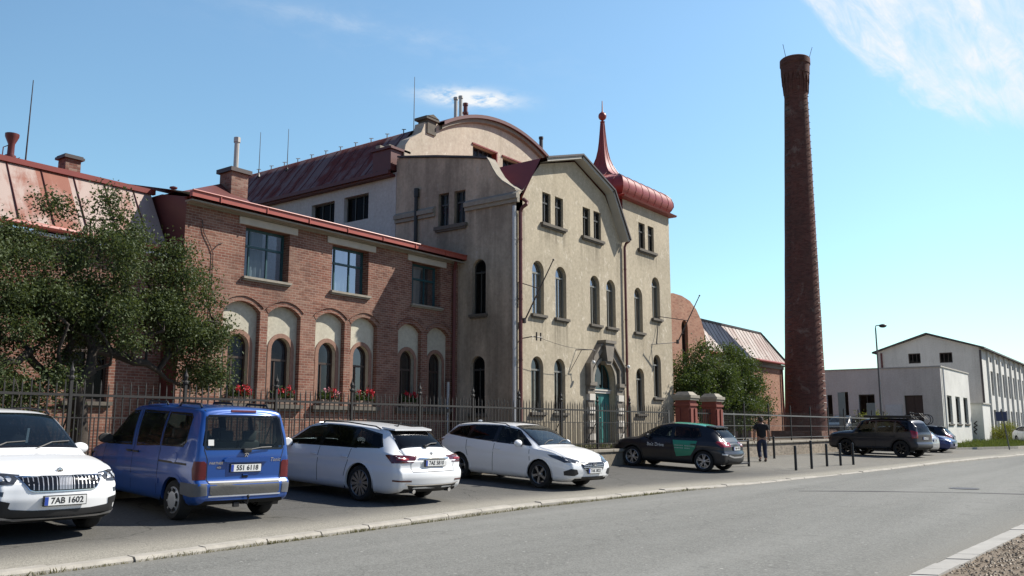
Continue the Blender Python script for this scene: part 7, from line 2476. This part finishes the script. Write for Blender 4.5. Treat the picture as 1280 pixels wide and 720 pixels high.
def offroad(paint, name='parked_car'):
    c = Car(name, sp4)
    c.window('windscreen', [(.42, .62, 1.79), (.42, -.62, 1.79), (1.06, -.74, 1.30), (1.06, .74, 1.30)], (-.58, 0, -.8), 'screen', .04)
    c.window('side_window', side((.56, 1.70), (.92, 1.22), (.88, 1.17), (-.12, 1.17), (-.12, 1.73)), SIDE, 'glass', .035, True)
    c.window('side_window', side((-.2, 1.73), (-.2, 1.17), (-1.08, 1.18), (-1.08, 1.73)), SIDE, 'glass_tint', .035, True)
    c.window('side_window', side((-1.15, 1.73), (-1.15, 1.18), (-1.86, 1.22), (-1.72, 1.68)), SIDE, 'glass_tint', .035, True)
    c.window('rear_window', [(-1.98, .56, 1.66), (-1.98, -.56, 1.66), (-2.16, -.62, 1.18), (-2.16, .62, 1.18)], (.95, 0, -.3), 'glass_tint', .035)
    c.part('tail_light', [(-2.16, .70, 1.22), (-2.16, .70, .92), (-1.98, .90, .92), (-1.93, .91, 1.30)], (.74, -.67, 0), CM['red_lens'], .010, .05, .012, True)
    hx = c.bvh.ray_cast(Vector((-5, 0, .9)), Vector((1, 0, 0)))[0].x
    c.plate('7AC 2757', hx - .015, .92, False)
    c.seams([side((1.0, 1.1), (1.05, .7), (1.0, .45)), side((-.16, 1.12), (-.16, .45)), side((-1.12, 1.12), (-1.1, .8), (-.95, .5))])
    c.mirrors(.72, 1.24, CM['trim'])
    c.handles((-.03, -1.0), 1.0, CM['trim'])
    c.doors = [[(1.02, .42), (1.02, 1.08), (-.16, 1.1), (-.16, .42)], [(-.165, .42), (-.165, 1.1), (-1.12, 1.12), (-1.1, .8), (-.95, .42)]]
    c.part('headlight', [(2.3, .52, 1.0), (2.3, .54, .86), (2.1, .86, .86), (1.98, .9, 1.0)], (-.7, -.7, 0), CM['lamp'], .008, .05, .01, True)
    c.part('grille', [(2.36, .48, .98), (2.36, .48, .76), (2.36, -.48, .76), (2.36, -.48, .98)], F, CM['satin'], .008, .05, .012)
    mb = MB()
    for sy in (1, -1):
        mb.tube([(.75, sy * .92, .42), (-.75, sy * .92, .42)], .05, 8)
    mb.build('side_step', CM['trim'], c.root)
    mb = MB()
    mb.box(-1.75, .45, -.62, .62, 1.93, 1.965)
    for x in (-1.5, -.7, .2):
        for sy in (1, -1): mb.beam((x, sy * .60, 1.80), (x, sy * .60, 1.94), .05, .03)
    for sy in (1, -1): mb.box(-1.78, .48, sy * .62 - .03, sy * .62 + .03, 1.92, 1.995)
    mb.build('roof_rack', CM['trim'], c.root)
    mb = MB(); mb.bbox((-.75, .74, 1.93), (2.4, .16, .13), None, .03); mb.build('awning', CM['trim'], c.root)
    c.finish(paint, .07); c.wheels('rim_black', 6, 'blade', .26)
    return c


c = offroad(CM['grey'])
c.place(46.8, 11.9, 78, 'dark slate off-road car with black roof rack, parked beyond the bollards', 'car', CARS)

# ---------------------------------------------------------------- the cars beyond it
c = Car('parked_car', sp2)


def plain_hatch(paint, rim='rim'):
    c = Car('parked_car', sp2)
    estate(c, paint, rising=.05)
    c.window('side_window', side((-1.07, 1.385), (-1.13, 1.05), (-1.78, 1.10), (-1.66, 1.31)), SIDE, 'glass_tint', .028, True)
    c.window('rear_window', [(-1.74, .50, 1.38), (-1.74, -.50, 1.38), (-2.10, -.60, 1.12), (-2.10, .60, 1.12)], (.65, 0, -.76), 'glass_tint', .035)
    c.part('tail_light', [(-2.3, .45, 1.0), (-2.3, .46, .84), (-2.1, .83, .83), (-1.95, .86, 1.0)], (.75, -.66, 0), CM['red_lens'], .008, .05, .01, True)
    c.part('headlight', [(2.15, .40, .70), (2.14, .50, .60), (1.95, .80, .66), (1.62, .885, .80), (1.85, .80, .78)], (-.66, -.66, -.36), CM['lens'], .009, .04, .010, True)
    c.part('grille', gr, F, CM['gloss'], .010, .05, .02)
    for fr_, z_ in ((True, .46), (False, .76)):
        h = c.bvh.ray_cast(Vector((5 if fr_ else -5, 0, z_)), Vector((-1 if fr_ else 1, 0, 0)))[0].x
        c.plate('7A1 3364', h + (.03 if fr_ else -.02), z_, fr_)
    c.seams([side((.98, .95), (1.04, .6), (.98, .3)), side((-.155, .97), (-.16, .3)), side((-1.12, 1.02), (-1.08, .75), (-.95, .45))])
    c.mirrors(.72, 1.02, paint)
    c.handles((-.02, -.95), .84, paint)
    c.finish(paint); c.wheels(rim, 5, 'twin')
    return c


c.bm.free(); bpy.data.objects.remove(c.root)
c = plain_hatch(CM['silver']); c.place(50.6, 12.5, 83, 'silver estate car half hidden behind the dark off-road car', 'car', CARS)
c = plain_hatch(CM['navy']); c.place(56.2, 12.5, -94, 'shiny navy blue estate facing the road beyond the silver car', 'car', CARS)
c = crossover(CM['black'], False); c.place(59.4, 12.9, 89, 'dark crossover carrying bicycles on its roof, last in the row', 'car', CARS)
for sy, lb in ((.3, 'dark bicycle on the last dark crossover, the one nearer the rail fence'), (-.3, 'dark bicycle on the last dark crossover, the one nearer the low white building')):
    bk = empty('bicycle', (0, 0, 0))
    for xx in (-.55, .45):
        mb = MB(); mb.tube([(xx + .3 * math.cos(a), sy, 1.88 + .3 * math.sin(a)) for a in np.linspace(0, 2 * PI, 20)], .022, 5, False); mb.build('wheel', CM['tyre'], bk)
    mb = MB(); mb.tube([(-.55, sy, 1.88), (-.2, sy, 2.25), (.35, sy, 2.2), (.45, sy, 1.88)], .022, 5); mb.tube([(-.2, sy, 2.25), (0, sy, 1.85), (.35, sy, 2.2)], .022, 5); mb.build('frame', CM['trim'], bk)
    mb = MB(); mb.tube([(.3, sy - .2, 2.3), (.3, sy + .2, 2.3)], .018, 5); mb.build('handlebar', CM['trim'], bk)
    bk.matrix_world = c.root.matrix_world.copy(); tag(bk, lb, 'bicycle', 'bicycles on the roof rack')
c = plain_hatch(CM['black']); c.place(63.0, 18.4, 178, 'dark car behind the rail fence at the foot of the tall chimney', 'car', CARS, False)
c.root.location.z = .72
c = plain_hatch(CM['white']); c.place(84.0, 9.3, -150, 'white car cut off by the right edge of the photo, on the verge', 'car', CARS, False)
c.root.location.z = .06

# ------------------------------------------------------------------ sky, sun, camera
w = bpy.data.worlds.new('World'); scene.world = w; w.use_nodes = True
nt = w.node_tree; nt.nodes.clear()
SUN_AZ, SUN_EL = R(-32.0), R(43.0)
sd = Vector((math.cos(SUN_AZ) * math.cos(SUN_EL), math.sin(SUN_AZ) * math.cos(SUN_EL), math.sin(SUN_EL)))


class WT(NT):
    def __init__(self):
        self.t = nt
        self.out = nt.nodes.new('ShaderNodeOutputWorld')


t = WT()
sky = t.n('ShaderNodeTexSky', sky_type='NISHITA')
sky.sun_disc = False; sky.sun_elevation = SUN_EL; sky.sun_rotation = math.atan2(sd.x, sd.y)
sky.altitude = 300; sky.air_density = 1.0; sky.dust_density = 0.8; sky.ozone_density = 1.5
gen = t.n('ShaderNodeTexCoord').outputs['Generated']
x, y, z = t.xyz(gen)
zz = t.math('MAXIMUM', z, 0.03)
u, v = t.math('DIVIDE', x, zz), t.math('DIVIDE', y, zz)          # place on a flat cloud layer
P = t.comb(u, v, 0)


def blob(cx_, cy_, ax, ay, rot):
    c_, s_ = math.cos(rot), math.sin(rot)
    du, dv = t.math('SUBTRACT', u, cx_), t.math('SUBTRACT', v, cy_)
    a = t.math('DIVIDE', t.math('ADD', t.math('MULTIPLY', du, c_), t.math('MULTIPLY', dv, s_)), ax)
    b = t.math('DIVIDE', t.math('SUBTRACT', t.math('MULTIPLY', dv, c_), t.math('MULTIPLY', du, s_)), ay)
    r2 = t.math('ADD', t.math('MULTIPLY', a, a), t.math('MULTIPLY', b, b))
    return t.math('POWER', 2.718, t.math('MULTIPLY', r2, -1.0))


ve = t.math('SUBTRACT', t.math('SUBTRACT', 0.665, t.math('MULTIPLY', t.math('SUBTRACT', u, 1.95), 0.06)),
            t.math('MULTIPLY', t.math('POWER', t.math('MAXIMUM', t.math('SUBTRACT', u, 2.6), 0.0), 2.0), 0.35))
n1 = t.noise(t.mapping(P, (1.1, 3.2, 1), (0, 0, R(-14))), 2.4, 8, 0.62, 0.6)
n4 = t.noise(t.mapping(P, (1.6, 11.0, 1), (0, 0, R(-24))), 1.6, 8, 0.7, 0.8)
n2 = t.noise(P, 9.0, 7, 0.65, 0.3)
edge = t.math('ADD', t.math('DIVIDE', t.math('SUBTRACT', ve, v), 0.22), t.math('MULTIPLY', t.math('SUBTRACT', n1, 0.5), 1.4))
cir = t.math('MULTIPLY', t.ramp(edge, [(0.0, 0.0), (0.55, 1.0)], 'EASE'), t.ramp(n1, [(0.25, 0.15), (0.62, 0.95)]))
cir = t.math('MULTIPLY', cir, t.ramp(n4, [(0.34, 0.35), (0.62, 1.05)]))
cir = t.math('MULTIPLY', cir, t.ramp(t.math('MULTIPLY', u, 0.2), [(0.56, 1.0), (0.72, 0.35)]))
# the bank of cirrus ends beyond the right edge of the view
cir = t.math('MULTIPLY', cir, t.math('MINIMUM', 1.0, t.math('MULTIPLY', blob(2.45, 0.33, 1.0, 0.36, R(-10)), 1.5)))
n3 = t.noise(P, 14.0, 8, 0.62, 0.2)
puff = t.math('MULTIPLY', blob(1.985, 1.64, 0.12, 0.062, R(-40)), t.ramp(n3, [(0.34, 0.0), (0.56, 1.7)]))
haze_ = t.math('MULTIPLY', blob(1.37, 1.58, 0.24, 0.045, R(-28)), t.ramp(n2, [(0.3, 0.02), (0.7, 0.22)]))
haze2 = t.math('MULTIPLY', blob(1.60, 1.50, 0.5, 0.14, R(-30)), t.ramp(n2, [(0.45, 0.0), (0.8, 0.10)]))
clouds = t.math('ADD', t.math('ADD', cir, puff), t.math('ADD', haze_, haze2), clamp=True)

# added sky gain: brighter towards the view, weaker elsewhere so shade stays dark
hd = Vector((math.cos(R(38)) * math.cos(R(14)), math.sin(R(38)) * math.cos(R(14)), math.sin(R(14))))
dp = t.math('ADD', t.math('ADD', t.math('MULTIPLY', x, hd.x), t.math('MULTIPLY', y, hd.y)), t.math('MULTIPLY', z, hd.z))
view_gain = t.ramp(dp, [(0.62, 0.0), (0.92, 1.0)], 'EASE')
low = t.ramp(z, [(0.0, 1.0), (0.42, 0.0)])
tint = t.mix(low, (2.5, 3.0, 2.9), (2.1, 2.6, 2.3))
gain = t.mix(view_gain, (1.2, 1.37, 1.58), tint)
skyc = t.mix(1.0, sky.outputs[0], gain, 'MULTIPLY')
bgc = t.mix(clouds, skyc, (13.0, 13.5, 13.9))
bg = t.n('ShaderNodeBackground'); t.L(bgc, bg.inputs['Color']); bg.inputs['Strength'].default_value = 0.05
t.L(bg.outputs[0], t.out.inputs['Surface'])

L = bpy.data.lights.new('sun', 'SUN'); L.energy = 5.0; L.angle = R(0.5); L.color = (1.0, 0.95, 0.86)
so = bpy.data.objects.new('sun', L); COL.objects.link(so)
so.location = (20, -30, 40)
so.rotation_euler = (-sd).to_track_quat('-Z', 'Y').to_euler()

cam = bpy.data.cameras.new('camera'); co = bpy.data.objects.new('camera', cam); COL.objects.link(co)
cam.sensor_width = 36; cam.lens = 1098 / 1280 * 36; cam.clip_end = 6000; cam.clip_start = .05
pitch = math.atan((535 - 360) / 1098)
fe = 1098 / math.cos(pitch)
yaw = math.atan((1470 - 640) / fe)
fw = Vector((math.cos(yaw) * math.cos(pitch), math.sin(yaw) * math.cos(pitch), math.sin(pitch)))
co.location = (0, 0, 1.33)
co.rotation_euler = fw.to_track_quat('-Z', 'Y').to_euler()
scene.camera = co

vs_ = scene.view_settings
vs_.view_transform = 'Standard'; vs_.look = 'None'; vs_.exposure = 0.5; vs_.gamma = 1.0; vs_.use_curve_mapping = False
scene.render.engine = 'CYCLES'
cy = scene.cycles
cy.max_bounces = 6; cy.transparent_max_bounces = 10; cy.diffuse_bounces = 3; cy.glossy_bounces = 3; cy.transmission_bounces = 4
cy.use_denoising = True; cy.sample_clamp_indirect = 8; cy.caustics_reflective = False; cy.caustics_refractive = False
